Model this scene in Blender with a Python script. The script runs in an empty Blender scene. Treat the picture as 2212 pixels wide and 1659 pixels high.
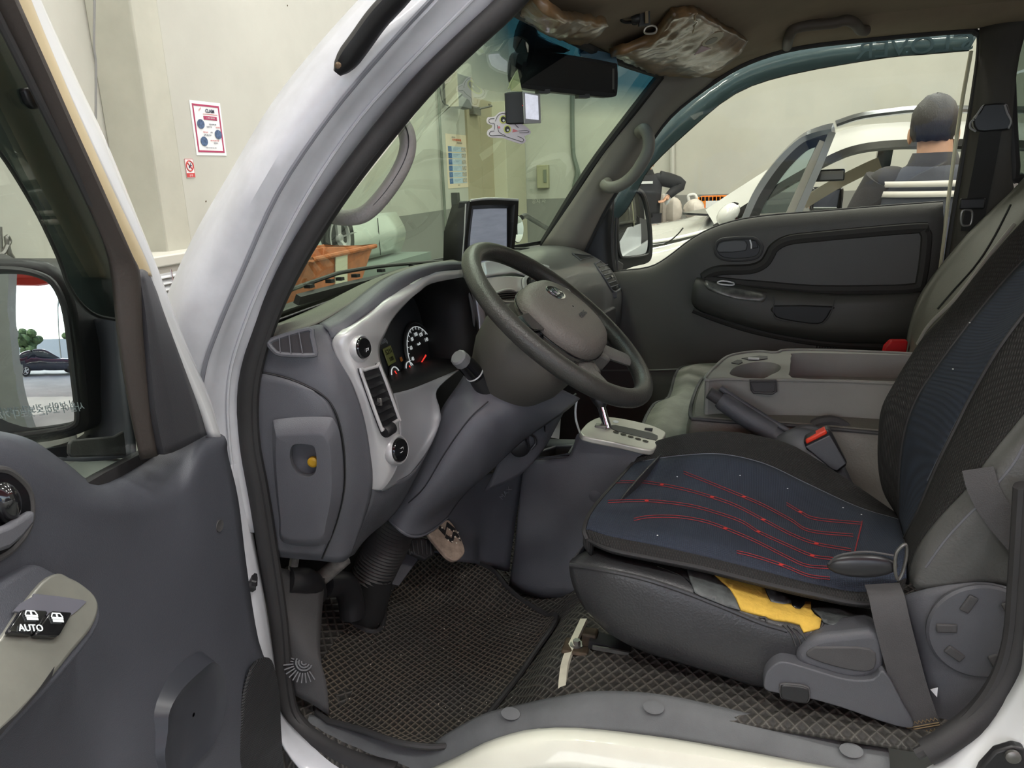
import bpy, bmesh, math, random
from math import sin, cos, pi, radians as R
from mathutils import Vector, Matrix
random.seed(7)
SC = bpy.context.scene; COL = SC.collection
# ---------------------------------------------------------------- camera
W, H, F = 2212, 1659, 1658.0
CAM = Vector((0, -.9, 1.45)); YAW, PITCH, ROLL = R(17), R(15.3), R(2.1)
FW = Vector((-sin(YAW)*cos(PITCH), cos(YAW)*cos(PITCH), -sin(PITCH)))
_r = Vector((cos(YAW), sin(YAW), 0)); _u = Vector((-sin(YAW)*sin(PITCH), cos(YAW)*sin(PITCH), cos(PITCH)))
RT = cos(ROLL)*_r - sin(ROLL)*_u; UP = sin(ROLL)*_r + cos(ROLL)*_u
cd = bpy.data.cameras.new('camera'); cam = bpy.data.objects.new('camera', cd); COL.objects.link(cam)
cam.matrix_world = Matrix(((RT.x, UP.x, -FW.x, CAM.x), (RT.y, UP.y, -FW.y, CAM.y), (RT.z, UP.z, -FW.z, CAM.z), (0, 0, 0, 1)))
cd.sensor_width = 36; cd.lens = 36*F/W; cd.clip_start = .02; cd.clip_end = 400
SC.camera = cam
# ---------------------------------------------------------------- view, sky, sun
SC.view_settings.view_transform = 'Standard'; SC.view_settings.look = 'None'
SC.view_settings.exposure = 0.72; SC.view_settings.gamma = 1; SC.view_settings.use_curve_mapping = False
wd = bpy.data.worlds.new('sky'); SC.world = wd; wd.use_nodes = True
nt = wd.node_tree; bgn = nt.nodes['Background']
sky = nt.nodes.new('ShaderNodeTexSky'); sky.sky_type = 'NISHITA'; sky.sun_disc = False
sky.sun_elevation = R(38); sky.sun_rotation = R(215); sky.dust_density = 1.5; sky.air_density = 1.0
hsv = nt.nodes.new('ShaderNodeHueSaturation'); hsv.inputs['Saturation'].default_value = .72
nt.links.new(sky.outputs[0], hsv.inputs['Color']); nt.links.new(hsv.outputs[0], bgn.inputs[0]); bgn.inputs[1].default_value = .42
sl = bpy.data.lights.new('sun', 'SUN'); so = bpy.data.objects.new('sun', sl); COL.objects.link(so)
sl.energy = 4.0; sl.angle = R(.6); sl.color = (1, .95, .88); so.rotation_euler = (R(52), 0, R(-130))
def area_lamp(loc, sx, sy, power, rot=(0, 0, 0), col=(1, .99, .95)):
    l = bpy.data.lights.new('ceiling_lamp', 'AREA'); l.shape = 'RECTANGLE'; l.size = sx; l.size_y = sy; l.energy = power; l.color = col
    o = bpy.data.objects.new('ceiling_lamp', l); COL.objects.link(o); o.location = loc; o.rotation_euler = rot; return o
LAMPS = [(x, y) for x in (-2, 1.5, 5, 8.5) for y in (-2.6, .2, 3.0, 5.8, 8.6)]
for x, y in LAMPS: area_lamp((x, y, 5.86), 1.15, .28, 51)
# ---------------------------------------------------------------- helpers
def ray(px, py): return FW + RT*((px-W/2)/F) - UP*((py-H/2)/F)
def P(px, py, y=None, x=None, z=None, pl=None):        # a picture point seen on a plane standing in the place
    r = ray(px, py)
    if x is not None: t = (x-CAM.x)/r.x
    elif z is not None: t = (z-CAM.z)/r.z
    elif pl is not None: t = (pl[0]-CAM).dot(pl[1])/r.dot(pl[1])
    else: t = (y-CAM.y)/r.y
    return CAM + r*t
def Q(pts): return [P(a, b, c) for a, b, c in pts]
def QY(y, pts): return [P(a, b, y) for a, b in pts]
def QX(x, pts): return [P(a, b, x=x) for a, b in pts]
def QP(pl, pts, off=0):
    pl2 = (pl[0]+pl[1]*off, pl[1]); return [P(a, b, pl=pl2) for a, b in pts]
def plane3(a, b, c):
    n = (b-a).cross(c-a).normalized()
    if n.dot(CAM-a) < 0: n = -n
    return (a, n)
def V(*a): return Vector(a)
def cr(p, k=4, closed=False):
    n = len(p)
    if n < 3 and not closed: return [p[0].lerp(p[-1], i/k) for i in range(k+1)] if n == 2 else p
    out = []
    for i in range(n if closed else n-1):
        if closed: a, b, c, d = p[(i-1) % n], p[i], p[(i+1) % n], p[(i+2) % n]
        else:
            b, c = p[i], p[i+1]; a = p[i-1] if i else b*2-c; d = p[i+2] if i+2 < n else c*2-b
        for j in range(k):
            t = j/k
            out.append(.5*((2*b)+(c-a)*t+(2*a-5*b+4*c-d)*t*t+(3*b-a-3*c+d)*t**3))
    if not closed: out.append(p[-1].copy())
    return out
class G:
    def __init__(s): s.v = []; s.f = []; s.m = []
    def add(s, v, f, mi=0):
        o = len(s.v); s.v += [Vector(a) for a in v]; s.f += [tuple(i+o for i in q) for q in f]; s.m += [mi]*len(f); return s
    def prism(s, pts, vec, mi=0):
        n = len(pts); v = list(pts)+[p+vec for p in pts]
        f = [tuple(range(n)), tuple(range(2*n-1, n-1, -1))]+[(i, i+n, (i+1) % n+n, (i+1) % n) for i in range(n)]
        return s.add(v, f, mi)
    def box(s, a, b, mi=0):
        x0, y0, z0 = a; x1, y1, z1 = b
        return s.prism([V(x0, y0, z0), V(x0, y1, z0), V(x1, y1, z0), V(x1, y0, z0)], V(0, 0, z1-z0), mi)
    def obox(s, c, ax, ay, az, mi=0):
        p = [c-ax-ay-az, c-ax+ay-az, c+ax+ay-az, c+ax-ay-az]; return s.prism(p, az*2, mi)
    def tube(s, path, r, n=10, closed=False, mi=0, flat=1, up=None):
        m = len(path); vs = []
        if m < 2: print("SHORT TUBE"); return s
        rs = r if isinstance(r, (list, tuple)) else [r]*m
        prev = None
        for i, p in enumerate(path):
            a = path[(i-1) % m] if (closed or i) else p; b = path[(i+1) % m] if (closed or i < m-1) else p
            t = (b-a)
            t = t.normalized() if t.length > 1e-9 else V(0, 0, 1)
            if up is not None: nn = up-t*up.dot(t)
            elif prev is None: nn = t.cross(V(0, 0, 1)) if abs(t.z) < .9 else t.cross(V(1, 0, 0))
            else: nn = prev-t*prev.dot(t)
            nn = nn.normalized(); prev = nn; bb = t.cross(nn)
            for k in range(n):
                an = 2*pi*k/n; vs.append(p+nn*(rs[i]*cos(an))+bb*(rs[i]*flat*sin(an)))
        f = []
        for i in range(m if closed else m-1):
            for k in range(n):
                a = i*n+k; b = i*n+(k+1) % n; c = ((i+1) % m)*n+(k+1) % n; d = ((i+1) % m)*n+k; f.append((a, b, c, d))
        if not closed: f += [tuple(range(n-1, -1, -1)), tuple(range((m-1)*n, m*n))]
        return s.add(vs, f, mi)
    def strap(s, path, wd, w, t, mi=0):                 # flat band: wd = width directions (one or per point)
        m = len(path); vs = []
        for i, p in enumerate(path):
            tt = (path[min(i+1, m-1)]-path[max(i-1, 0)]).normalized(); ww = (wd[i] if isinstance(wd, list) else wd)
            ww = (ww-tt*ww.dot(tt)).normalized(); nn = tt.cross(ww); q = w[i] if isinstance(w, list) else w
            vs += [p-ww*q/2-nn*t/2, p+ww*q/2-nn*t/2, p+ww*q/2+nn*t/2, p-ww*q/2+nn*t/2]
        f = [(i*4+k, i*4+(k+1) % 4, i*4+4+(k+1) % 4, i*4+4+k) for i in range(m-1) for k in range(4)]+[(3, 2, 1, 0), (m*4-4, m*4-3, m*4-2, m*4-1)]
        return s.add(vs, f, mi)
    def lathe(s, prof, o, ax, n=24, mi=0, up=None, sc=1):
        ax = ax.normalized(); u = (up or (V(0, 0, 1) if abs(ax.z) < .9 else V(1, 0, 0))); u = (u-ax*u.dot(ax)).normalized(); w = ax.cross(u)
        vs = [o+ax*h+(u*cos(2*pi*k/n)+w*(sc*sin(2*pi*k/n)))*r for r, h in prof for k in range(n)]
        m = len(prof); f = [(i*n+k, i*n+(k+1) % n, (i+1)*n+(k+1) % n, (i+1)*n+k) for i in range(m-1) for k in range(n)]
        f += [tuple(range(n-1, -1, -1)), tuple(range((m-1)*n, m*n))]
        return s.add(vs, f, mi)
    def ell(s, c, ax, ay, az, n=20, m=12, mi=0):
        vs = [c+az*(-cos(pi*i/m))+(ax*cos(2*pi*k/n)+ay*sin(2*pi*k/n))*max(sin(pi*i/m), 1e-3) for i in range(m+1) for k in range(n)]
        f = [(i*n+k, i*n+(k+1) % n, (i+1)*n+(k+1) % n, (i+1)*n+k) for i in range(m) for k in range(n)]
        return s.add(vs, f, mi)
    def grid(s, rows, mi=0, closed=False):
        m, n = len(rows), len(rows[0]); vs = [p for r in rows for p in r]
        f = [(i*n+k, i*n+(k+1) % n, (i+1)*n+(k+1) % n, (i+1)*n+k) for i in range(m-1) for k in range(n if closed else n-1)]
        return s.add(vs, f, mi)
    def patch(s, rows, ku=3, kv=4, mi=0, closed=False, lin=False):  # smooth skin through rows of points
        rr = [cr(r, kv, closed) for r in rows]; n = len(rr[0])
        cols = [cr([r[i] for r in rr], 1 if lin else ku) for i in range(n)]
        return s.grid([[c[i] for c in cols] for i in range(len(cols[0]))], mi, closed)
ORI = {}
def mesh(name, g, mats, o=V(0, 0, 0), sharp=38):
    me = bpy.data.meshes.new(name); me.from_pydata([tuple(p-o) for p in g.v], [], g.f)
    bm = bmesh.new(); bm.from_mesh(me); bmesh.ops.recalc_face_normals(bm, faces=bm.faces)
    for a, b in zip(bm.faces, g.m): a.material_index = b; a.smooth = True
    bm.to_mesh(me); bm.free()
    me.set_sharp_from_angle(angle=R(sharp))
    for m in (mats if isinstance(mats, (list, tuple)) else [mats]): me.materials.append(m)
    return me
def obj(name, g, mat, parent=None, bev=0, seg=2, solid=0, sub=0, sharp=38, label=None, off=0):
    o3 = ORI.get(parent.name, V(0, 0, 0)) if parent else V(0, 0, 0)
    ob = bpy.data.objects.new(name, mesh(name, g, mat, o3, sharp)); COL.objects.link(ob)
    if parent: ob.parent = parent
    ORI[ob.name] = o3
    if solid:
        m = ob.modifiers.new('solid', 'SOLIDIFY'); m.thickness = abs(solid); m.offset = off
    if bev:
        m = ob.modifiers.new('bevel', 'BEVEL'); m.width = bev; m.segments = seg; m.limit_method = 'ANGLE'; m.angle_limit = R(40)
    if sub:
        m = ob.modifiers.new('sub', 'SUBSURF'); m.levels = sub; m.render_levels = sub
    if label: ob['label'] = label
    return ob
def tag(o, label, cat, group=None):
    o['label'] = label; o['category'] = cat
    if group: o['group'] = group
    return o
def thing(name, label, cat, loc, group=None):
    o = bpy.data.objects.new(name, None); COL.objects.link(o); o.location = loc; o.empty_display_size = .05
    ORI[o.name] = Vector(loc); return tag(o, label, cat, group)
def struct(name, g, mat, **k):
    o = obj(name, g, mat, **k); o['kind'] = 'structure'; return o
def label_mesh(txt, size, at, right, up, mi=0, depth=.0003, align='CENTER', sx=1.0, bold=0):
    cu = bpy.data.curves.new('t', 'FONT'); cu.body = txt; cu.size = size; cu.align_x = align; cu.align_y = 'CENTER'; cu.extrude = depth; cu.offset = bold
    cu.resolution_u = 3
    ob = bpy.data.objects.new('t', cu); COL.objects.link(ob)
    dg = bpy.context.evaluated_depsgraph_get(); me = bpy.data.meshes.new_from_object(ob.evaluated_get(dg))
    right = right.normalized(); up = (up-right*up.dot(right)).normalized(); nn = right.cross(up)
    vs = [at+right*(v.co.x*sx)+up*v.co.y+nn*v.co.z for v in me.vertices]; fs = [tuple(p.vertices) for p in me.polygons]
    bpy.data.objects.remove(ob); bpy.data.curves.remove(cu); bpy.data.meshes.remove(me)
    return vs, fs, mi
# ---------------------------------------------------------------- materials
def lin(c):
    return tuple(((v/255)/12.92 if v/255 <= .04045 else ((v/255+.055)/1.055)**2.4) for v in c)+(1,)
MC = {}
def mat(name, c, rough=.6, metal=0, bump=0, bs=400, var=0, vs=6, spec=.5, coat=0, c2=None, emit=0, voro=False, stretch=None, rv=0):
    if name in MC: return MC[name]
    m = bpy.data.materials.new(name); m.use_nodes = True; t = m.node_tree; b = t.nodes['Principled BSDF']; MC[name] = m
    b.inputs['Base Color'].default_value = lin(c); b.inputs['Roughness'].default_value = rough; b.inputs['Metallic'].default_value = metal
    b.inputs['Specular IOR Level'].default_value = spec; b.inputs['Coat Weight'].default_value = coat
    if emit: b.inputs['Emission Color'].default_value = lin(c); b.inputs['Emission Strength'].default_value = emit
    tc = t.nodes.new('ShaderNodeTexCoord'); src = tc.outputs['Object']
    if stretch:
        mp = t.nodes.new('ShaderNodeMapping'); mp.inputs['Scale'].default_value = stretch; t.links.new(src, mp.inputs[0]); src = mp.outputs[0]
    if var or rv:
        n = t.nodes.new('ShaderNodeTexNoise'); n.inputs['Scale'].default_value = vs; n.inputs['Detail'].default_value = 6; n.inputs['Roughness'].default_value = .6
        t.links.new(src, n.inputs['Vector'])
        rp = t.nodes.new('ShaderNodeValToRGB'); rp.color_ramp.elements[0].position = .35; rp.color_ramp.elements[1].position = .68
        q = c2 or tuple(max(0, v*(1-var)) for v in c)
        rp.color_ramp.elements[0].color = lin(q); rp.color_ramp.elements[1].color = lin(c)
        t.links.new(n.outputs[0], rp.inputs[0])
        if var: t.links.new(rp.outputs[0], b.inputs['Base Color'])
        if rv:
            mr = t.nodes.new('ShaderNodeMapRange'); mr.inputs[3].default_value = rough-rv; mr.inputs[4].default_value = rough+rv
            t.links.new(n.outputs[0], mr.inputs[0]); t.links.new(mr.outputs[0], b.inputs['Roughness'])
    if bump:
        if voro: n = t.nodes.new('ShaderNodeTexVoronoi')
        else: n = t.nodes.new('ShaderNodeTexNoise'); n.inputs['Detail'].default_value = 3
        n.inputs['Scale'].default_value = bs; t.links.new(src, n.inputs['Vector'])
        bn = t.nodes.new('ShaderNodeBump'); bn.inputs['Strength'].default_value = bump; bn.inputs['Distance'].default_value = .002
        t.links.new(n.outputs[0], bn.inputs['Height']); t.links.new(bn.outputs[0], b.inputs['Normal'])
    return m
def glass(name, tint, gloss=.08, rough=0.0, zt=None, dif=None):        # thin pane: tinted see-through plus mirror reflection
    m = bpy.data.materials.new(name); m.use_nodes = True; t = m.node_tree; t.nodes.clear()
    o = t.nodes.new('ShaderNodeOutputMaterial'); tr = t.nodes.new('ShaderNodeBsdfTransparent'); gl = t.nodes.new('ShaderNodeBsdfGlossy'); mx = t.nodes.new('ShaderNodeMixShader')
    tr.inputs[0].default_value = lin(tint); gl.inputs['Roughness'].default_value = rough; gl.inputs[0].default_value = (1, 1, 1, 1)
    fr = t.nodes.new('ShaderNodeLayerWeight'); fr.inputs[0].default_value = .5
    pw = t.nodes.new('ShaderNodeMath'); pw.operation = 'POWER'; pw.inputs[1].default_value = 4; t.links.new(fr.outputs[1], pw.inputs[0])
    ml = t.nodes.new('ShaderNodeMath'); ml.operation = 'MULTIPLY_ADD'; ml.inputs[1].default_value = .4; ml.inputs[2].default_value = gloss*.5; t.links.new(pw.outputs[0], ml.inputs[0])
    t.links.new(ml.outputs[0], mx.inputs[0]); t.links.new(tr.outputs[0], mx.inputs[1]); t.links.new(gl.outputs[0], mx.inputs[2]); t.links.new(mx.outputs[0], o.inputs[0])
    if dif:                                                   # smoked plastic: part of the light scatters back
        df = t.nodes.new('ShaderNodeBsdfDiffuse'); df.inputs[0].default_value = lin(dif[:3]); m2 = t.nodes.new('ShaderNodeMixShader'); m2.inputs[0].default_value = dif[3]
        t.links.new(tr.outputs[0], m2.inputs[1]); t.links.new(df.outputs[0], m2.inputs[2]); t.links.new(m2.outputs[0], mx.inputs[1])
    if zt:                                                    # sun-shade band: real tint printed in the top of the pane
        tc = t.nodes.new('ShaderNodeTexCoord'); sp = t.nodes.new('ShaderNodeSeparateXYZ'); rp = t.nodes.new('ShaderNodeValToRGB')
        mr = t.nodes.new('ShaderNodeMapRange'); mr.inputs[1].default_value = zt[0]; mr.inputs[2].default_value = zt[1]
        t.links.new(tc.outputs['Object'], sp.inputs[0]); t.links.new(sp.outputs[2], mr.inputs[0]); t.links.new(mr.outputs[0], rp.inputs[0])
        rp.color_ramp.elements[0].color = lin(tint); rp.color_ramp.elements[1].color = lin(zt[2]); t.links.new(rp.outputs[0], tr.inputs[0])
    return m
def two_tone(name, c1, c2, z, var=.05, rough=.8):             # wall paint: dado colour below height z
    m = mat(name, c1, rough, var=var, vs=1.2, bump=.15, bs=60); t = m.node_tree; b = t.nodes['Principled BSDF']
    tc = t.nodes.new('ShaderNodeTexCoord'); sp = t.nodes.new('ShaderNodeSeparateXYZ'); t.links.new(tc.outputs['Object'], sp.inputs[0])
    gt = t.nodes.new('ShaderNodeMath'); gt.operation = 'GREATER_THAN'; gt.inputs[1].default_value = z; t.links.new(sp.outputs[2], gt.inputs[0])
    mx = t.nodes.new('ShaderNodeMix'); mx.data_type = 'RGBA'; mx.inputs[6].default_value = lin(c2)
    old = b.inputs['Base Color'].links[0].from_socket
    t.links.new(gt.outputs[0], mx.inputs[0]); t.links.new(old, mx.inputs[7]); t.links.new(mx.outputs[2], b.inputs['Base Color'])
    return m
def wave_bump(m, scale, ang, strength=.6, dist=.003, colr=None, shape='max', stretch=1.0, plane='xy'):   # raised lattice / weave
    t = m.node_tree; b = t.nodes['Principled BSDF']; tc = t.nodes.new('ShaderNodeTexCoord'); outs = []
    for a in ang:
        mp = t.nodes.new('ShaderNodeMapping'); mp.inputs['Rotation'].default_value = (0, 0, a)
        if plane == 'yz':
            r0 = t.nodes.new('ShaderNodeMapping'); r0.inputs['Rotation'].default_value = (0, R(90), 0); t.links.new(tc.outputs['Object'], r0.inputs[0]); t.links.new(r0.outputs[0], mp.inputs[0])
        elif plane == 'xz':
            r0 = t.nodes.new('ShaderNodeMapping'); r0.inputs['Rotation'].default_value = (R(90), 0, 0); t.links.new(tc.outputs['Object'], r0.inputs[0]); t.links.new(r0.outputs[0], mp.inputs[0])
        else: t.links.new(tc.outputs['Object'], mp.inputs[0])
        w = t.nodes.new('ShaderNodeTexWave'); w.inputs['Scale'].default_value = scale; w.bands_direction = 'X'; t.links.new(mp.outputs[0], w.inputs[0]); outs.append(w.outputs[1])
    h = outs[0]
    for o2 in outs[1:]:
        mm = t.nodes.new('ShaderNodeMath'); mm.operation = 'MAXIMUM' if shape == 'max' else 'MULTIPLY'; t.links.new(h, mm.inputs[0]); t.links.new(o2, mm.inputs[1]); h = mm.outputs[0]
    pw = t.nodes.new('ShaderNodeMath'); pw.operation = 'POWER'; pw.inputs[1].default_value = 3 if shape == 'max' else 1; t.links.new(h, pw.inputs[0]); h = pw.outputs[0]
    bn = t.nodes.new('ShaderNodeBump'); bn.inputs['Strength'].default_value = strength; bn.inputs['Distance'].default_value = dist
    t.links.new(h, bn.inputs['Height']); t.links.new(bn.outputs[0], b.inputs['Normal'])
    if colr:
        mx = t.nodes.new('ShaderNodeMix'); mx.data_type = 'RGBA'; mx.blend_type = 'MIX'
        mx.inputs[6].default_value = lin(colr); lk = b.inputs['Base Color'].links
        if lk: t.links.new(lk[0].from_socket, mx.inputs[7])
        else: mx.inputs[7].default_value = b.inputs['Base Color'].default_value
        t.links.new(h, mx.inputs[0]); t.links.new(mx.outputs[2], b.inputs['Base Color'])
    return m
from mathutils.geometry import delaunay_2d_cdt
from mathutils.bvhtree import BVHTree
def bvh(g): return BVHTree.FromPolygons([tuple(v) for v in g.v], [tuple(f) for f in g.f])
def hit(b, px, py, off=0):
    r = ray(px, py).normalized(); h = b.ray_cast(CAM, r)
    if h[0] is None: return None
    n = h[1] if h[1].dot(r) < 0 else -h[1]
    return h[0]+n*off
def hits(b, pts, off=0): return [p for p in (hit(b, x, y, off) for x, y in pts) if p is not None]
def decal(b, out, off, step=10):
    o = [Vector((x, y)) for x, y in out]; n = len(o); pts = list(o)
    def ins(x, y):
        c = False
        for i in range(n):
            a, q = o[i], o[i-1]
            if (a.y > y) != (q.y > y) and x < (q.x-a.x)*(y-a.y)/(q.y-a.y)+a.x: c = not c
        return c
    x = min(p.x for p in o)+step/2
    while x < max(p.x for p in o):
        y = min(p.y for p in o)+step/2
        while y < max(p.y for p in o):
            if ins(x, y): pts.append(Vector((x, y)))
            y += step
        x += step
    r = delaunay_2d_cdt(pts, [(i, (i+1) % n) for i in range(n)], [tuple(range(n))], 1, 1e-4)
    vs = []
    for p in r[0]:
        vs.append(hit(b, p.x, p.y, off))
    ok = [(q, v) for q, v in zip(r[0], vs) if v is not None]
    vs = [v if v is not None else min(ok, key=lambda t: (t[0]-q).length)[1] for q, v in zip(r[0], vs)]
    return G().add(vs, [tuple(f) for f in r[2]])
def hl(b, pts, off=.001, k=6): return hits(b, [(p.x, p.y) for p in cr([Vector((x, y, 0)) for x, y in pts], k)], off)
WHITE = mat('white_paint', (226, 228, 230), .28, var=.04, vs=5, coat=.6)
WORN = mat('worn_white_paint', (205, 207, 214), .4, var=.10, vs=9, coat=.25, bump=.05, bs=30)
PLAS = mat('dark_grey_plastic', (84, 85, 90), .48, bump=.25, bs=900, var=.06, vs=12)
PLAS2 = mat('mid_grey_plastic', (95, 96, 102), .42, bump=.2, bs=900, var=.05, vs=8)
PLASD = mat('charcoal_plastic', (72, 71, 72), .6, bump=.25, bs=900, var=.08, vs=9)
BLACK = mat('black_plastic', (34, 34, 36), .42, bump=.08, bs=700)
GLOSSB = mat('gloss_black_plastic', (24, 24, 26), .12, coat=.5)
RUB = mat('black_rubber', (46, 45, 46), .62, bump=.12, bs=300, var=.1, vs=20)
SILV = mat('satin_silver_trim', (208, 207, 208), .36, metal=.3, var=.04, vs=10, bump=.03, bs=600)
CHRO = mat('chrome', (225, 225, 230), .08, metal=1)
STEEL = mat('dull_steel', (140, 138, 134), .4, metal=.8, var=.15, vs=40)
RED = mat('red_plastic', (214, 60, 38), .35)
LEATH = mat('grey_leather', (84, 84, 82), .42, bump=.35, bs=260, var=.08, vs=7, rv=.08)
LEATHB = mat('black_leather', (58, 58, 60), .34, bump=.35, bs=320, var=.1, vs=12, rv=.08)
# ================================================================ the garage
WALL = two_tone('garage_wall_paint', (194, 193, 184), (132, 132, 128), 1.06)
WPL = mat('white_wall_paint', (194, 193, 184), .8, var=.04, vs=1.3, bump=.15, bs=60)
CONC = mat('grey_green_floor_paint', (128, 134, 130), .38, var=.15, vs=1.4, bump=.1, bs=20)
ASPH = mat('pale_asphalt', (168, 166, 162), .9, var=.12, vs=.8)
X0, X1, Y0, Y1, ZC = -3.5, 13.0, -3.4, 11.0, 6.0
struct('floor', G().box((X0-.3, Y0-.3, -.2), (X1+.3, Y1+.3, 0)), CONC)
struct('floor_outside', G().box((-60, -120, -.24), (60, Y0-.3, -.02)), ASPH)
struct('ceiling', G().box((X0-.3, Y0-.3, ZC), (X1+.3, Y1+.3, ZC+.2)), mat('ceiling_panel', (205, 205, 200), .8, var=.04, vs=2))
struct('wall_front', G().box((X0-.3, Y0, 0), (X0, Y1+.3, ZC)), WALL)
struct('wall_right', G().box((X0-.3, Y1, 0), (X1+.3, Y1+.3, ZC)), WALL)
struct('wall_back', G().box((X1, Y0-.3, 0), (X1+.3, Y1, ZC)), WALL)
struct('wall_left', G().box((X0-.3, Y0-.3, 0), (X0+.9, Y0, ZC)).box((X0+.9, Y0-.3, 4.9), (X1, Y0, ZC)).box((9, Y0-.3, 0), (X1, Y0, 4.9)), WPL)
# pilaster on the front wall
pa, pb_, pz = P(322, 280, x=X0+.3).y, P(380, 280, x=X0+.3).y, P(400, 556, x=X0+.3).z
struct('trim_1', G().box((X0, pa, pz), (X0+.3, pb_, ZC)), mat('pilaster_paint', (184, 183, 170), .85, var=.07, vs=2.5, bump=.1, bs=40), bev=.01)
struct('trim_2', G().box((X0, Y0, 1.0), (X0+.03, 1.9, 1.05)).box((X0, 3.6, 0), (X0+.02, Y1, .12)), mat('ledge_paint', (190, 190, 184), .7))
# ceiling lamps
LEDM = mat('led_panel', (255, 252, 244), .5, emit=5)
LH = mat('lamp_housing', (215, 215, 215), .5)
for i, (x, y) in enumerate(LAMPS):
    t = thing('ceiling_light', 'long flat LED ceiling light of the garage reflected in the door mirrors', 'light', (x, y, ZC), 'ceiling lights of the garage')
    obj('housing', G().box((x-.6, y-.16, ZC-.06), (x+.6, y+.16, ZC)), LH, t); obj('diffuser', G().box((x-.57, y-.13, ZC-.075), (x+.57, y+.13, ZC-.06)), LEDM, t)
def sheet(pts4, off, n):   # four corners of a paper flat on a wall
    return [p+n*off for p in pts4]
NX, NYm = V(1, 0, 0), V(0, -1, 0)
def wallbox(g, x, y0, z0, y1, z1, t=.002, mi=0): g.box((x, y0, z0), (x+t, y1, z1), mi)
# CLAIM poster
INK = mat('poster_ink', (60, 62, 84), .7); PR = mat('poster_crimson', (168, 60, 96), .7); PRED = mat('poster_red', (200, 70, 70), .7); PAPER = mat('poster_paper', (228, 230, 232), .7)
PBLU = mat('poster_photo_blue', (88, 112, 150), .7, var=.3, vs=60); LBLU = mat('poster_light_blue', (190, 208, 226), .7); BEI = mat('poster_beige', (232, 214, 190), .7); PORA = mat('poster_orange', (226, 104, 66), .7); PBL2 = mat('poster_blue', (62, 104, 160), .7)
xw = X0+.004
def WP(px, py): q = P(px, py, x=xw); return q.y, q.z
y0, z1 = WP(414, 223); y1, z0 = WP(485, 330); 
t = thing('poster', 'crimson bordered poster headed CLAIM taped on the white front wall', 'poster', (xw, (y0+y1)/2, z0))
g = G(); wallbox(g, xw-.003, y0-.02, z0-.02, y1+.02, z1+.02, .003); obj('paper', g, PAPER, t)
g = G(); b = .012; wallbox(g, xw, y0, z0, y0+b, z1); wallbox(g, xw, y1-b, z0, y1, z1); wallbox(g, xw, y0+b, z0, y1-b, z0+b); wallbox(g, xw, y0+b, z1-b, y1-b, z1); obj('border', g, PR, t)
w_, h_ = y1-y0, z1-z0
def pt(u, v): return V(xw+.0035, y0+u*w_, z1-v*h_)
YR, ZU = V(0, 1, 0), V(0, 0, 1)
g = G(); g.add(*label_mesh('CLAIM', h_*.105, pt(.62, .13), YR, ZU, 0, bold=.001))
for s_, u, v, m_, sz in [('차량손상에 대한', .66, .41, 0, .038), ('정확한 기준', .52, .465, 0, .038), ('사전확인!', .85, .465, 2, .038), ('차량 AS로', .36, .58, 2, .04), ('인한', .58, .58, 0, .04), ('금액, 환급 청구', .42, .64, 0, .04), ('서비스에 대한 약관', .66, .75, 2, .038), ('확인하기', .7, .805, 0, .038), ('안심하고 믿고 맡길 수 있는 서비스', .5, .905, 0, .026)]:
    g.add(*label_mesh(s_, h_*sz, pt(u, v), YR, ZU, m_))
g.add(*label_mesh('STOP', h_*.045, pt(.25, .11), V(0, .8, .6), V(0, -.6, .8), 2))
wallbox(g, xw, pt(.36, 0).y, pt(0, .2).z, pt(.9, 0).y, pt(0, .193).z, .002, 2)
obj('lettering', g, [INK, PR, PRED], t)
g = G(); wallbox(g, xw, pt(.36, 0).y, pt(0, .315).z, pt(.86, 0).y, pt(0, .235).z, .0028); obj('red_banner', g, PR, t, bev=.001)
g = G(); g.add(*label_mesh('1. 서비스 절차안내', h_*.036, pt(.61, .275), YR, ZU, 0)); obj('banner_lettering', g, PAPER, t)
for u, v in ((.22, .41), (.83, .61), (.26, .77)):
    g = G(); c = pt(u, v); g.lathe([(w_*.11, 0), (w_*.11, .001)], c, NX, 20, sc=1.2); obj('photo_bubble', g, PBLU, t)
# no smoking sign
y0, z1 = WP(398, 343); y1, z0 = WP(422, 384)
t = thing('no_smoking_sign', 'small red and white no smoking sign beside the pilaster below the poster', 'sign', (xw, (y0+y1)/2, z0))
g = G(); wallbox(g, xw-.003, y0, z0, y1, z1, .004); obj('plate', g, PAPER, t, bev=.001)
g = G(); hh = z1-z0; wallbox(g, xw+.001, y0+.004, z0+.004, y1-.004, z0+hh*.25, .002); cc = V(xw+.002, (y0+y1)/2, z0+hh*.63)
g.tube([cc+V(0, cos(a*pi/12)*hh*.27, sin(a*pi/12)*hh*.27) for a in range(24)], .004, 6, True); g.tube([cc+V(0, -.19*hh, .19*hh), cc+V(0, .19*hh, -.19*hh)], .004, 6)
g.box((xw, y0, z0), (xw+.0015, y0+.003, z1)).box((xw, y1-.003, z0), (xw+.0015, y1, z1)).box((xw, y0, z1-.003), (xw+.0015, y1, z1)); obj('red_marks', g, PRED, t)
g = G(); g.add(*label_mesh('금 연', hh*.13, V(xw+.0035, (y0+y1)/2, z0+hh*.12), YR, ZU)); obj('lettering', g, PAPER, t)
g = G(); g.tube([cc+V(0, -.05*hh, -.1*hh), cc+V(0, -.03*hh, 0), cc+V(0, .12*hh, .02*hh)], .005, 6).tube([cc+V(0, .06*hh, .05*hh), cc+V(0, .1*hh, .14*hh)], .002, 5); obj('cigarette_pictogram', g, INK, t)
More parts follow.
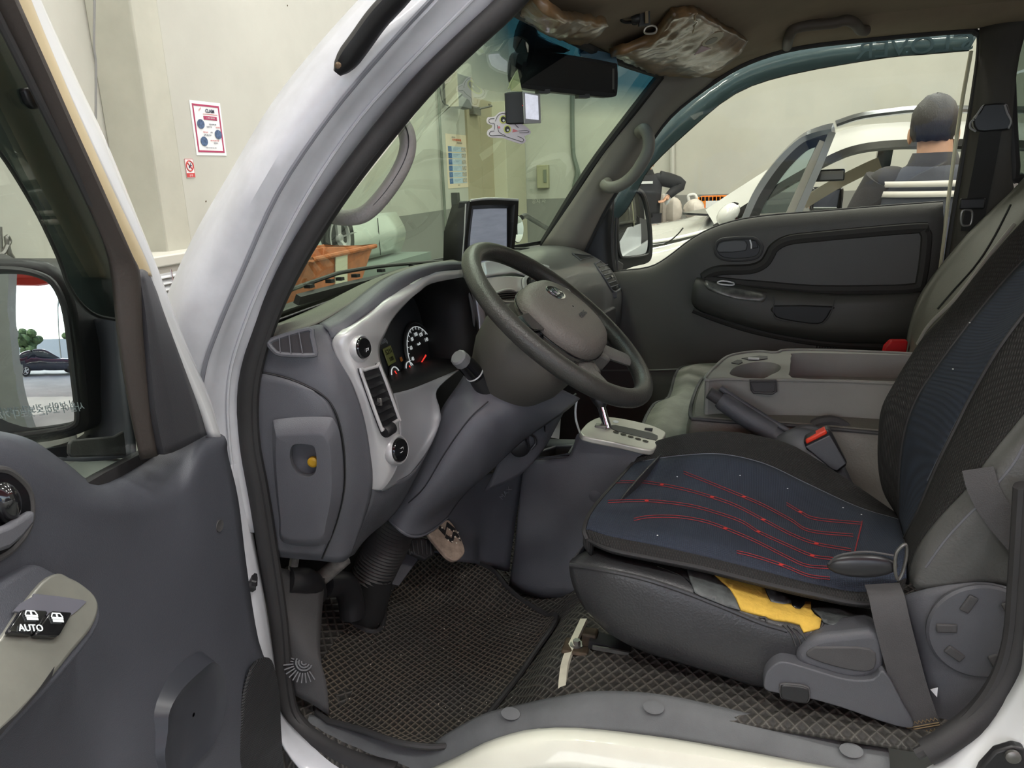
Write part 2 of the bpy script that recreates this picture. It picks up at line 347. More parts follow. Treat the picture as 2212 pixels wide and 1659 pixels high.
# loose paper hidden by the white pillar
y0, z1 = WP(632, 228); y1, z0 = WP(660, 262)
g = G(); wallbox(g, xw-.003, y0, z0, y1, z1, .003); tag(obj('paper_note', g, mat('white_paper', (240, 240, 244), .7)), 'plain white paper on the front wall peeking past the white windscreen pillar', 'paper')
# hanging cable
pts = [P(a, b, x=X0+.34) for a, b in ((204, -60), (204, 20), (203, 100), (207, 140), (207, 230), (206, 320), (205, 420), (207, 600))]
tag(obj('wall_cable', G().tube(cr(pts, 4), .006, 6), mat('grey_cable', (120, 120, 118), .6)), 'thin grey cable hanging down the white front wall left of the pilaster', 'cable')
# two conduits near the poster of instructions
pts = [P(a, b, x=X0+.03) for a, b in ((940, 120), (945, 170), (950, 280), (957, 400), (966, 560))]
tag(obj('wall_conduit', G().tube(cr(pts, 3), .012, 8).tube([p+V(.0, .04, 0) for p in cr(pts, 3)], .006, 6), mat('dark_conduit', (112, 118, 108), .6)), 'pair of dark vertical conduits on the wall left of the instruction poster', 'conduit')
# instruction poster
y0, z1 = WP(962, 288); y1, z0 = WP(1013, 404)
t = thing('poster', 'tall beige instruction poster with orange heading and six blue tabs behind windscreen', 'poster', (xw, (y0+y1)/2, z0))
g = G(); wallbox(g, xw-.003, y0, z0, y1, z1, .003); obj('paper', g, BEI, t); w_, h_ = y1-y0, z1-z0
g = G(); g.add(*label_mesh('산업 안전 보건법', h_*.028, pt(.35, .06), YR, ZU, 0)); g.add(*label_mesh('모든 위험상황은 바로 멈춤', h_*.045, pt(.5, .105), YR, ZU, 1, bold=.001)); g.add(*label_mesh('고객 중심 안전수칙', h_*.04, pt(.62, .16), YR, ZU, 0)); g.add(*label_mesh('안전보건공단', h_*.022, pt(.5, .95), YR, ZU, 0))
obj('lettering', g, [INK, PORA], t)
for k in range(6):
    v = .225+k*.118
    g = G(); wallbox(g, xw, pt(.1, 0).y, pt(0, v+.1).z, pt(.9, 0).y, pt(0, v).z, .0015); obj('row_panel', g, LBLU, t)
    g = G(); wallbox(g, xw, pt(.08, 0).y, pt(0, v+.1).z, pt(.24, 0).y, pt(0, v).z, .002); g.add(*label_mesh(str(k+1), h_*.03, pt(.16, v+.05), YR, ZU, 1)); obj('blue_tab', g, [PBL2, PAPER], t)
    g = G(); wallbox(g, xw, pt(.7, 0).y, pt(0, v+.09).z, pt(.92, 0).y, pt(0, v+.01).z, .002); obj('pictogram', g, mat('pictogram_print', (110, 126, 120), .7, var=.7, vs=40, c2=(225, 205, 190)), t)
    g = G()
    for q in range(3): g.box((xw+.0015, pt(.3, 0).y, pt(0, v+.03+q*.02).z), (xw+.002, pt(.62-.08*q, 0).y, pt(0, v+.025+q*.02).z))
    obj('text_lines', g, mat('pale_blue_ink', (120, 140, 165), .7), t)
# wall mounted monitor / speaker box above
t = thing('wall_speaker', 'flat grey speaker box bracketed high on the wall seen through windscreen', 'speaker', P(988, 230, x=X0))
a = P(972, 158, x=X0+.12); b = P(1003, 158, x=X0+.12); c = P(1003, 236, x=X0+.12)
g = G().box((X0+.08, a.y, c.z), (X0+.2, b.y, a.z)); obj('cabinet', g, mat('wall_box_grey', (118, 120, 124), .5), t, bev=.01)
g = G().box((X0+.06, a.y-.03, c.z), (X0+.21, a.y, a.z+.02)).box((X0+.06, b.y, c.z+.04), (X0+.21, b.y+.03, a.z)); obj('side_frame', g, mat('wall_box_cream', (186, 178, 160), .5), t)
g = G().tube(cr([V(X0+.1, a.y, a.z), V(X0+.05, a.y-.1, a.z+.01), V(X0+.02, a.y-.1, a.z-.1)], 4), .008, 6).tube(cr([V(X0+.1, a.y, c.z), V(X0+.05, a.y-.1, c.z+.05), V(X0+.03, a.y-.12, c.z+.2), V(X0, a.y-.1, c.z+.35)], 4), .008, 6).box((X0, a.y+.05, c.z+.1), (X0+.09, a.y+.15, c.z+.3)); obj('bracket_and_cable', g, BLACK, t)
# small black holder on wall under the poster
a = P(976, 420, x=X0); g = G().box((X0, a.y-.03, a.z-.25), (X0+.08, a.y+.06, a.z+.02)).box((X0+.04, a.y+.06, a.z-.22), (X0+.07, a.y+.09, a.z)); tag(obj('wall_holder', g, BLACK), 'small black wall holder just below the instruction poster', 'holder')
# doorway recess with beige door, drawn to the wall positions
dz = P(1006, 208, x=X0).z; ya, yb = P(1006, 300, x=X0).y, P(1060, 300, x=X0).y; yc = P(1104, 300, x=X0).y
struct('door_1', G().box((X0, ya, 0), (X0+.03, yb, dz)).box((X0+.03, (ya+yb)/2-.01, 0), (X0+.034, (ya+yb)/2+.0, dz-.2)), mat('beige_door_paint', (176, 166, 140), .55))
struct('trim_3', G().box((X0, yb, 0), (X0+.22, yc, dz)), mat('door_reveal_paint', (196, 192, 172), .7), bev=.005)
g = G().box((X0+.03, ya+.1, dz-.22), (X0+.09, ya+.4, dz-.12)).tube([V(X0+.08, ya+.35, dz-.14), V(X0+.2, (ya+yb)/2, dz-.1), V(X0+.06, yb-.2, dz-.05)], .014, 6); tag(obj('door_closer', g, STEEL), 'grey metal door closer arm at the top of the beige door', 'door closer')
# on the right wall: electric box, cable, note
yw = Y1-.004
def box_on_right(a, b, t): p, q = P(a[0], a[1], yw), P(b[0], b[1], yw); return G().box((p.x, Y1-t, q.z), (q.x, Y1, p.z)), p, q
g, p, q = box_on_right((1162, 357), (1188, 406), .1)
t = thing('electric_box', 'small olive electric box on the wall seen through the windscreen', 'box', (p.x, Y1, q.z)); obj('case', g, mat('olive_metal', (162, 160, 132), .5), t, bev=.01)
bw_, bh_ = q.x-p.x, p.z-q.z; g = G().box((p.x+bw_*.6, Y1-.115, q.z+bh_*.25), (p.x+bw_*.85, Y1-.1, p.z-bh_*.2)); obj('breaker_slot', g, mat('grey_green_metal', (118, 124, 108), .5), t)
pts = QY(Y1-.03, [(1236, 205), (1236, 260), (1238, 330), (1246, 370), (1240, 405)]); pts2 = QY(Y1-.03, [(1238, 330), (1250, 372), (1249, 388)])
tag(obj('wall_cable', G().tube(cr(pts, 4), .035, 6).tube(cr(pts2, 4), .025, 6), mat('dull_cable', (110, 118, 110), .7)), 'dark cable with loose ends hanging on the wall beside the windscreen pillar', 'cable')
g, p, q = box_on_right((1118, 425), (1126, 438), .05); tag(obj('wall_socket', g, mat('socket_grey', (90, 92, 88), .5)), 'tiny dark wall socket just above the grey dado', 'socket')
t = thing('wall_note', 'sheet of faint handwriting on the pale wall through the windscreen', 'paper', P(1145, 365, yw))
g, p, q = box_on_right((1128, 350), (1150, 384), .002); obj('paper', g, WPL, t); g = G()
for k in range(4): g.add(*label_mesh('공지 사항 안내'[:7-k], .075, p+V(.25, -.003, -.12-.16*k), V(1, 0, 0), ZU))
obj('handwriting', g, mat('faded_ink', (184, 186, 176), .8), t)
# vertical pole by the right wall
tag(obj('air_pipe', G().tube([P(1452, 240, Y1-.06), P(1453, 482, Y1-.06)], .035, 8).box((P(1452, 300, Y1).x-.1, Y1-.06, 2.3), (P(1452, 300, Y1).x+.1, Y1, 2.36)), mat('pale_pipe', (190, 190, 184), .5)), 'slim pale vertical pipe on the far wall right of the person', 'pipe')
# stacked white shutter slats / AC under the pilaster
t = thing('louvred_unit', 'white louvred cooling unit standing under the pilaster of front wall', 'cooling unit', (X0+.3, 2.4, 0))
x_ = X0+.46
a = P(335, 555, x=x_); b = P(470, 555, x=x_)
g = G().box((X0+.01, a.y-.3, .02), (x_-.04, b.y+.3, a.z-.06)).box((X0+.01, a.y-.32, a.z-.06), (x_, b.y+.32, a.z)); obj('casing', g, mat('unit_cream', (196, 194, 184), .5), t, bev=.008)
SLAT = mat('louvre_white', (214, 216, 218), .35); z_ = a.z-.1
for k in range(22):
    g = G(); zz = z_-k*.034; g.prism([V(x_-.035, a.y-.26, zz), V(x_-.0, a.y-.26, zz-.016), V(x_-.0, a.y-.26, zz-.022), V(x_-.035, a.y-.26, zz-.006)], V(0, b.y-a.y+.52, 0)); obj('slat', g, SLAT, t)
g = G(); 
for f_ in (.2, .5, .8): yy = a.y+(b.y-a.y)*f_; g.tube([V(x_+.002, yy, a.z-.08), V(x_+.002, yy, .1)], .004, 6)
obj('guard_wire', g, CHRO, t); g = G().box((x_-.06, a.y-.28, .05), (x_-.045, b.y+.28, a.z-.06)); obj('dark_core', g, mat('unit_dark', (96, 90, 84), .7), t)
# thing seen through the open door window: hooks on wall
t = thing('wall_hook', 'grey hose hook on the wall at the far left edge through door glass', 'hook', P(15, 545, x=X0))
g = G().tube(cr([P(a, b, x=X0+.06) for a, b in ((-20, 552), (5, 548), (16, 530), (20, 520), (14, 512), (20, 545), (28, 558))], 4), .012, 6).tube([P(2, 490, x=X0+.03), P(4, 545, x=X0+.03)], .006, 6); obj('hook_arm', g, STEEL, t)
# ---------------------------------------------------------------- outside the bay (seen in the mirrors)
# black marks on the wall
for k, (a, b) in enumerate(((323, 19), (621, 12), (281, 251), (308, 266), (281, 324), (502, 426), (445, 435), (399, 500), (375, 497), (355, 350))):
    p = P(a, b, x=X0+.001); g = G().ell(p, V(.002, 0, 0), V(0, .008, .002), V(0, 0, .006), 8, 5); tag(obj('wall_scuff', g, mat('scuff_brown', (96, 84, 70), .9)), 'small dark scuff spot on the white front wall above truck', 'scuff mark', 'scuff spots on the front wall')
# ================================================================ truck cab shell
cab = thing('truck_cab', 'white truck cab open at the driver side, body shell around the whole interior', 'truck', (0, 0.7, 0))
def zipr(*cols):                                   # columns (outlines running along the part) -> rows
    return [list(r) for r in zip(*cols)]
# ---- A pillar: outer skin, groove, jamb
edge = Q([(930, -90, .13), (860, -20, .10), (735, 118, .05), (631, 250, .02), (540, 400, -.01), (449, 557, -.03), (385, 702, -.045), (350, 820, -.05), (330, 950, -.05), (318, 1150, -.05)])
groo = Q([(1010, -90, .10), (929, 0, .08), (836, 101, .06), (711, 250, .035), (600, 415, .01), (520, 590, -.015), (465, 720, -.03), (437, 810, -.035), (425, 950, -.035), (430, 1150, -.035)])
jam1 = Q([(1060, -90, .115), (975, 0, .10), (870, 110, .08), (745, 260, .06), (640, 415, .035), (560, 570, .01), (502, 700, -.005), (472, 820, -.01), (468, 960, -.01), (495, 1150, -.01)])
jam2 = Q([(1130, -90, .15), (1060, 0, .135), (930, 125, .11), (805, 250, .09), (700, 400, .07), (615, 550, .05), (556, 690, .03), (515, 820, .02), (522, 960, .02), (552, 1150, .02)])
jam3 = Q([(1150, -90, .17), (1085, 0, .155), (955, 125, .13), (830, 250, .11), (722, 400, .09), (632, 560, .07), (570, 700, .05), (530, 820, .04), (535, 960, .04), (562, 1150, .04)])
back = [p+V(-.06, .05, .02) for p in edge]
obj('a_pillar', G().patch(zipr(back, edge, groo, jam1, jam2, jam3), 4, 3), WORN, cab, solid=.003)
obj('gap_shadow', G().tube(cr([p+V(.002, -.0015, 0) for p in groo], 4), .0032, 6), mat('seam_shadow_grey', (120, 122, 130), .7), cab)  # grey tube draws the seam and the shadow lying in the pillar groove
# raised seam of sealant running down the jamb
obj('sealant_seam', G().tube(cr([p.lerp(q, .5)+V(.003, -.003, 0) for p, q in zip(jam1, jam2)], 4), .0022, 6), mat('sealant', (190, 192, 198), .6), cab)
# ---- lower jamb, sill and B pillar in white
jo = Q([(430, 1000, -.035), (470, 1150, -.04), (520, 1300, -.045), (560, 1420, -.05), (585, 1540, -.05), (630, 1640, -.05), (720, 1720, -.05), (850, 1740, -.05)])
ji = Q([(520, 1000, .02), (545, 1150, .02), (572, 1300, .015), (592, 1440, .01), (600, 1528, .005), (651, 1590, .0), (745, 1650, -.005), (860, 1690, -.005)])
jm = [a.lerp(b, .55)+V(.008, -.008, 0) for a, b in zip(jo, ji)]
obj('lower_jamb', G().patch(zipr(jo, jm, ji), 4, 3), WORN, cab, solid=.003)
so_ = Q([(850, 1760, -.06), (960, 1730, -.06), (1060, 1690, -.06), (1200, 1675, -.06), (1400, 1690, -.06), (1600, 1725, -.06), (1800, 1760, -.06), (2000, 1790, -.06)])
sm_ = Q([(860, 1715, -.04), (965, 1668, -.04), (1060, 1625, -.04), (1200, 1600, -.04), (1400, 1618, -.04), (1600, 1648, -.04), (1800, 1690, -.04), (2000, 1720, -.04)])
si_ = Q([(865, 1690, -.01), (980, 1640, -.01), (1075, 1594, -.01), (1200, 1572, -.01), (1400, 1588, -.01), (1600, 1622, -.01), (1800, 1660, -.01), (2000, 1690, -.01)])
obj('step_sill', G().patch(zipr(so_, sm_, si_), 4, 3), mat('cream_white_paint', (220, 220, 206), .35, coat=.5, var=.05, vs=8), cab, solid=.003)
bo = Q([(2290, 1200, -.03), (2275, 1440, -.03), (2250, 1560, -.03), (2200, 1680, -.03), (2100, 1760, -.03), (2000, 1800, -.03)])
bi = Q([(2225, 1200, .02), (2212, 1410, .02), (2195, 1475, .015), (2134, 1563, .01), (2069, 1618, .0), (2000, 1660, .0)])
obj('b_pillar', G().patch(zipr(bo, [a.lerp(b, .5)+V(0, -.012, 0) for a, b in zip(bo, bi)], bi), 4, 3), WHITE, cab, solid=.003)
g = G().prism(QY(-.035, [(2118, 1659), (2150, 1624), (2190, 1612), (2214, 1618), (2230, 1700), (2100, 1700)]), V(0, .012, 0)); sp_ = obj('striker_plate', g, BLACK, cab, bev=.003)
c = P(2187, 1632, -.04); obj('striker_screw', G().lathe([(.008, 0), (.008, .004), (.005, .006)], c, V(0, -1, 0), 16), STEEL, cab)
c = P(545, 1262, -.02); obj('door_bolt', G().lathe([(.008, -.02), (.008, 0), (.006, .002), (.006, .012), (.004, .013)], c, V(.5, -.8, -.1), 6), BLACK, cab)
# ---- weatherstrip round the opening, two lips
w1 = Q([(1180, -90, .16), (1108, 0, .14), (1000, 100, .12), (905, 195, .10), (790, 335, .08), (700, 460, .065), (620, 595, .05), (570, 710, .04), (538, 830, .03), (538, 950, .03), (558, 1060, .03), (580, 1200, .03), (600, 1340, .03), (612, 1480, .025), (632, 1550, .02), (690, 1600, .01), (770, 1640, .0), (860, 1665, -.005)])
obj('weatherstrip', G().tube(cr(w1, 4), .0175, 12, flat=.9).tube([p+V(.014, -.004, .004) for p in cr(w1, 4)], .007, 8), RUB, cab)
w2 = Q([(2000, 1625, .0), (2045, 1600, .005), (2115, 1545, .02), (2170, 1470, .03), (2200, 1380, .035), (2212, 1250, .04), (2225, 1050, .04)])
obj('weatherstrip', G().tube(cr(w2, 4), .016, 12).tube([p+V(-.012, -.006, 0) for p in cr(w2, 4)], .007, 8), RUB, cab)
# ---- black exterior bracket at the pillar (mirror / grab bar)
bp = Q([(905, -70, .03), (865, -15, .03), (815, 40, .025), (775, 95, .02), (728, 158, .012)])
t_ = obj('grab_bracket', G().tube(cr(bp, 5), [.022]*18+[.020, .016, .008], 12, flat=.55), BLACK, cab)
obj('bracket_screw', G().lathe([(.004, 0), (.004, .002), (.002, .003)], P(731, 142, -.010), V(.2, -.95, .2), 16), mat('bronze_screw', (88, 74, 58), .4, metal=.7), cab)
# ---- windscreen, frit, roof header
wb = [V(-.715, .06, 1.235), V(-.765, .35, 1.225), V(-.79, .75, 1.222), V(-.755, 1.15, 1.225), V(-.60, 1.43, 1.235)]
wm = [V(-.50, .10, 1.46), V(-.585, .38, 1.462), V(-.615, .75, 1.464), V(-.585, 1.12, 1.466), V(-.44, 1.40, 1.462)]
wt = [P(1085, 8, .15), P(1150, 45, .42), P(1262, 100, .80), P(1345, 137, 1.12), P(1425, 163, 1.37)]
GL = glass('windscreen_glass', (206, 222, 202), zt=(1.585, 1.665, (44, 92, 112)))
obj('windscreen', G().patch([wb, wm, wt], 8, 6), GL, cab)
fr = [p+V(.004, 0, .003) for p in cr(wb, 6)]; fr2 = [p.lerp(q, .055)+V(.004, 0, .002) for p, q in zip(cr(wb, 6), cr(wm, 6))]
obj('glass_border', G().grid([fr, fr2]), BLACK, cab, solid=.002)
def side(i): return cr([wb[i], wm[i], wt[i]], 8)
obj('glass_seal', G().tube([p+V(.004, -.01, 0) for p in side(4)], .013, 8).tube([p+V(.006, -.0, 0) for p in cr(wt, 6)], .011, 8), RUB, cab)
# wipers outside below the glass
WIP = BLACK
def wiper(a, lab):
    t = thing('windscreen_wiper', lab, 'wiper', a[0]); p = cr(a, 5)
    obj('blade', G().strap([q+V(-.0, 0, -.012) for q in p], V(1, 0, -.5), .010, .016), RUB, t)
    obj('wiper_arm', G().tube([p[i]+V(-.012, 0, .004+.010*sin(pi*i/(len(p)-1))) for i in range(len(p))], .0055, 8, flat=.7), BLACK, t)
    n = len(p)
    for k in range(2, n-2, 3): obj('bracket', G().obox(p[k]+V(-.006, 0, .004), V(.006, 0, 0), (p[k+1]-p[k]).normalized()*.007, V(0, 0, .003)), BLACK, t)
    return t
wiper(Q([(640, 632, .20), (720, 612, .32), (760, 603, .40), (850, 585, .58), (965, 568, .85)]), 'black wiper parked low along the driver side of the windscreen')
wiper(Q([(900, 577, .72), (1000, 563, .95), (1090, 548, 1.15), (1150, 540, 1.3)]), 'black wiper parked behind the display on the passenger side of windscreen')
# scuttle below the windscreen (outside)
obj('cowl', G().patch([[p+V(-.005, 0, -.004) for p in wb], [p+V(-.09, 0, -.03) for p in wb], [p+V(-.13, 0, -.35) for p in wb]], 3, 4), BLACK, cab, solid=.003)
obj('front_panel', G().patch([[p+V(-.13, 0, -.33) for p in wb], [p+V(-.15, 0, -.6) for p in wb], [p+V(-.14, 0, -.85) for p in wb]], 3, 4), WHITE, cab, solid=.004)
# ---- headliner
HL = mat('brown_grey_headliner', (150, 134, 114), .9, bump=.3, bs=500, var=.08, vs=6)
h0 = [p+V(.004, 0, .002) for p in wt]
h1 = [V(-.12, .14, 1.72), V(-.14, .42, 1.745), V(-.15, .80, 1.755), V(-.11, 1.12, 1.745), V(-.05, 1.385, 1.722)]
h2 = [V(.3, .12, 1.80), V(.3, .42, 1.83), V(.3, .8, 1.84), V(.3, 1.15, 1.83), V(.3, 1.40, 1.79)]
h3 = [V(1.35, .12, 1.80), V(1.35, .42, 1.83), V(1.35, .8, 1.84), V(1.35, 1.15, 1.83), V(1.35, 1.40, 1.79)]
obj('headliner', G().patch([h0, h1, h2, h3], 5, 5), HL, cab, solid=.006)
obj('roof_skin', G().patch([[p+V(-.02, 0, .03) for p in wt], [p+V(0, 0, .05) for p in h1], [p+V(0, 0, .05) for p in h2], [p+V(0, 0, .05) for p in h3]], 3, 4), WHITE, cab, solid=.004)
# driver side roof rail above the open door
dr = [V(-.24, .12, 1.73), V(0, .09, 1.82), V(.4, .08, 1.84), V(1.35, .08, 1.84)]
obj('roof_rail', G().tube(cr(dr, 5), .03, 10), WHITE, cab)
# ---- passenger side: pillar trim + rail around the window
TRM = mat('pillar_trim_grey', (138, 132, 126), .7, bump=.2, bs=700, var=.05, vs=8)
a_in = Q([(1436, 146, 1.365), (1425, 166, 1.36), (1365, 245, 1.37), (1300, 338, 1.38), (1232, 440, 1.39), (1170, 530, 1.40)])
a_out = Q([(1550, 155, 1.465), (1535, 176, 1.46), (1446, 248, 1.465), (1380, 340, 1.47), (1312, 440, 1.475), (1258, 548, 1.475)])
a_mid = [p.lerp(q, .5)+V(.02, -.03, 0) for p, q in zip(a_in, a_out)]
obj('pillar_trim', G().patch(zipr(a_in, a_mid, a_out), 4, 4), TRM, cab, solid=.006)
r_in = [h0[-1]+V(.0, -.07, .012), V(.0, 1.31, 1.765), V(.2, 1.32, 1.80), V(.5, 1.33, 1.815), V(.8, 1.33, 1.815), V(1.35, 1.33, 1.815)]
r_out = Q([(1540, 172, 1.465), (1620, 128, 1.475), (1728, 97, 1.485), (1902, 77, 1.49), (2076, 62, 1.495), (2500, 30, 1.5)])
r_mid = [p.lerp(q, .45)+V(0, -.018, -.012) for p, q in zip(r_in, r_out)]
obj('roof_side_trim', G().patch(zipr(r_in, r_mid, r_out), 4, 4), HL, cab, solid=.006)
fo = Q([(1258, 552, 1.48), (1312, 444, 1.48), (1380, 342, 1.478), (1446, 251, 1.475), (1537, 179, 1.47), (1620, 132, 1.48), (1728, 101, 1.49), (1902, 81, 1.495), (2076, 66, 1.50), (2108, 70, 1.50), (2118, 90, 1.5), (2105, 200, 1.5), (2060, 470, 1.5), (2035, 640, 1.5)])
obj('window_seal', G().tube(cr(fo, 4), .009, 8), RUB, cab)
# passenger B pillar + rear corner
bp_ = [Q([(2117, 60, 1.49), (2165, 40, 1.46), (2230, 20, 1.46)]), Q([(2112, 160, 1.49), (2150, 160, 1.455), (2195, 160, 1.455)]), Q([(2080, 380, 1.49), (2125, 380, 1.45), (2185, 385, 1.455)]), Q([(2056, 520, 1.49), (2110, 520, 1.45), (2230, 520, 1.47)]), Q([(2030, 760, 1.49), (2095, 760, 1.45), (2260, 760, 1.47)])]
obj('b_pillar_trim', G().patch(bp_, 4, 4), mat('charcoal_trim', (76, 73, 68), .75, bump=.2, bs=600, var=.06), cab, solid=.006)
obj('door_edge_strip', G().tube(cr(Q([(2098, 110, 1.50), (2075, 240, 1.5), (2050, 420, 1.5), (2036, 540, 1.5), (2028, 600, 1.5)]), 4), .005, 8), mat('cream_white_paint2', (216, 212, 180), .4), cab)
# quarter glass behind the pillar
qg = Q([(2190, 70, 1.5), (2190, 360, 1.5), (2200, 384, 1.5), (2330, 400, 1.52), (2330, 50, 1.52)])
obj('quarter_glass', G().prism(qg, V(0, .004, 0)), glass('quarter_tint', (170, 180, 172)), cab)
obj('quarter_seal', G().tube(cr([p+V(0, -.006, 0) for p in qg], 3, True), .014, 8, True), RUB, cab)
# rear wall, floor, passenger body side
obj('rear_wall', G().box((1.30, .05, .7), (1.33, 1.5, 1.8)), PLASD, cab)
obj('side_panel', G().prism([V(.62, 1.50, .6), V(1.33, 1.50, .6), V(1.33, 1.50, 1.36), V(.62, 1.50, 1.36)], V(0, .05, 0)), PLASD, cab)
obj('outer_side', G().box((-.75, 1.58, .35), (1.35, 1.60, 1.12)), WHITE, cab)
# ---- floor: rubber with raised lattice, step, wheel arch rise
FLR = wave_bump(mat('rubber_floor', (72, 71, 68), .7, var=.3, vs=9, c2=(88, 84, 77)), 22, [R(38), R(-38)], .9, .004, (44, 42, 40), 'max')
FLR2 = mat('footwell_carpet', (62, 61, 60), .9, bump=.4, bs=300, var=.15, vs=9)
f0 = [V(-.76, -.03, 0.560), V(-.76, .035, 0.630), V(-.76, .3, .66), V(-.76, .7, .66), V(-.76, 1.5, .66)]
f1 = [V(-.62, -.03, 0.522), V(-.62, .035, 0.592), V(-.62, .3, .585), V(-.62, .7, .58), V(-.62, 1.5, .58)]
f2 = [V(-.42, -.03, 0.522), V(-.42, .035, 0.592), V(-.42, .3, .588), V(-.42, .7, .58), V(-.42, 1.5, .58)]
f3 = [V(-.335, -.03, 0.535), V(-.335, .035, 0.605), V(-.33, .3, .61), V(-.33, .7, .60), V(-.33, 1.5, .60)]
f4 = [V(-.26, .01, 0.686), V(-.26, .05, 0.690), V(-.25, .3, .70), V(-.25, .7, .62), V(-.25, 1.5, .62)]
f5 = [V(-.17, .01, 0.718), V(-.17, .05, 0.722), V(-.15, .3, .72), V(-.15, .7, .62), V(-.15, 1.5, .62)]
f6 = [V(.1, .01, 0.734), V(.1, .05, 0.738), V(.1, .3, .735), V(.1, .7, .70), V(.1, 1.5, .70)]
f7 = [V(1.3, .01, 0.738), V(1.3, .05, 0.742), V(1.3, .3, .74), V(1.3, .7, .74), V(1.3, 1.5, .74)]
obj('rubber_floor', G().patch([f0, f1, f2, f3, f4, f5, f6, f7], 5, 8), FLR, cab, solid=.006)
# painted white metal strips showing through at the seat front
def fz(x, y):   # floor height
    xs = [-.76, -.62, -.42, -.335, -.26, -.17, .1, 1.3]; zs = [.63, .59, .59, .605, .69, .722, .737, .742]
    for i in range(7):
        if x <= xs[i+1]: return zs[i]+(zs[i+1]-zs[i])*(x-xs[i])/(xs[i+1]-xs[i])
    return .74
obj('bare_metal_strip', G().strap(cr([P(1215, 1508, .045)+V(0, 0, .004), P(1217, 1470, .075)+V(0, 0, .004), P(1226, 1425, .12)+V(0, 0, .005), P(1262, 1345, .20)+V(0, 0, .005)], 4), V(1, 0, .3), .012, .006), mat('yellowed_white', (214, 210, 190), .5, var=.1, vs=30), cab)
# ---- plastic scuff trim over the sill
t_in = Q([(657, 1552, .03), (700, 1562, .025), (784, 1594, .018), (870, 1618, .012), (922, 1624, .010), (962, 1598, .014), (1040, 1556, .020), (1120, 1535, .022), (1200, 1518, .022), (1294, 1505, .022), (1435, 1514, .022), (1622, 1556, .022), (1810, 1608, .022), (1918, 1626, .022)])
t_out = Q([(648, 1592, .005), (705, 1632, .0), (790, 1664, -.01), (900, 1684, -.012), (975, 1655, -.012), (1029, 1618, -.012), (1075, 1596, -.012), (1150, 1580, -.012), (1200, 1574, -.012), (1341, 1584, -.012), (1435, 1594, -.012), (1622, 1630, -.012), (1810, 1672, -.012), (1922, 1690, -.012)])
t_in = [p+V(0, .004, .006) for p in t_in]; t_mid = [p.lerp(q, .5)+V(0, -.002, .006) for p, q in zip(t_in, t_out)]
obj('scuff_plate', G().patch(zipr(t_in, t_mid, t_out), 4, 4), mat('scuff_grey', (96, 98, 100), .62, bump=.2, bs=600, var=.12, vs=14), cab, solid=.003)
for a, b in ((1104, 1546), (1412, 1533), (1838, 1626), (900, 1648)):
    obj('trim_clip', G().lathe([(.009, 0), (.009, .0015), (.007, .0022)], P(a, b, .006)+V(0, -.001, .004), V(0, -.55, .83), 20, sc=1.6), MC['scuff_grey'], cab)
# kick panel with round vent relief on the left of the mat
kp = [Q([(596, 1225, .05), (640, 1235, .09), (700, 1250, .14)]), Q([(615, 1350, .035), (650, 1370, .045), (690, 1400, .06)]), Q([(628, 1440, .03), (665, 1450, .035), (705, 1475, .045)]), Q([(636, 1500, .025), (675, 1520, .03), (712, 1545, .035)])]
obj('kick_panel', G().patch(kp, 4, 4), PLASD, cab, solid=.004)
c = P(656, 1432, .035); nn = (CAM-c).normalized()*.4+V(.5, -.2, .7); g = G()
for r_ in (.004, .0085, .013): g.lathe([(r_-.0012, 0), (r_-.0012, .003), (r_+.0012, .003), (r_+.0012, 0)], c, nn, 24)
u_ = nn.normalized().cross(V(0, 0, 1)).normalized(); w_ = u_.cross(nn.normalized())
for k in range(18):
    an = R(-100+k*13); d_ = u_*cos(an)+w_*sin(an)
    g.obox(c+d_*.0245, d_*.008, d_.cross(nn.normalized())*.001, nn.normalized()*.0012)
obj('vent_relief', g, PLAS, cab)
# ================================================================ dashboard
dash = thing('dashboard', 'dark grey plastic dashboard with silver instrument surround running across the cab', 'dashboard', (-.6, .75, .8))
DTOP = mat('olive_grey_dash_top', (112, 112, 104), .75, bump=.3, bs=700, var=.05, vs=8)
# driver side top: windscreen line -> crest -> hood edge
c0 = [V(-.70, .05, 1.228), V(-.735, .2, 1.224), V(-.765, .38, 1.218), V(-.785, .6, 1.214), V(-.785, .78, 1.212)]
c1 = [P(590, 705, .05), P(690, 672, .16), P(790, 612, .30), P(880, 580, .47), P(960, 566, .66)]
c2 = [P(572, 736, .04), P(676, 703, .10), P(760, 655, .16), P(850, 593, .26), P(995, 566, .48)]
c3 = [P(566, 752, .038), P(700, 722, .088), P(782, 672, .145), P(862, 618, .25), P(1000, 582, .475)]
obj('dash_top', G().patch([c0, c1, c2], 5, 6), DTOP, dash, solid=.003)
# hood band between the olive top and the silver bezel
ho = Q([(690, 701, .095), (740, 670, .14), (804, 620, .20), (854, 592, .25), (905, 575, .32), (960, 566, .42), (1010, 567, .52)])
hi = Q([(716, 734, .090), (758, 703, .115), (837, 645, .20), (870, 622, .25), (910, 599, .31), (960, 585, .41), (1010, 583, .51)])
obj('hood_band', G().patch([ho, [p.lerp(q, .5)+V(.006, -.003, .003) for p, q in zip(ho, hi)], hi], 4, 5), PLAS2, dash, solid=.003)
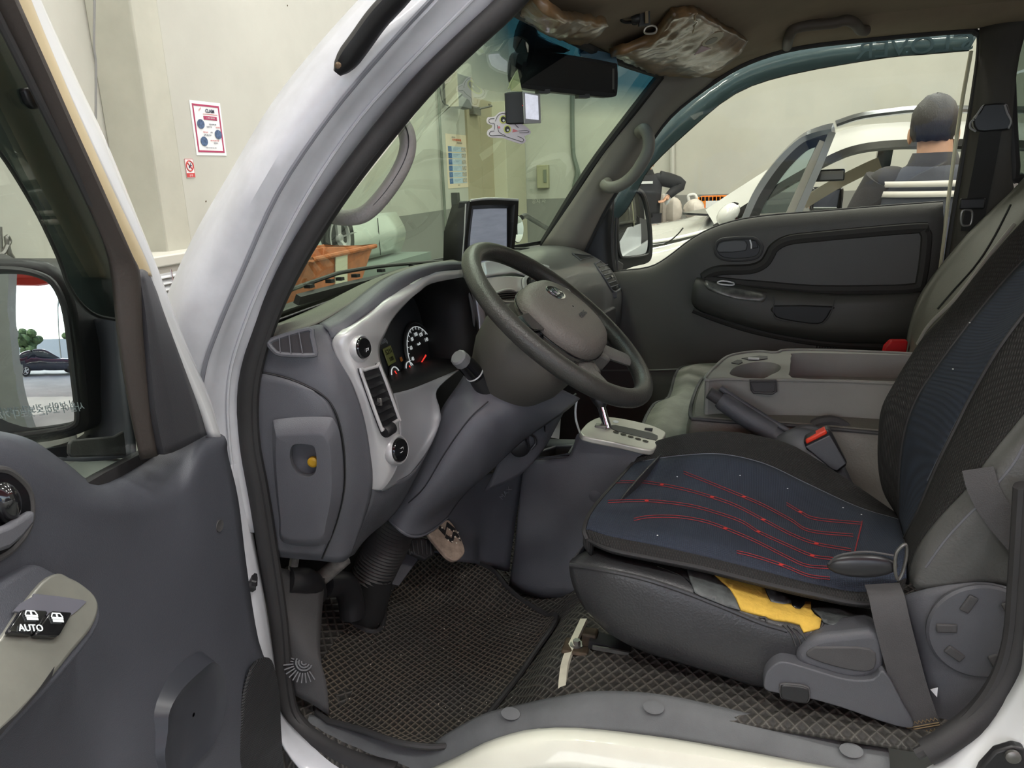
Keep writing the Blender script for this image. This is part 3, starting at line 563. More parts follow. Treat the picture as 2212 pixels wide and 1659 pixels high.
# end panel
ep = [[(560, 745, .04), (600, 728, .045), (650, 712, .06), (694, 702, .092), (718, 732, .09)],
      [(552, 830, .038), (600, 825, .045), (660, 820, .055), (715, 812, .07), (757, 816, .10)],
      [(548, 900, .036), (600, 900, .045), (670, 900, .055), (738, 898, .075), (784, 894, .11)],
      [(556, 975, .036), (605, 975, .045), (675, 975, .055), (748, 970, .08), (799, 965, .12)],
      [(576, 1060, .036), (620, 1060, .045), (685, 1060, .058), (752, 1056, .085), (803, 1052, .125)],
      [(592, 1140, .036), (630, 1140, .046), (690, 1140, .062), (745, 1135, .09), (786, 1120, .12)],
      [(600, 1202, .038), (640, 1206, .050), (690, 1210, .07), (735, 1214, .095), (757, 1200, .115)]]
EPR = [Q(r) for r in ep]
obj('end_panel', G().patch(EPR, 5, 5), PLAS2, dash, solid=.003)
er = [cr(r, 5) for r in EPR]
def inset(rows, dn): return [[p+dn for p in r] for r in rows]
# seam and fuse cover
seam = Q([(556, 803, .035), (599, 811, .042), (637, 823, .048), (676, 841, .056), (699, 856, .062), (714, 873, .066), (728, 904, .069), (738, 948, .073), (743, 1000, .076), (741, 1060, .077), (724, 1132, .078), (694, 1206, .068)])
cv = [Q([(558, 806, .033), (590, 811, .038), (637, 825, .045), (676, 843, .053)]), Q([(552, 880, .031), (600, 880, .038), (670, 880, .048), (713, 878, .062)]),
      Q([(556, 960, .031), (605, 960, .038), (680, 958, .050), (736, 952, .070)]), Q([(572, 1050, .031), (620, 1050, .040), (685, 1052, .052), (741, 1050, .075)]),
      Q([(590, 1130, .032), (630, 1132, .042), (680, 1134, .056), (724, 1130, .076)]), Q([(601, 1196, .034), (630, 1199, .044), (665, 1202, .056), (694, 1204, .066)])]
fc = obj('fuse_cover', G().patch(cv, 4, 5), PLAS2, dash, solid=.004)
obj('cover_gap', G().tube(cr([p+V(.002, -.001, 0) for p in seam], 4), .0016, 6), BLACK, dash)
# raised box with pull pocket
pk = plane3(P(590, 930, .026), P(720, 930, .050), P(610, 1180, .03))
box_o = QP(pk, [(586, 925), (600, 908), (700, 903), (722, 915), (735, 960), (737, 1060), (722, 1125), (700, 1180), (610, 1176), (600, 1120), (588, 1010)])
g = G(); top = [p+pk[1]*.013 for p in QP(pk, [(606, 950), (614, 938), (690, 935), (706, 944), (714, 975), (716, 1050), (706, 1115), (692, 1150), (622, 1148), (614, 1110), (606, 1010)])]
bo_c = cr([p-pk[1]*.006 for p in box_o], 4, True); to_c = cr(top, 4, True)
pkt_px = [(627, 972), (636, 960), (665, 960), (680, 968), (684, 1000), (680, 1022), (665, 1030), (645, 1026), (632, 1010), (626, 990), (626, 985)]
po = cr(QP(pk, pkt_px, .013), 4, True); pb = cr(QP(pk, [(a*.9+66, b*.9+100) for a, b in pkt_px], -.012), 4, True)
# rotate ring starts so the rings line up by angle
def align(ring, ref):
    n = len(ring); best = min(range(n), key=lambda k: sum((ring[(i+k) % n]-ref[i]).length for i in range(0, n, 6))); return ring[best:]+ring[:best]
to_c = align(to_c, bo_c); po = align(po, to_c); pb = align(pb, po)
g.grid([bo_c, [p.lerp(q, .8)+pk[1]*.003 for p, q in zip(bo_c, to_c)], to_c, po, [p-pk[1]*.01 for p in po], pb], closed=True); n_ = len(pb); g.add(pb, [tuple(range(n_))])
obj('pull_pocket', g, PLAS2, fc)
obj('release_knob', G().lathe([(.008, -.004), (.008, .002), (.005, .004), (.004, .004)], P(676, 998, pl=(pk[0], pk[1])), pk[1], 16), mat('yellow_plastic', (206, 160, 40), .4), fc)
obj('lettering', G().add(*label_mesh('PULL', .011, P(640, 1143, pl=(pk[0]+pk[1]*.004, pk[1])), P(660, 1145, pl=pk)-P(620, 1141, pl=pk), V(0, 0, 1))), PLASD, fc)
# side demister vent
vp = plane3(P(600, 740, .040), P(665, 720, .062), P(630, 765, .043))
vo = QP(vp, [(583, 742), (600, 731), (668, 712), (675, 730), (681, 758), (676, 768), (610, 766), (592, 757)])
v_ = obj('side_vent', G().tube(cr([p+vp[1]*.004 for p in vo], 3, True), .004, 8, True), PLAS2, dash)
obj('vent_opening', G().prism(cr([p+vp[1]*.005 for p in vo], 3, True), -vp[1]*.004), BLACK, v_)
for x0, ya_, x1, yb_ in ((604, 731, 606, 762), (625, 724, 629, 763), (646, 718, 654, 763)):
    obj('vane', G().strap(QP(vp, [(x0, ya_), (x1, yb_)], .006), vp[1], .006, .0014), PLAS2, v_)
# ---- silver bezel
bz = [[(998, 583, .475), (998, 588, .47), (998, 592, .467), (998, 598, .47)],
      [(939, 589, .365), (937, 595, .355), (935, 603, .35), (932, 611, .355)],
      [(898, 605, .30), (900, 613, .29), (903, 622, .285), (905, 629, .295)],
      [(837, 645, .20), (850, 645, .205), (865, 647, .215), (880, 650, .245)],
      [(788, 681, .15), (806, 682, .155), (828, 684, .18), (848, 687, .215)],
      [(735, 717, .098), (762, 716, .105), (798, 720, .14), (830, 722, .185)],
      [(719, 737, .089), (745, 738, .092), (785, 742, .125), (819, 747, .178)],
      [(723, 760, .088), (752, 765, .094), (790, 770, .125), (819, 772, .178)],
      [(738, 790, .092), (765, 793, .098), (800, 796, .13), (826, 796, .178)],
      [(757, 820, .098), (780, 822, .104), (812, 820, .13), (835, 818, .178)],
      [(772, 856, .104), (795, 857, .108), (826, 853, .135), (848, 852, .180)],
      [(784, 896, .110), (806, 897, .113), (836, 893, .138), (858, 890, .172)],
      [(796, 960, .118), (820, 962, .122), (842, 960, .135), (862, 955, .160)],
      [(800, 1005, .123), (822, 1008, .127), (842, 1008, .135), (858, 1006, .150)],
      [(801, 1040, .127), (815, 1042, .130), (828, 1042, .133), (840, 1040, .140)],
      [(801, 1056, .130), (808, 1057, .132), (816, 1058, .134), (824, 1058, .137)]]
BZ = [Q(r) for r in bz]
GBZ = G().patch(BZ, 5, 6); bezel = obj('silver_bezel', GBZ, SILV, dash, solid=.003); bbz = bvh(GBZ)
lb = [[(846, 851, .182), (888, 840, .25), (939, 820, .33), (996, 796, .43)], [(854, 880, .178), (890, 876, .235), (925, 858, .285), (944, 842, .315)],
      [(862, 935, .165), (892, 925, .21), (926, 905, .255), (950, 885, .28)], [(860, 985, .153), (885, 972, .19), (915, 955, .23), (950, 912, .268)],
      [(850, 1020, .143), (865, 1012, .165), (888, 998, .195), (925, 970, .235)], [(824, 1060, .137), (834, 1058, .145), (850, 1048, .16), (880, 1030, .19)]]
GLB = G().patch([Q(r) for r in lb], 5, 6); blb = bvh(GLB); obj('lower_bezel', GLB, mat('grey_satin_trim', (160, 161, 165), .4, metal=.3, bump=.03, bs=600), dash, solid=.003)
# panel from bezel down under the column
lp = [[(803, 1052, .13), (850, 1040, .16), (890, 1022, .195), (925, 972, .245)], [(795, 1090, .126), (830, 1085, .155), (860, 1072, .185), (890, 1045, .22)], [(780, 1130, .122), (800, 1132, .15), (820, 1125, .18), (850, 1110, .22)], [(757, 1200, .117), (764, 1196, .13), (775, 1180, .15), (790, 1160, .18)]]
obj('knee_panel', G().patch([Q(r) for r in lp], 4, 4), PLAS, dash, solid=.003)
# round button and knob wells
def oval(px, py, y, rx, ry, name, base, m1, m2):   # round control set on the bezel skin
    h0_ = hit(bbz, px, py) or hit(blb, px, py) or P(px, py, y); pl = plane3(h0_, h0_+V(.006, .03, -.002), h0_+V(.004, .002, -.03)); pl = (h0_+pl[1]*.002, pl[1]); r_ = (P(px+rx, py, pl=pl)-P(px, py, pl=pl)).length
    c = P(px, py, pl=pl); o = obj(name, G().lathe([(r_*1.25, -.008), (r_*1.3, .0), (r_*1.12, .006), (r_*1.02, .004)], c, pl[1], 28), m1, dash)
    obj('button_face', G().lathe([(r_, 0), (r_, .006), (r_*.9, .0085)], c, pl[1], 28), m2, o); return o, c, pl, r_
o_, c_, pl_, r_ = oval(779, 752, .105, 15, 25, 'round_button', 0, SILV, GLOSSB)
obj('button_insert', G().lathe([(r_*.55, 0), (r_*.55, .0095)], c_+V(0, .004, -.004), pl_[1], 20), STEEL, o_)
o2 = obj('button_symbol', G().tube([c_+pl_[1]*.0102+V(0, .004+.004*a, -.004+.004*b) for a, b in ((-1, -.6), (-1, .6), (.2, .6), (.2, -.2), (-.4, -.2), (.2, -.2), (.9, .6), (.9, -.6))], .0005, 5), PAPER, o_)
o_, c_, pl_, r_ = oval(858, 972, .168, 16, 26, 'mirror_knob', 0, SILV, GLOSSB)
obj('knob_mark', G().tube([c_+pl_[1]*.009+V(0, .005*a, .006*b) for a, b in ((-1, -.5), (1, -.5), (1, .6), (-.6, .6))], .0006, 5), PAPER, o_)
# vertical vent with slats
hb_ = lambda a, b, o=.003: hit(bbz, a, b, o) or hit(blb, a, b, o)
vp = plane3(hb_(785, 815, .004), hb_(812, 815, .004), hb_(838, 905, .006))
vo = QP(vp, [(777, 806), (782, 800), (810, 792), (817, 794), (856, 900), (855, 908), (825, 924), (818, 921)])
vt = obj('column_vent', G().tube(cr([p+vp[1]*.004 for p in vo], 3, True), .0028, 8, True), SILV, dash)
obj('vent_opening', G().prism(cr([p+vp[1]*.004 for p in vo], 3, True), -vp[1]*.006), BLACK, vt)
for k in range(6):
    f_ = (k+.6)/6.3; xl, yl = 784+40*f_, 806+112*f_; xr, yr = 812+40*f_, 796+108*f_
    a, b = QP(vp, [(xl, yl), (xr, yr)], .004); obj('slat', G().strap([a, b], vp[1]*.8+V(0, 0, -.5), .014, .0014), BLACK, vt)
a, = QP(vp, [(820, 868)], .008); obj('vent_tab', G().box((a.x-.004, a.y-.002, a.z-.006), (a.x+.004, a.y+.002, a.z+.006)), STEEL, vt, bev=.001)
a, = QP(vp, [(839, 928)], .004); obj('thumb_wheel', G().lathe([(.009, -.010), (.010, -.008), (.010, .008), (.009, .010)], a, V(.3, 1, .15), 20), BLACK, vt)
# ---- instrument cluster
gl = [(998, 598, .47), (965, 601, .415), (932, 611, .355), (905, 629, .295), (880, 650, .245), (848, 687, .215), (830, 722, .185), (819, 747, .178), (819, 772, .178), (826, 796, .178), (835, 818, .178), (846, 851, .182), (888, 840, .25), (939, 820, .33), (996, 796, .43), (1022, 786, .49), (1031, 770, .50), (1032, 720, .52), (1024, 660, .53), (1014, 620, .515)]
gl = Q(gl); cx_ = sum(gl, V(0, 0, 0))/len(gl)
GZ = (V(-.605, .3, 1.15), V(.96, -.0, .28).normalized())       # gauge face plane
gb = [p.lerp(cx_, .08)+V(-.03, 0, .0) for p in gl]; gb2 = [Vector((0, 0, 0)) for p in gl]
for i, p in enumerate(gb): q = p.lerp(cx_, .06); gb2[i] = V(GZ[0].x-(GZ[1].z/GZ[1].x)*(q.z-1.15), q.y, q.z)
hood = obj('instrument_hood', G().grid([cr(gl, 3, True), cr(gb, 3, True), cr(gb2, 3, True)], closed=True), mat('matt_black_hood', (30, 29, 29), .6, bump=.1, bs=500), dash, solid=.003)
clu = obj('instrument_cluster', G().prism([p-GZ[1]*.001 for p in cr(gb2, 3, True)], -GZ[1]*.004), mat('gauge_face', (40, 44, 48), .45), dash)
CR_, CU_ = V(0, 1, 0), V(-.28, 0, .96)
WINK = mat('gauge_white', (215, 222, 222), .5, emit=.25); REDN = mat('needle_red', (240, 60, 50), .4, emit=.5)
gq = lambda px, py, off=.002: P(px, py, pl=(GZ[0]+GZ[1]*off, GZ[1]))
def dial(cxp, r, name):
    c = gq(*cxp); o = obj(name, G().lathe([(r, .001), (r*1.02, .004), (r*1.06, .002)], c, GZ[1], 40).lathe([(r, 0), (r, .0012)], c, GZ[1], 40), BLACK, clu); return o, c
r1 = .068
sp, c = dial((912, 772), r1, 'speedometer')
g = G(); g.tube([c+GZ[1]*.003+(CR_*cos(R(225-a))+CU_*sin(R(225-a)))*(r1*.9) for a in range(0, 271, 9)], .0009, 5)
for a in range(0, 271, 13):
    d_ = CR_*cos(R(225-a))+CU_*sin(R(225-a)); g.obox(c+GZ[1]*.003+d_*r1*.86, d_*.003, d_.cross(GZ[1])*.0006, GZ[1]*.0004)
obj('scale_ring', g, WINK, sp)
g = G()
for i, tx in enumerate(['0', '20', '40', '60', '80', '100', '120', '140', '160', '180', '200']):
    a = R(225-i*27); d_ = CR_*cos(a)+CU_*sin(a); g.add(*label_mesh(tx, .0105, c+GZ[1]*.003+d_*r1*.68, CR_, CU_))
g.add(*label_mesh('km/h', .007, c+GZ[1]*.003+CU_*r1*.4, CR_, CU_)); obj('numbers', g, WINK, sp)
d_ = (gq(904, 785)-gq(917, 764)).normalized(); obj('needle', G().prism([c+GZ[1]*.006-d_*.006+d_.cross(GZ[1])*.0016, c+GZ[1]*.006-d_*.006-d_.cross(GZ[1])*.0016, c+GZ[1]*.006+d_*r1*.7-d_.cross(GZ[1])*.0007, c+GZ[1]*.006+d_*r1*.7+d_.cross(GZ[1])*.0007], GZ[1]*.001), REDN, sp)
for px, py, nm, lets in ((853, 812, 'fuel_gauge', 'EF'), (884, 800, 'temperature_gauge', 'CH')):
    s2, c = dial((px, py), .021, nm); g = G().tube([c+GZ[1]*.003+(CR_*cos(R(a))+CU_*sin(R(a)))*.016 for a in range(20, 161, 14)], .0012, 5)
    g.add(*label_mesh(lets[0], .006, c+GZ[1]*.003+V(0, -.013, -.003), CR_, CU_)).add(*label_mesh(lets[1], .006, c+GZ[1]*.003+V(0, .013, -.003), CR_, CU_)); obj('scale_ring', g, WINK, s2)
    d_ = (CR_*.45+CU_*-.9).normalized(); obj('needle', G().prism([c+GZ[1]*.005-d_*.010+d_.cross(GZ[1])*.0013, c+GZ[1]*.005-d_*.010-d_.cross(GZ[1])*.0013, c+GZ[1]*.005+d_*.008-d_.cross(GZ[1])*.0006, c+GZ[1]*.005+d_*.008+d_.cross(GZ[1])*.0006], GZ[1]*.001), REDN, s2)
a = gq(841, 768); g = G().obox(a, CR_*.016, CU_*.016, GZ[1]*.0012); lcd = obj('odometer_display', g, mat('lcd_olive', (112, 118, 66), .3), clu, bev=.001)
obj('digits', G().add(*label_mesh('5231', .013, a+GZ[1]*.002+CU_*.007, CR_, CU_)).add(*label_mesh('188', .011, a+GZ[1]*.002-CU_*.007, CR_, CU_)), mat('lcd_dark', (44, 50, 30), .4), lcd)
g = G().add(*label_mesh('0000', .012, gq(828, 738), CR_, CU_)).add(*label_mesh('0', .010, gq(836, 739), CR_, CU_)); obj('warning_symbols', g, mat('dull_symbol', (120, 124, 128), .5), clu)
obj('warning_lamp', G().obox(gq(867, 776), CR_*.003, CU_*.004, GZ[1]*.001), mat('amber_symbol', (206, 130, 60), .4), clu)
for a, b, c, d in ((953, 788, 968, 779), (887, 823, 903, 811)):
    p0, p1 = gq(a, b, .002), gq(c, d, .028); obj('reset_stalk', G().tube([p0, p1], .0016, 8), BLACK, clu); 
# right silver strip of the bezel seen past the rim
rs = [[(1026, 640, .535), (1040, 640, .545)], [(1034, 700, .53), (1050, 700, .545)], [(1034, 770, .51), (1056, 770, .53)], [(1008, 792, .46), (1040, 800, .50)]]
obj('bezel_right_edge', G().patch([Q(r) for r in rs], 4, 3), SILV, dash, solid=.004)
# ---- passenger and centre dashboard, sections across the cab (x, z) from windscreen to lower edge
def sec(y, pts): return [V(a, y, b) for a, b in pts]
S0 = sec(.52, [(-.775, 1.222), (-.66, 1.245), (-.56, 1.262), (-.525, 1.255), (-.515, 1.21), (-.51, 1.15), (-.52, 1.06), (-.55, .95), (-.62, .86)])
S1 = sec(.66, [(-.785, 1.219), (-.66, 1.238), (-.55, 1.25), (-.495, 1.235), (-.478, 1.19), (-.468, 1.12), (-.48, 1.03), (-.52, .93), (-.60, .85)])
S2 = sec(.84, [(-.785, 1.219), (-.66, 1.238), (-.54, 1.248), (-.485, 1.23), (-.462, 1.18), (-.45, 1.11), (-.46, 1.02), (-.50, .92), (-.58, .85)])
S3 = sec(1.02, [(-.77, 1.22), (-.65, 1.238), (-.53, 1.246), (-.455, 1.215), (-.418, 1.15), (-.405, 1.08), (-.415, 1.0), (-.45, .92), (-.54, .85)])
S4 = sec(1.22, [(-.73, 1.222), (-.62, 1.236), (-.50, 1.238), (-.43, 1.20), (-.395, 1.14), (-.382, 1.07), (-.39, .99), (-.43, .91), (-.52, .85)])
S5 = sec(1.40, [(-.64, 1.228), (-.57, 1.234), (-.49, 1.224), (-.41, 1.18), (-.372, 1.12), (-.362, 1.06), (-.38, .98), (-.42, .90), (-.52, .85)])
S6 = sec(1.475, [(-.59, 1.222), (-.54, 1.222), (-.47, 1.205), (-.40, 1.16), (-.366, 1.10), (-.358, 1.05), (-.37, .97), (-.43, .90), (-.54, .85)])
GPD = G().patch([S0, S1, S2, S3, S4, S5, S6], 5, 5); bpd = bvh(GPD)
obj('passenger_dash', GPD, mat('satin_grey_dash', (104, 104, 104), .34, bump=.12, bs=800, var=.04, vs=7, coat=.2), dash, solid=.004)
# centre silver fascia with vent and fan knob
fp = plane3(P(1080, 640, .62), P(1165, 630, .80), P(1130, 690, .66))
fo_ = QP(fp, [(1040, 604), (1075, 596), (1125, 597), (1155, 604), (1175, 628), (1195, 668), (1180, 690), (1120, 678), (1060, 655), (1042, 630)], .008)
ctr = obj('centre_fascia', G().prism(cr(fo_, 4, True), -fp[1]*.02), SILV, dash, bev=.003)
vo = QP(fp, [(1064, 640), (1085, 628), (1108, 627), (1122, 640), (1118, 650), (1090, 652)], .012)
cvn = obj('centre_vent', G().tube(cr(vo, 3, True), .003, 8, True), SILV, dash); obj('vent_opening', G().prism(cr(vo, 3, True), -fp[1]*.008), BLACK, cvn)
for k in range(3): a, b = QP(fp, [(1068+6*k, 636-1*k+5*k), (1117, 632+5*k)], .012); obj('slat', G().strap([a, b], fp[1], .008, .0012), PLASD, cvn)
c = P(1148, 628, pl=(fp[0]+fp[1]*.010, fp[1])); kn = obj('fan_knob', G().lathe([(.034, 0), (.035, .006), (.030, .009)], c, fp[1], 32), SILV, dash)
obj('knob_face', G().lathe([(.029, .006), (.029, .010), (.024, .012)], c, fp[1], 32), GLOSSB, kn)
obj('knob_grip', G().obox(c+fp[1]*.016, V(.2, .6, -.7).normalized()*.024, fp[1].cross(V(.2, .6, -.7)).normalized()*.006, fp[1]*.006), BLACK, kn, bev=.002)
obj('lettering', G().add(*label_mesh('0', .009, c+fp[1]*.0125+V(0, -.012, .018), V(0, 1, -.1), V(-.2, 0, 1))).add(*label_mesh('8', .009, c+fp[1]*.0125+V(0, .010, .020), V(0, 1, -.1), V(-.2, 0, 1))), PAPER, kn)
# glovebox face, passenger vent, defroster outlet
gp = plane3(V(-.378, 1.0, 1.05), V(-.372, 1.3, 1.05), V(-.392, 1.0, .95)); gp = (gp[0], gp[1])
gb_ = [V(-.44, .93, 1.075), V(-.383, 1.1, 1.07), V(-.368, 1.35, 1.06), V(-.372, 1.38, .97), V(-.385, 1.2, .95), V(-.43, .95, .95)]
o = obj('glovebox_lid', G().prism([p+V(.012, 0, 0) for p in gb_], V(-.02, 0, 0)), PLASD, dash, bev=.006)
hp = Q([(1185, 690, .93), (1225, 668, .98), (1262, 662, 1.06), (1276, 690, 1.06)])
obj('glovebox_seam', G().tube(cr([p+V(.006, -.004, 0) for p in Q([(1180, 692, .93), (1272, 664, 1.06), (1276, 700, 1.06)])], 3), .0015, 6), BLACK, o)
vp = plane3(P(1288, 568, 1.42), P(1336, 610, 1.47), P(1320, 630, 1.42))
vo = QP(vp, [(1283, 572), (1300, 564), (1316, 570), (1330, 592), (1339, 616), (1338, 628), (1322, 632), (1306, 606)], .006)
vpx = [(1283, 572), (1300, 564), (1316, 570), (1330, 592), (1337, 612), (1336, 626), (1322, 630), (1306, 606)]
pv = obj('passenger_vent', G().tube(hl(bpd, vpx+vpx[:1], .003, 3)[:-1], .0035, 8, True), PLAS2, dash); obj('vent_opening', decal(bpd, vpx, .0028, 8), BLACK, pv, solid=.001)
for k in range(6): q_ = hits(bpd, [(1291+5*k, 579+8.5*k), (1310+4.2*k, 574+8.5*k)], .005); obj('slat', G().tube(q_, .0022, 6), PLAS2, pv)
a = hit(bpd, 1316, 600, .004); obj('vent_tab', G().lathe([(.004, 0), (.004, .008)], a, vp[1], 12), STEEL, pv)
a = hit(bpd, 1324, 638, .003) or P(1324, 638, 1.4); obj('vent_wheel', G().obox(a, V(.006, .004, 0), V(0, 0, .009), vp[1]*.004), PLAS2, pv, bev=.001)
pts = hits(bpd, [(1236, 552), (1268, 547), (1282, 558), (1254, 566)], .001); c_ = sum(pts, V(0, 0, 0))/4
df = obj('defroster_outlet', G().prism([p+V(0, 0, .004) for p in pts], V(0, 0, -.01)), BLACK, dash); obj('outlet_frame', G().tube([p+V(0, 0, .005) for p in pts], .002, 6, True), PLAS2, df)
# lower centre stack, sockets and switches right of column
kp = [Q([(1080, 990, .44), (1140, 935, .46), (1195, 890, .49), (1245, 850, .55)]), Q([(1062, 1030, .44), (1130, 985, .46), (1180, 940, .49), (1222, 880, .55)]), Q([(1045, 1062, .435), (1110, 1035, .455), (1150, 1000, .47), (1180, 960, .50)])]
kl = obj('socket_panel', G().patch(kp, 4, 4), PLAS, dash, solid=.004)
kpl = plane3(P(1100, 960, .45), P(1190, 900, .49), P(1110, 1020, .455))
obj('socket_cap', G().lathe([(.020, 0), (.020, .010), (.016, .013)], P(1122, 963, pl=(kpl[0]+kpl[1]*.004, kpl[1])), kpl[1]+V(0, -.3, 0), 24), BLACK, kl)
obj('socket_hole', G().obox(P(1142, 946, pl=(kpl[0]+kpl[1]*.004, kpl[1])), V(0, .016, .004), V(0, -.004, .014), kpl[1]*.004), GLOSSB, kl)
obj('cap_tether', G().tube(cr([P(a, b, pl=(kpl[0]+kpl[1]*.012, kpl[1])) for a, b in ((1128, 958), (1138, 940), (1152, 942), (1158, 956), (1148, 970))], 4), .0025, 6), BLACK, kl)
sw = P(1176, 911, pl=(kpl[0]+kpl[1]*.006, kpl[1])); so2 = obj('rocker_switch', G().obox(sw, V(-.2, .6, .3).normalized()*.012, V(.1, -.3, .8).normalized()*.016, kpl[1]*.006), BLACK, kl, bev=.002)
obj('lettering', G().add(*label_mesh('ESP', .008, sw+kpl[1]*.0066, V(-.2, .8, .2), V(.1, -.2, 1))), PAPER, so2)
# footwell centre plastic (heater housing) behind pedals
hh = [Q([(905, 1000, .42), (1000, 1030, .46), (1075, 1020, .50), (1135, 1000, .52)]), Q([(930, 1100, .42), (1010, 1110, .48), (1060, 1110, .52), (1118, 1100, .54)]), Q([(960, 1180, .43), (1020, 1185, .49), (1040, 1190, .53), (1105, 1190, .55)]), Q([(975, 1212, .43), (1020, 1216, .49), (1045, 1222, .53), (1100, 1235, .55)])]
hb = obj('heater_housing', G().patch(hh, 4, 4), PLAS, dash, solid=.004)
obj('moulded_mark', G().add(*label_mesh('MAX', .014, P(1090, 1063, .50)+V(.004, -.006, 0), V(.55, .5, .6), V(-.5, -.2, .8))), PLAS2, hb)
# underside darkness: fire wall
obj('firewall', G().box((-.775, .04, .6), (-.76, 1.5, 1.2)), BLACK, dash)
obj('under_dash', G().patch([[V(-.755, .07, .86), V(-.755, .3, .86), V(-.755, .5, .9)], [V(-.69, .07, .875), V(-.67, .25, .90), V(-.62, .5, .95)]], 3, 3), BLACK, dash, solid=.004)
g = G().tube(Q([(660, 1275, .12), (705, 1240, .16), (745, 1205, .2)]), .014, 10).tube(Q([(632, 1235, .08), (636, 1210, .09), (638, 1190, .1)]), .008, 8)
obj('steering_linkage', g, mat('dusty_metal', (128, 126, 122), .7, var=.3, vs=60), dash)
obj('pipe_elbow', G().tube(cr(Q([(622, 1252, .07), (650, 1252, .09), (672, 1262, .12), (680, 1285, .14)]), 4), .022, 14).tube(cr(Q([(700, 1262, .16), (740, 1262, .2), (757, 1290, .22), (762, 1330, .22)]), 4), .024, 14), BLACK, dash)
# white sheet of film lying on the centre of the dash behind the wheel
fl = [Q([(1036, 572, .62), (1075, 560, .72), (1120, 562, .82), (1190, 580, 1.0)]), Q([(1036, 585, .60), (1080, 578, .70), (1130, 582, .80), (1205, 605, .98)]), Q([(1038, 604, .575), (1080, 597, .66), (1125, 598, .76), (1200, 640, .93)])]
tag(obj('plastic_film', G().patch([[p+V(.004, 0, .004) for p in r] for r in fl], 4, 4), mat('pale_film', (198, 198, 206), .25, coat=.5, bump=.2, bs=40), solid=.001), 'pale shiny protective film lying on dash centre behind the steering wheel', 'film')
# ================================================================ steering column + stalk
col = thing('steering_column', 'dark grey steering column cover with ribbed rubber boot reaching the floor', 'steering column', (-.5, .36, .75))
cc_ = [[(1012, 798, .33), (1045, 790, .32), (1110, 800, .34), (1190, 830, .40), (1252, 860, .47)], [(990, 832, .315), (1040, 850, .30), (1105, 868, .315), (1165, 878, .37), (1225, 884, .455)],
       [(952, 890, .295), (1010, 905, .27), (1070, 915, .29), (1130, 915, .35), (1195, 905, .44)], [(925, 968, .275), (975, 975, .255), (1025, 975, .275), (1075, 970, .33), (1130, 950, .425)],
       [(878, 1040, .262), (925, 1050, .243), (970, 1052, .265), (1015, 1045, .32), (1065, 1010, .405)], [(835, 1102, .255), (868, 1118, .238), (905, 1122, .252), (945, 1105, .30), (1000, 1070, .385)],
       [(830, 1108, .258), (860, 1141, .236), (890, 1158, .25), (925, 1150, .29), (965, 1118, .36)]]
CC = [Q(r) for r in cc_]; low = CC[-1]
obj('column_cover', G().patch(CC, 5, 6), PLAS2, col, solid=.004, sharp=60)
obj('cover_rim', G().tube(cr(low, 5), .0035, 8), PLAS2, col)
sm = Q([(1052, 866, .288), (1010, 905, .268), (960, 975, .255), (915, 1050, .243), (880, 1085, .24)])
obj('cover_seam', G().tube(cr([p+V(.003, -.002, 0) for p in sm], 4), .0011, 6), BLACK, col)
# upper shroud behind the wheel (olive grey bowl)
WC = V(-.300, .38, 1.200); TILT = R(40); WU = V(0, 1, 0); WV = V(-cos(TILT), 0, sin(TILT)); WN = WU.cross(WV)
if WN.z < 0: WN = -WN
ax = -WN
obj('upper_shroud', G().lathe([(.088, .024), (.104, .04), (.110, .065), (.104, .10), (.088, .13), (.07, .16)], WC+V(-.015, 0, .0), ax, 40, up=WU, sc=.86), mat('shroud_grey', (80, 77, 72), .6, bump=.2, bs=500), col)
a0, a1 = P(862, 1120, .33), P(800, 1250, .31)
path = [a0.lerp(a1, i/60) for i in range(61)]; rr = [(.035+.006*min(1, i/20))*(1+.055*sin(i*2*pi/3)) for i in range(61)]
obj('rubber_boot', G().tube(path, rr, 24), mat('boot_rubber', (58, 57, 56), .55), col, sharp=70)
b0, b1 = P(812, 1235, .31), P(787, 1345, .285)
obj('lower_boot', G().tube([b0, b0.lerp(b1, .3), b0.lerp(b1, .8), b1, b1+(b1-b0)*.06], [.034, .038, .036, .032, .026], 20), mat('felt_black', (26, 26, 26), .95), col)
# stalk
s0, s1, s2, s3 = P(1052, 838, .318), P(1030, 812, .30), P(1010, 790, .285), P(990, 772, .265)
st = obj('indicator_stalk', G().tube([s0, s0.lerp(s1, .6), s1], [.021, .018, .0165], 24), BLACK, col)
obj('stalk_grip', G().tube([s1, s2, s2.lerp(s3, .5)], [.0165, .0158, .0152], 24), GLOSSB, st)
obj('stalk_tip', G().tube([s2.lerp(s3, .5), s3, s3+(s3-s2)*.1], [.0152, .0148, .012], 10), mat('grey_stalk_end', (120, 120, 122), .5), st)
obj('stalk_ring', G().tube([s1+(s2-s1)*.2, s1+(s2-s1)*.28], .0172, 24), PAPER, st)
obj('stalk_collar', G().tube([s0+(s0-s1)*.3, s0], [.026, .0225], 24), PLAS2, st)
# ================================================================ steering wheel
sw_ = thing('steering_wheel', 'worn grey steering wheel with padded hub tilted above the column', 'steering wheel', WC)
RR = .187; g = G(); n = 96
ring = [WC+WU*(RR*cos(2*pi*i/n))+WV*(RR*sin(2*pi*i/n)) for i in range(n)]
obj('rim', g.tube(ring, .0165, 20, True), mat('worn_grey_rim', (62, 61, 58), .34, bump=.35, bs=420, var=.12, vs=14, rv=.1), sw_)
def wp(u, v, w=0): return WC+WU*u+WV*v+WN*w
HUB = mat('leathery_hub_grey', (98, 96, 92), .5, bump=.6, bs=330, var=.04)
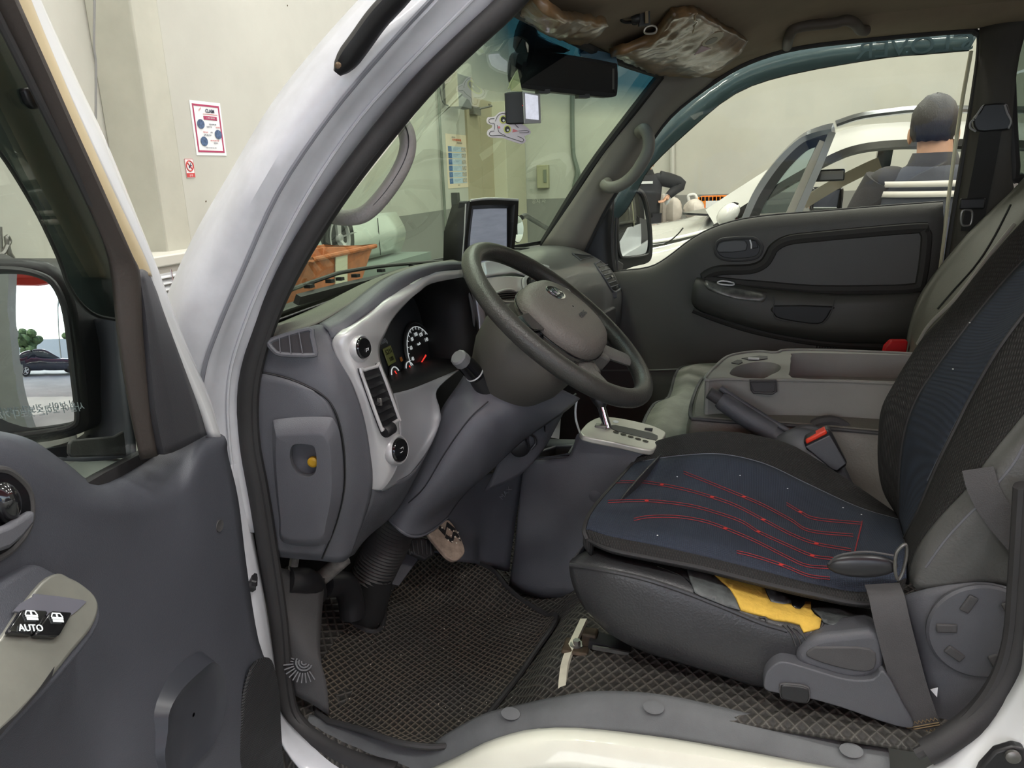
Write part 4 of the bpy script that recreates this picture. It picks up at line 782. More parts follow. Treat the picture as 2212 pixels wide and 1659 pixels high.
# dished lower carrier
outl = [(-.150, .035), (-.120, .062), (-.07, .072), (0, .075), (.07, .072), (.120, .062), (.150, .035), (.165, .0), (.160, -.03), (.14, -.075), (.105, -.125), (.085, -.150), (.045, -.120), (0, -.105), (-.045, -.120), (-.085, -.150), (-.105, -.125), (-.14, -.075), (-.160, -.03), (-.165, 0)]
o1 = cr([wp(u, v, -.018) for u, v in outl], 3, True); o2 = cr([wp(u*.92, v*.92, -.034) for u, v in outl], 3, True)
g = G().grid([cr([wp(u*.97, v*.97, -.004) for u, v in outl], 3, True), o1, o2], closed=True)
# lower spokes flare into rim
obj('spoke_carrier', G().prism(cr([wp(u*.55, v*.75, -.006) for u, v in outl], 3, True), -WN*.03), HUB, sw_, bev=.008, seg=3)
for s in (-1, 1):
    lo = [wp(s*u, v, w) for u, v, w in ((.04, -.06, -.012), (.075, -.095, -.010), (.105, -.135, -.004), (.118, -.148, 0))]
    obj('lower_spoke', G().tube(cr(lo, 4), [.024-.0007*i for i in range(13)], 14, flat=.42, up=WU*.8+WV*.6*s), HUB, sw_)
    up_ = [wp(s*u, v, w) for u, v, w in ((.06, .01, -.012), (.11, .022, -.008), (.150, .030, -.003), (.180, .032, 0))]
    us = obj('side_spoke', G().tube(cr(up_, 4), [.030-.0008*i for i in range(13)], 14, flat=.36, up=WV), GLOSSB, sw_)
    obj('spoke_insert', G().prism([wp(s*u, v, w) for u, v, w in ((.104, .044, .004), (.158, .048, .005), (.172, .036, .005), (.156, .014, .005), (.108, .004, .004))], WN*.005), SILV if s > 0 else GLOSSB, us, bev=.002)
pad = [(1.2*a_, 1.16*b_-.004) for a_, b_ in [(-.085, .045), (-.06, .066), (-.02, .074), (.02, .074), (.06, .066), (.085, .045), (.094, .01), (.090, -.025), (.070, -.055), (.03, -.070), (-.03, -.070), (-.070, -.055), (-.090, -.025), (-.094, .01)]]
rows = [cr([wp(u*k, v*k, w) for u, v in pad], 4, True) for k, w in ((1.0, -.008), (1.03, .004), (1.0, .016), (.93, .024), (.8, .030), (.55, .034), (.25, .036), (.02, .036))]
hp_ = obj('airbag_pad', G().grid(rows, closed=True), mat('brown_grey_pad', (106, 101, 96), .5, bump=.7, bs=330, var=.04), sw_, sharp=70)
em = obj('emblem', G().lathe([(.030, 0), (.031, .0025), (.027, .003)], wp(0, .038, .0325), WN+WV*.12, 40, up=WU, sc=.6), CHRO, hp_)
obj('emblem_field', G().lathe([(.0268, .002), (.0268, .0034)], wp(0, .038, .0325), WN+WV*.12, 40, up=WU, sc=.58), GLOSSB, em)
obj('emblem_letters', G().add(*label_mesh('KIA', .022, wp(0, .038, .0364), WU, WV, sx=1.25, bold=.0009)), CHRO, em)
obj('lettering', G().add(*label_mesh('AIRBAG', .013, wp(0, -.022, .0375), WU, WV)), PLASD, hp_)
obj('hub_gap', G().tube(cr([wp(u*1.035, v*1.035, .0) for u, v in pad], 4, True), .0016, 6, True), GLOSSB, hp_)
# ================================================================ pedals
def pedal(name, lab, c, rx, ry, fwd, m, pat=True):
    t = thing(name, lab, 'pedal', c); n_ = fwd.normalized(); u = V(0, 1, 0); u = (u-n_*u.dot(n_)).normalized(); v = n_.cross(u)
    if v.z < 0: v = -v
    return t, n_, u, v
t, n_, u, v = pedal('accelerator_pedal', 'long dusty tan and black patterned pedal pad right of column', P(968, 1165, .40), 0, 0, V(.62, -.25, .74), STEEL)
TANP = mat('dusty_tan_pad', (182, 160, 142), .8, var=.25, vs=50); c = P(968, 1165, .40)
pl = (c, n_); ol = QP(pl, [(925, 1152), (938, 1146), (962, 1124), (975, 1128), (992, 1155), (1004, 1185), (1000, 1200), (985, 1210), (968, 1204), (950, 1185)])
obj('pad', G().prism(cr(ol, 4, True), -n_*.010), TANP, t, bev=.002)
for q in ([(948, 1141), (962, 1156), (966, 1136), (982, 1150), (985, 1143), (966, 1127), (962, 1146), (950, 1135)], [(962, 1160), (978, 1172), (984, 1155), (996, 1168), (990, 1155), (980, 1146), (976, 1163), (964, 1154)]):
    obj('grip_pattern', G().prism(QP(pl, q, .0025), -n_*.003), BLACK, t)
g = G()
for k in range(10): a, = QP(pl, [(955+(k*37) % 40, 1140+(k*23) % 36)], .004); g.ell(a, u*.002, v*.002, n_*.0015, 8, 4)
obj('studs', g, mat('stud_cream', (222, 210, 190), .5), t)
obj('pedal_arm', G().tube([c-n_*.01, c-n_*.04+v*.10, c-n_*.06+v*.2], .007, 8), BLACK, t)
c = P(905, 1182, .36); t, n_, u, v = pedal('brake_pedal', 'worn black ribbed brake pedal half hidden behind the ribbed boot', c, 0, 0, V(.66, -.2, .7), RUB)
pl = (c, n_); obj('pad', G().prism(QP(pl, [(876, 1172), (900, 1160), (934, 1165), (940, 1196), (920, 1208), (880, 1190)]), -n_*.012), RUB, t, bev=.003)
g = G()
for k in range(6): a, b = QP(pl, [(880+10*k, 1168), (886+9*k, 1198)], .001); g.tube([a, b], .0018, 6)
obj('pad_ribs', g, PLASD, t); obj('pedal_arm', G().tube([c-n_*.01, c-n_*.05+v*.12], .008, 8), BLACK, t)
c = P(860, 1245, .36); t = thing('footrest_block', 'dark slanted plastic block on the floor right of the boot', 'footrest', c)
obj('block', G().prism(Q([(862, 1268, .33), (838, 1262, .31), (868, 1232, .35), (905, 1210, .38)]), V(-.03, .02, .03)), PLAS, t, bev=.003)
# ================================================================ floor mat in the driver's footwell
FM = wave_bump(mat('dirty_rubber_mat', (80, 78, 74), .75, var=.4, vs=6, c2=(112, 102, 90)), 30, [R(20), R(-62)], 1, .004, (34, 32, 30), 'max')
fm = thing('floor_mat', 'dirty black waffle pattern rubber mat in the driver footwell', 'floor mat', (-.45, .2, .6))
ol = [(686, 1548), (700, 1490), (632, 1400), (630, 1290), (690, 1272), (735, 1290), (745, 1335), (790, 1368), (826, 1362), (835, 1300), (862, 1262), (925, 1212), (985, 1208), (1060, 1235), (1095, 1275), (1185, 1338), (1200, 1352), (1150, 1425), (1060, 1545), (985, 1615), (930, 1622), (860, 1612), (784, 1585)]
def draped(px_out, zf, step=.012, lift=.004):
    o = [P(a, b, z=.60) for a, b in px_out]
    for it in range(4): o = [P(a, b, z=zf(p.x, p.y)) for (a, b), p in zip(px_out, o)]
    o = cr(o, 3, True); poly = [p.xy for p in o]; xs = [p.x for p in poly]; ys = [p.y for p in poly]; pts = list(poly)
    def inside(x, y):
        c = False; n = len(poly)
        for i in range(n):
            a, b = poly[i], poly[i-1]
            if (a.y > y) != (b.y > y) and x < (b.x-a.x)*(y-a.y)/(b.y-a.y)+a.x: c = not c
        return c
    x = min(xs)
    while x < max(xs):
        y = min(ys)
        while y < max(ys):
            if inside(x, y): pts.append(Vector((x, y)))
            y += step
        x += step
    n = len(poly); r = delaunay_2d_cdt(pts, [(i, (i+1) % n) for i in range(n)], [tuple(range(n))], 1, 1e-5)
    return G().add([V(p.x, p.y, zf(p.x, p.y)+lift) for p in r[0]], [tuple(f) for f in r[2]]), [V(p.x, p.y, zf(p.x, p.y)+lift) for p in poly]
def zmat(x, y): return fz(x, y)+.004+.004*sin(x*22)*sin(y*17)+(.02*max(0, .03-y)/.05)+max(0, (y-.40))*.25
mg, mo = draped(ol, zmat)
obj('mat_body', mg, FM, fm, solid=.006); obj('raised_edge', G().tube([p+V(0, 0, .003) for p in mo], .005, 8, True), RUB, fm)
g = G(); 
for k in range(90):
    a, b = random.uniform(700, 1150), random.uniform(1225, 1560); 
    p = P(a, b, z=.60); z = zmat(p.x, p.y)+.0085; p = P(a, b, z=z)
    s = random.uniform(.0004, .0011); g.ell(p, V(s, 0, 0), V(0, s*1.3, 0), V(0, 0, s*.6), 6, 4)
cr_ = obj('grit', g, mat('pale_grit', (190, 182, 168), .9)); cr_['kind'] = 'stuff'; tag(cr_, 'pale sand grains scattered over the dirty floor mat', 'grit')
# ================================================================ driver's door, swung open towards the camera
DA = R(80); D0 = V(-.66, -.05, 1); DD = V(cos(DA), -sin(DA), 0); DN = V(sin(DA), cos(DA), 0); DPL = (D0, DN)
def DQ(pts): return [P(a, b, pl=(D0+DN*o, DN)) for a, b, o in pts]
def DP(pts, o=0): return [P(a, b, pl=(D0+DN*o, DN)) for a, b in pts]
dd = thing('driver_door', 'open driver door in front left with grey panel and white window frame', 'car door', (-.66, -.05, .6))
DPM = mat('door_panel_grey', (76, 78, 86), .5, bump=.3, bs=800, var=.07, vs=5)
rows = [[(-90, 925, -.05), (0, 936, -.05), (70, 956, -.05), (140, 1003, -.05), (215, 1045, -.055), (320, 982, -.06), (400, 952, -.05), (468, 940, -.045), (485, 946, -.03)],
 [(-90, 945, -.01), (0, 950, -.01), (60, 973, -.01), (130, 1018, -.01), (207, 1062, -.02), (300, 1035, -.03), (390, 990, -.02), (442, 962, -.01), (488, 956, -.016)],
 [(-90, 985, .0), (0, 1000, 0), (60, 1020, 0), (120, 1055, 0), (195, 1088, -.003), (290, 1092, -.012), (378, 1058, -.008), (430, 1005, -.0), (490, 985, -.014)],
 [(-90, 1080, .0), (0, 1090, 0), (60, 1100, 0), (120, 1120, 0), (200, 1140, -.003), (290, 1140, -.010), (375, 1120, -.006), (438, 1080, .0), (512, 1080, -.014)],
 [(-90, 1250, .0), (0, 1250, 0), (60, 1250, 0), (120, 1250, 0), (200, 1250, -.003), (290, 1250, -.006), (375, 1240, -.003), (455, 1220, .0), (530, 1225, -.012)],
 [(-90, 1400, .0), (0, 1400, 0), (60, 1400, 0), (120, 1400, 0), (200, 1400, 0), (290, 1400, .0), (380, 1390, .0), (470, 1360, .0), (556, 1385, -.008)],
 [(-90, 1540, .0), (0, 1540, 0), (60, 1540, 0), (120, 1540, 0), (200, 1540, 0), (290, 1540, .01), (390, 1530, .015), (500, 1500, .015), (592, 1500, .004)],
 [(-90, 1760, .0), (0, 1760, 0), (60, 1760, 0), (120, 1760, 0), (200, 1760, 0), (290, 1760, .02), (390, 1760, .025), (500, 1760, .022), (600, 1760, .006)]]
obj('inner_panel', G().patch([DQ(r) for r in rows], 4, 4), DPM, dd, solid=.004, sharp=60)
# outer white skin
sk = [DQ([(-90, 960, -.10), (150, 1040, -.10), (320, 990, -.10), (466, 945, -.062), (470, 950, -.045)]), DQ([(-90, 1250, -.11), (150, 1250, -.11), (330, 1250, -.10), (512, 1250, -.062), (520, 1250, -.03)]), DQ([(-90, 1760, -.10), (150, 1760, -.10), (330, 1760, -.10), (588, 1760, -.062), (596, 1760, -.02)])]
obj('outer_skin', G().patch(sk, 5, 4), WHITE, dd, solid=.003)
# window frame bands
def band(name, l, r, m, off=0, th=.012, dq=DQ):
    a, b = cr(dq(l), 5), cr(dq(r), 5); c = [p.lerp(q, .5)+DN*off for p, q in zip(a, b)]
    return obj(name, G().patch([list(t) for t in zip(a, c, b)], 1, 4), m, dd, solid=th)
band('frame_outer', [(20, -90, -.03), (50, 0, -.03), (127, 186, -.03), (189, 321, -.03), (303, 560, -.03), (330, 640, -.03), (372, 745, -.03), (430, 880, -.03), (455, 945, -.03)],
     [(35, -90, -.045), (74, 0, -.045), (159, 186, -.045), (223, 321, -.045), (321, 560, -.045), (344, 620, -.045), (390, 740, -.045), (445, 865, -.045), (470, 955, -.045)], WHITE, .004)
band('frame_flange', [(-20, -90, -.02), (14, 0, -.02), (90, 170, -.02), (140, 280, -.02), (205, 420, -.02), (268, 550, -.02), (292, 596, -.02)],
     [(24, -90, -.03), (52, 0, -.03), (129, 186, -.03), (175, 290, -.03), (240, 430, -.03), (298, 550, -.03), (318, 600, -.03)], mat('aged_cream_paint', (206, 188, 150), .45, var=.12, vs=8), .004)
band('frame_seal', [(-60, -90, -.015), (-14, 0, -.015), (60, 150, -.015), (112, 265, -.015), (175, 400, -.015), (226, 530, -.015), (244, 600, -.015), (258, 740, -.015), (280, 880, -.015), (302, 990, -.015)],
     [(-18, -90, -.01), (18, 0, -.01), (92, 168, -.01), (143, 280, -.01), (208, 420, -.01), (270, 548, -.01), (292, 600, -.01), (298, 720, -.01), (312, 850, -.01), (330, 978, -.01)], mat('brown_black_seal', (52, 46, 42), .7, bump=.2, bs=300), .008)
obj('glass_run', G().tube(cr(DQ([(-80, -110, -.012), (20, 85, -.012), (95, 235, -.012), (170, 385, -.012), (232, 520, -.012), (262, 600, -.012), (274, 740, -.012), (290, 870, -.012), (312, 985, -.012)]), 4), .004, 8), RUB, dd)
obj('belt_strip', G().strap(DQ([(150, 1075, -.038), (215, 1036, -.045), (322, 978, -.055)]), V(0, 0, 1), .014, .012).tube(DQ([(205, 1035, -.052), (318, 972, -.062)]), .004, 8), RUB, dd)
# triangular corner trim
sl_ = [DQ([(293, 592, -.012), (302, 582, -.006), (318, 590, -.02)]), DQ([(297, 680, -.012), (322, 680, .004), (352, 672, -.03)]), DQ([(306, 800, -.012), (338, 800, .008), (400, 790, -.035)]), DQ([(318, 900, -.012), (352, 900, .010), (434, 880, -.038)]), DQ([(330, 976, -.012), (368, 978, .010), (447, 938, -.038)])]
obj('corner_trim', G().patch(sl_, 4, 4), mat('corner_trim_black', (58, 58, 62), .5, bump=.2, bs=700), dd, solid=.004, sharp=60)
# glass and sun visor strip
GO = -.045
obj('window_glass', G().prism(DP([(-120, -60), (-20, -20), (112, 250), (225, 520), (255, 600), (272, 760), (300, 985), (150, 1080), (-120, 1080)], GO), -DN*.004), glass('door_glass', (236, 240, 236)), dd)
VIS = glass('smoked_green_visor', (120, 130, 128), gloss=.12, rough=.15, dif=(70, 80, 80, .62))
vl = [(-120, 200), (-60, 262), (0, 330), (45, 398), (85, 468), (115, 530), (132, 570), (150, 620), (178, 660), (210, 682), (248, 690)]
obj('wind_deflector', G().prism(cr(DP(vl, GO-.012), 3)+DP([(250, 600), (225, 520), (112, 250), (-20, -20), (-120, -100)], GO-.012), -DN*.003), VIS, dd)
obj('deflector_edge', G().tube(cr(DP(vl, GO-.010), 3), .0022, 6), BLACK, dd)
obj('deflector_clip', G().prism(DP([(55, 190), (72, 188), (92, 215), (100, 232), (80, 236), (66, 222)], GO+.006), -DN*.01), BLACK, dd, bev=.003)
# screw recess and hinge cover
a, = DP([(479, 1136)], .003); obj('screw_recess', G().lathe([(.008, -.004), (.0075, -.002), (.005, -.003)], a, DN, 20, sc=1.2), PLASD, dd)
# inner handle
hr = DP([(-60, 1020), (0, 1014), (32, 1028), (60, 1060), (67, 1103), (60, 1139), (36, 1175), (0, 1203), (-60, 1225)], .004)
h_o = obj('handle_recess', G().prism(cr(hr, 3), DN*.002), GLOSSB, dd)
obj('recess_rim', G().tube(cr(hr[:], 4), .0035, 8), PLASD, h_o)
obj('door_lever', G().prism(DP([(-60, 1155), (0, 1133), (56, 1100), (56, 1128), (30, 1160), (0, 1185), (-60, 1205)], .012), DN*.010), PLAS2, h_o, bev=.004)
obj('lever_pivot', G().ell(DP([(10, 1085)], .01)[0], V(0, .01, 0), V(0, 0, .018), DN*.012), GLOSSB, h_o)
# armrest with switch plate
ap = plane3(DQ([(127, 1236, .02)])[0], DQ([(-60, 1400, .045)])[0], DQ([(200, 1370, .055)])[0])
apx = [(127, 1236), (150, 1245), (175, 1258), (205, 1284), (215, 1314), (199, 1357), (160, 1405), (119, 1457), (80, 1503), (40, 1544), (0, 1584), (-70, 1650), (-70, 1440), (0, 1377), (40, 1318), (91, 1254)]
at = cr(QP(ap, apx), 3, True)
arm = obj('armrest', G().prism([p-ap[1]*.004 for p in cr(QP(ap, [(60, 1228), (90, 1215), (127, 1232), (180, 1256), (213, 1282), (228, 1318), (212, 1368), (130, 1470), (60, 1545), (0, 1612), (-80, 1700), (-80, 1330), (0, 1266)]), 3, True)], -DN*.09), DPM, dd, bev=.006, seg=3)
obj('switch_plate', G().prism(at, -ap[1]*.006), mat('worn_silver_plate', (160, 160, 152), .35, metal=.5, var=.12, vs=10), arm, bev=.004, seg=3)
wl = obj('switch_well', G().prism(cr(QP(ap, [(72, 1288), (82, 1283), (178, 1296), (182, 1305), (150, 1332), (140, 1330), (30, 1320)], .0012), 2, True), -ap[1]*.002), mat('well_grey', (120, 120, 132), .3, metal=.3), arm)
for pp, tx in (([(35, 1326), (42, 1323), (90, 1325), (94, 1330), (66, 1372), (58, 1377), (10, 1374), (8, 1368)], 'AUTO'), ([(97, 1330), (104, 1326), (143, 1328), (146, 1333), (120, 1377), (112, 1382), (68, 1379), (66, 1373)], '')):
    q = QP(ap, pp, .001); s_ = obj('window_switch', G().prism(q, ap[1]*.005), GLOSSB, arm, bev=.0015); c = sum(q, V(0, 0, 0))/len(q)+ap[1]*.0062
    ri = (QP(ap, [(pp[2][0], pp[2][1])])[0]-QP(ap, [(pp[1][0], pp[1][1])])[0]).normalized(); uu = ap[1].cross(ri)
    if uu.z < 0: uu = -uu
    g = G(); cc = c+uu*.005+ri*.003
    g.obox(cc-uu*.001, ri*.006, uu*.0009, ap[1]*.0002).obox(cc+uu*.0035, ri*.004, uu*.0005, ap[1]*.0002).tube([cc-ri*.006, cc-ri*.004+uu*.0035], .0005, 5).tube([cc+ri*.006, cc+ri*.004+uu*.0035], .0005, 5).tube([cc-uu*.0005, cc+uu*.003], .0007, 5).obox(cc-uu*.0035, ri*.0055, uu*.0012, ap[1]*.0002)
    if tx: g.add(*label_mesh(tx, .0085, c-uu*.007-ri*.001, ri, uu))
    obj('switch_marking', g, WINK, s_)
obj('worn_black_patch', G().prism(QP(ap, [(118, 1440), (112, 1462), (90, 1488), (55, 1530), (20, 1566), (0, 1590), (-10, 1592), (-5, 1580), (38, 1542), (80, 1494), (100, 1466)], .0008), -ap[1]*.001), BLACK, arm)
# door pocket + speaker grille
pk_ = DP([(449, 1429), (468, 1455), (475, 1490), (472, 1535), (449, 1604), (405, 1650), (360, 1700), (340, 1640), (346, 1580), (350, 1536), (377, 1489), (420, 1448)], .019)
g = G(); ro = cr(pk_, 3, True); c_ = sum(pk_, V(0, 0, 0))/len(pk_); ri_ = [p.lerp(c_, .14)+DN*.006 for p in ro]; rb_ = [p.lerp(c_, .3)+DN*.0035 for p in ro]; rc_ = [p.lerp(c_, .96)+DN*.0035 for p in ro]
ro2 = [p+(p-c_).normalized()*.012-DN*.012 for p in ro]
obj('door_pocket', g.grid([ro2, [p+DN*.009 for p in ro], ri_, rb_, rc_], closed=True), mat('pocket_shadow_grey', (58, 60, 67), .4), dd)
sp_ = DP([(575, 1420), (588, 1448), (597, 1500), (600, 1560), (600, 1720), (512, 1720), (514, 1560), (524, 1480), (545, 1430)], .014)
GR = wave_bump(mat('speaker_mesh', (62, 62, 66), .6), 100, [R(90)], .8, .002, (24, 24, 26), 'max', plane='xz')
obj('speaker_grille', G().prism(cr(sp_, 3, True), DN*.006), GR, dd, bev=.003)
# ---- driver side mirror
M0, = DP([(60, 760)], -.17); MN = V(.30, -.95, .105).normalized(); MPL = (M0, MN)
mir = obj('side_mirror', G().prism(cr(QP(MPL, [(-110, 575), (-60, 562), (0, 558), (60, 560), (112, 578), (150, 640), (170, 760), (182, 880), (180, 925), (150, 945), (60, 962), (-110, 975)], .004), 3, True), -MN*.09), BLACK, dd, bev=.012, seg=3)
def mconv(pts, Rm, off=0):           # convex mirror skin: disc of quads on a sphere
    c = sum(pts, V(0, 0, 0))/len(pts); cen = c-MN*Rm; rows = []
    for k in (1, .85, .7, .55, .4, .25, .12, .01):
        rows.append([cen+((c.lerp(p, k))-cen).normalized()*(Rm+off) for p in pts])
    return G().grid(rows, closed=True)
mo_ = cr(QP(MPL, [(-100, 600), (-40, 584), (30, 583), (80, 592), (115, 612), (138, 660), (150, 730), (160, 820), (168, 895), (160, 918), (120, 930), (0, 945), (-100, 955)], .010), 3, True)
obj('mirror_glass', mconv(mo_, .75), mat('mirror_silver', (238, 242, 245), .0, metal=1), mir, sharp=180)
obj('mirror_rim', G().tube([p+MN*.0 for p in mo_], .004, 8, True), BLACK, mir)
obj('mirror_writing', G().add(*label_mesh('사물이 보이는 것보다 가까이 있음', .012, QP(MPL, [(60, 893)], .0145)[0], QP(MPL, [(120, 886)])[0]-QP(MPL, [(0, 900)])[0], V(0, 0, 1), sx=-.8)), mat('etched_grey', (150, 160, 165), .4), mir)
arm_ = [DQ([(150, 600, -.16), (200, 690, -.12), (262, 640, -.07)]), DQ([(170, 720, -.16), (215, 760, -.12), (262, 700, -.065)]), DQ([(180, 850, -.16), (225, 850, -.11), (275, 850, -.06)]), DQ([(185, 940, -.16), (235, 950, -.10), (290, 960, -.06)]), DQ([(60, 985, -.16), (180, 992, -.10), (296, 985, -.06)])]
obj('mirror_arm', G().patch(arm_, 4, 4), mat('mirror_arm_grey', (64, 66, 72), .5, bump=.1, bs=600), mir, solid=.006)
obj('arm_cap', G().prism(DP([(143, 958), (150, 950), (240, 942), (262, 930), (268, 984), (150, 988), (142, 980)], -.058), DN*.004), PLASD, mir, bev=.002)
obj('arm_lower', G().prism(DP([(40, 975), (150, 962), (160, 990), (110, 986), (70, 985)], -.12), DN*.004), BLACK, mir)
# ================================================================ passenger door, closed
pd = thing('passenger_door', 'closed passenger door with dark panel and armrest on the far side', 'car door', (.1, 1.5, .62))
PDM = mat('passenger_panel_charcoal', (90, 88, 85), .62, bump=.25, bs=700, var=.06, vs=5)
tp = [(1230, 600), (1335, 588), (1400, 580), (1440, 560), (1500, 515), (1560, 487), (1640, 470), (1780, 458), (1900, 448), (2037, 438)]
def shift(pts, dy, y): return [P(a, b+dy, y) for a, b in pts]
r0 = shift(tp, 0, 1.512); r1 = shift(tp, 4, 1.50); r2 = shift(tp, 22, 1.482); r3 = shift(tp, 60, 1.478)
low = [[(1220, 800), (1330, 800), (1400, 790), (1440, 760), (1500, 740), (1560, 700), (1640, 690), (1780, 690), (1900, 685), (2015, 680)], [(1200, 1050), (1320, 1050), (1400, 1050), (1440, 1000), (1500, 1000), (1560, 1000), (1640, 1000), (1780, 1000), (1900, 990), (1990, 980)]]
obj('inner_panel', G().patch([r0, r1, r2, r3]+[QY(1.482, l) for l in low], 3, 3), PDM, pd, solid=.004, sharp=60)
obj('outer_skin', G().prism([V(-.62, 1.56, .55), V(.53, 1.56, .55), V(.53, 1.56, 1.30), V(.1, 1.56, 1.27), V(-.15, 1.56, 1.15), V(-.42, 1.56, 1.10), V(-.62, 1.56, 1.10)], V(0, .02, 0)), WHITE, pd)
obj('belt_seal', G().tube(cr(shift(tp, -1, 1.518), 3), .005, 8), RUB, pd)
# window glass + front quarter, visor
wg = [(1258, 552), (1312, 444), (1380, 340), (1446, 248), (1540, 172), (1620, 128), (1728, 97), (1902, 77), (2100, 62), (2116, 90), (2060, 470), (1900, 455), (1640, 475), (1560, 492), (1500, 520), (1440, 565), (1400, 585), (1335, 592)]
obj('window_glass', G().prism(QY(1.525, wg), V(0, .004, 0)), glass('side_glass', (244, 246, 240), gloss=.015), pd)
vz = cr(QY(1.55, [(1300, 470), (1316, 430), (1380, 326), (1446, 248), (1537, 174), (1620, 128), (1728, 98), (1902, 78), (2076, 63), (2115, 70)]), 3)
vz2 = cr(QY(1.55, [(1328, 478), (1352, 455), (1376, 413), (1406, 361), (1493, 278), (1589, 202), (1706, 161), (1902, 126), (2000, 117), (2093, 109)]), 3)
vis = obj('wind_deflector', G().grid([vz, vz2]), glass('blue_grey_visor', (150, 170, 180), gloss=.12, rough=.12, dif=(104, 124, 134, .62)), pd, solid=.003)
obj('deflector_edge', G().tube(vz2, .0018, 6), BLACK, pd)
a, b = P(2075, 98, 1.546), P(1985, 103, 1.546); c = P(1985, 100, 1.546)
obj('raised_lettering', G().add(*label_mesh('CLOVER', .062, P(1975, 101, 1.547), V(-1, 0, -.02), V(0, 0, 1), sx=1.25)).add(*label_mesh('S', .062, P(2090, 92, 1.547), V(-1, 0, -.02), V(0, 0, 1), sx=1.2)), mat('visor_letters', (74, 92, 102), .3), vis)
# padded insert with groove
ins = [(1672, 536), (1700, 520), (1760, 512), (1980, 493), (1996, 500), (2001, 520), (1990, 605), (1975, 622), (1900, 626), (1760, 626), (1660, 618), (1570, 610), (1523, 601), (1535, 590), (1560, 584), (1620, 582), (1650, 570), (1664, 550)]
gq_ = cr(QY(1.473, ins), 3, True)
obj('panel_groove', G().tube([p+V(0, .004, 0) for p in gq_], .016, 8, True, flat=1), mat('groove_black', (50, 48, 46), .7), pd)
obj('fabric_insert', G().prism(gq_, V(0, .02, 0)), mat('insert_fabric', (98, 97, 97), .85, bump=.4, bs=900), pd, bev=.004, seg=3)
# inner handle
hc = [(1546, 532), (1556, 519), (1580, 515), (1625, 514), (1641, 525), (1645, 538), (1636, 554), (1612, 560), (1570, 560), (1550, 550)]
ho_ = cr(QY(1.468, hc), 3, True)
hd = obj('handle_recess', G().prism([p+V(0, -.002, 0) for p in ho_], V(0, .012, 0)), BLACK, pd)
obj('recess_rim', G().tube([p+V(0, -.002, 0) for p in ho_], .0055, 8, True), PLASD, hd)
obj('door_lever', G().prism(cr(QY(1.460, [(1550, 532), (1562, 521), (1610, 519), (1613, 538), (1604, 543), (1552, 546)]), 2, True), V(0, .01, 0)), mat('lever_grey', (82, 82, 84), .45), hd, bev=.003)
obj('lock_tab', G().prism(QY(1.462, [(1622, 518), (1634, 520), (1638, 536), (1624, 537)]), V(0, .008, 0)), BLACK, hd, bev=.002)
obj('lock_mark', G().strap(QY(1.460, [(1620, 518), (1623, 528), (1623, 537)]), V(1, 0, 0), .004, .002), PAPER, hd)
# armrest
ar = [[(1505, 600, 1.472), (1560, 608, 1.47), (1650, 622, 1.47), (1780, 634, 1.47), (1900, 636, 1.472), (2000, 630, 1.475)],
      [(1500, 612, 1.44), (1560, 628, 1.425), (1650, 640, 1.42), (1780, 648, 1.42), (1900, 645, 1.425), (1998, 640, 1.44)],
      [(1494, 640, 1.435), (1560, 664, 1.42), (1650, 690, 1.412), (1780, 700, 1.412), (1900, 698, 1.42), (1990, 690, 1.435)],
      [(1500, 662, 1.455), (1560, 684, 1.44), (1650, 706, 1.43), (1780, 722, 1.43), (1900, 722, 1.435), (1985, 715, 1.45)],
      [(1530, 680, 1.478), (1600, 700, 1.475), (1680, 722, 1.475), (1800, 740, 1.475), (1900, 742, 1.475), (1985, 738, 1.475)]]
am = obj('armrest', G().patch([Q(r) for r in ar], 4, 4), mat('armrest_charcoal', (74, 73, 70), .55, bump=.2, bs=700), pd, solid=.004, sharp=60)
sp2 = [Q([(1524, 605, 1.452), (1560, 615, 1.442), (1600, 622, 1.435), (1655, 632, 1.432)]), Q([(1522, 614, 1.432), (1560, 628, 1.420), (1600, 636, 1.416), (1656, 642, 1.412)]), Q([(1530, 626, 1.428), (1560, 638, 1.416), (1600, 648, 1.410), (1648, 653, 1.408)])]
obj('silver_strip', G().patch(sp2, 3, 4), mat('scuffed_silver', (128, 128, 126), .35, metal=.4, var=.3, vs=40), am, solid=.003)
obj('switch_ring', G().tube(cr(Q([(1550, 610, 1.438), (1562, 607, 1.44), (1584, 611, 1.438), (1582, 616, 1.43), (1556, 614, 1.43)]), 3, True), .0025, 6, True), SILV, am)
gp_ = cr(QY(1.405, [(1670, 641), (1672, 652), (1671, 680), (1685, 692), (1750, 701), (1780, 698), (1797, 670), (1803, 644)]), 3)
ghd = obj('grab_cup', G().prism(cr(QY(1.406, [(1672, 660), (1797, 662), (1795, 672), (1778, 697), (1750, 700), (1688, 690), (1672, 680)]), 2, True), V(0, .03, 0)), BLACK, am, bev=.004)
obj('cup_line', G().tube(gp_, .0016, 6), PLASD, ghd)
obj('lower_groove', G().tube(cr(Q([(1498, 668, 1.478), (1560, 692, 1.478), (1640, 716, 1.478), (1760, 738, 1.478), (1900, 748, 1.478), (1985, 745, 1.478)]), 4), .012, 8), mat('groove_black', (50, 48, 46), .7), pd)
g = G()
for k in range(26): a, b = QY(1.476, [(1768+6*k, 726), (1764+6*k, 752)]); g.tube([a, b], .0018, 5)
obj('speaker_slots', g, BLACK, pd)
obj('map_pocket', G().tube(cr(QY(1.478, [(1300, 800), (1400, 800), (1520, 795)]), 3), .003, 6), mat('grey_piping', (120, 120, 118), .6), pd)
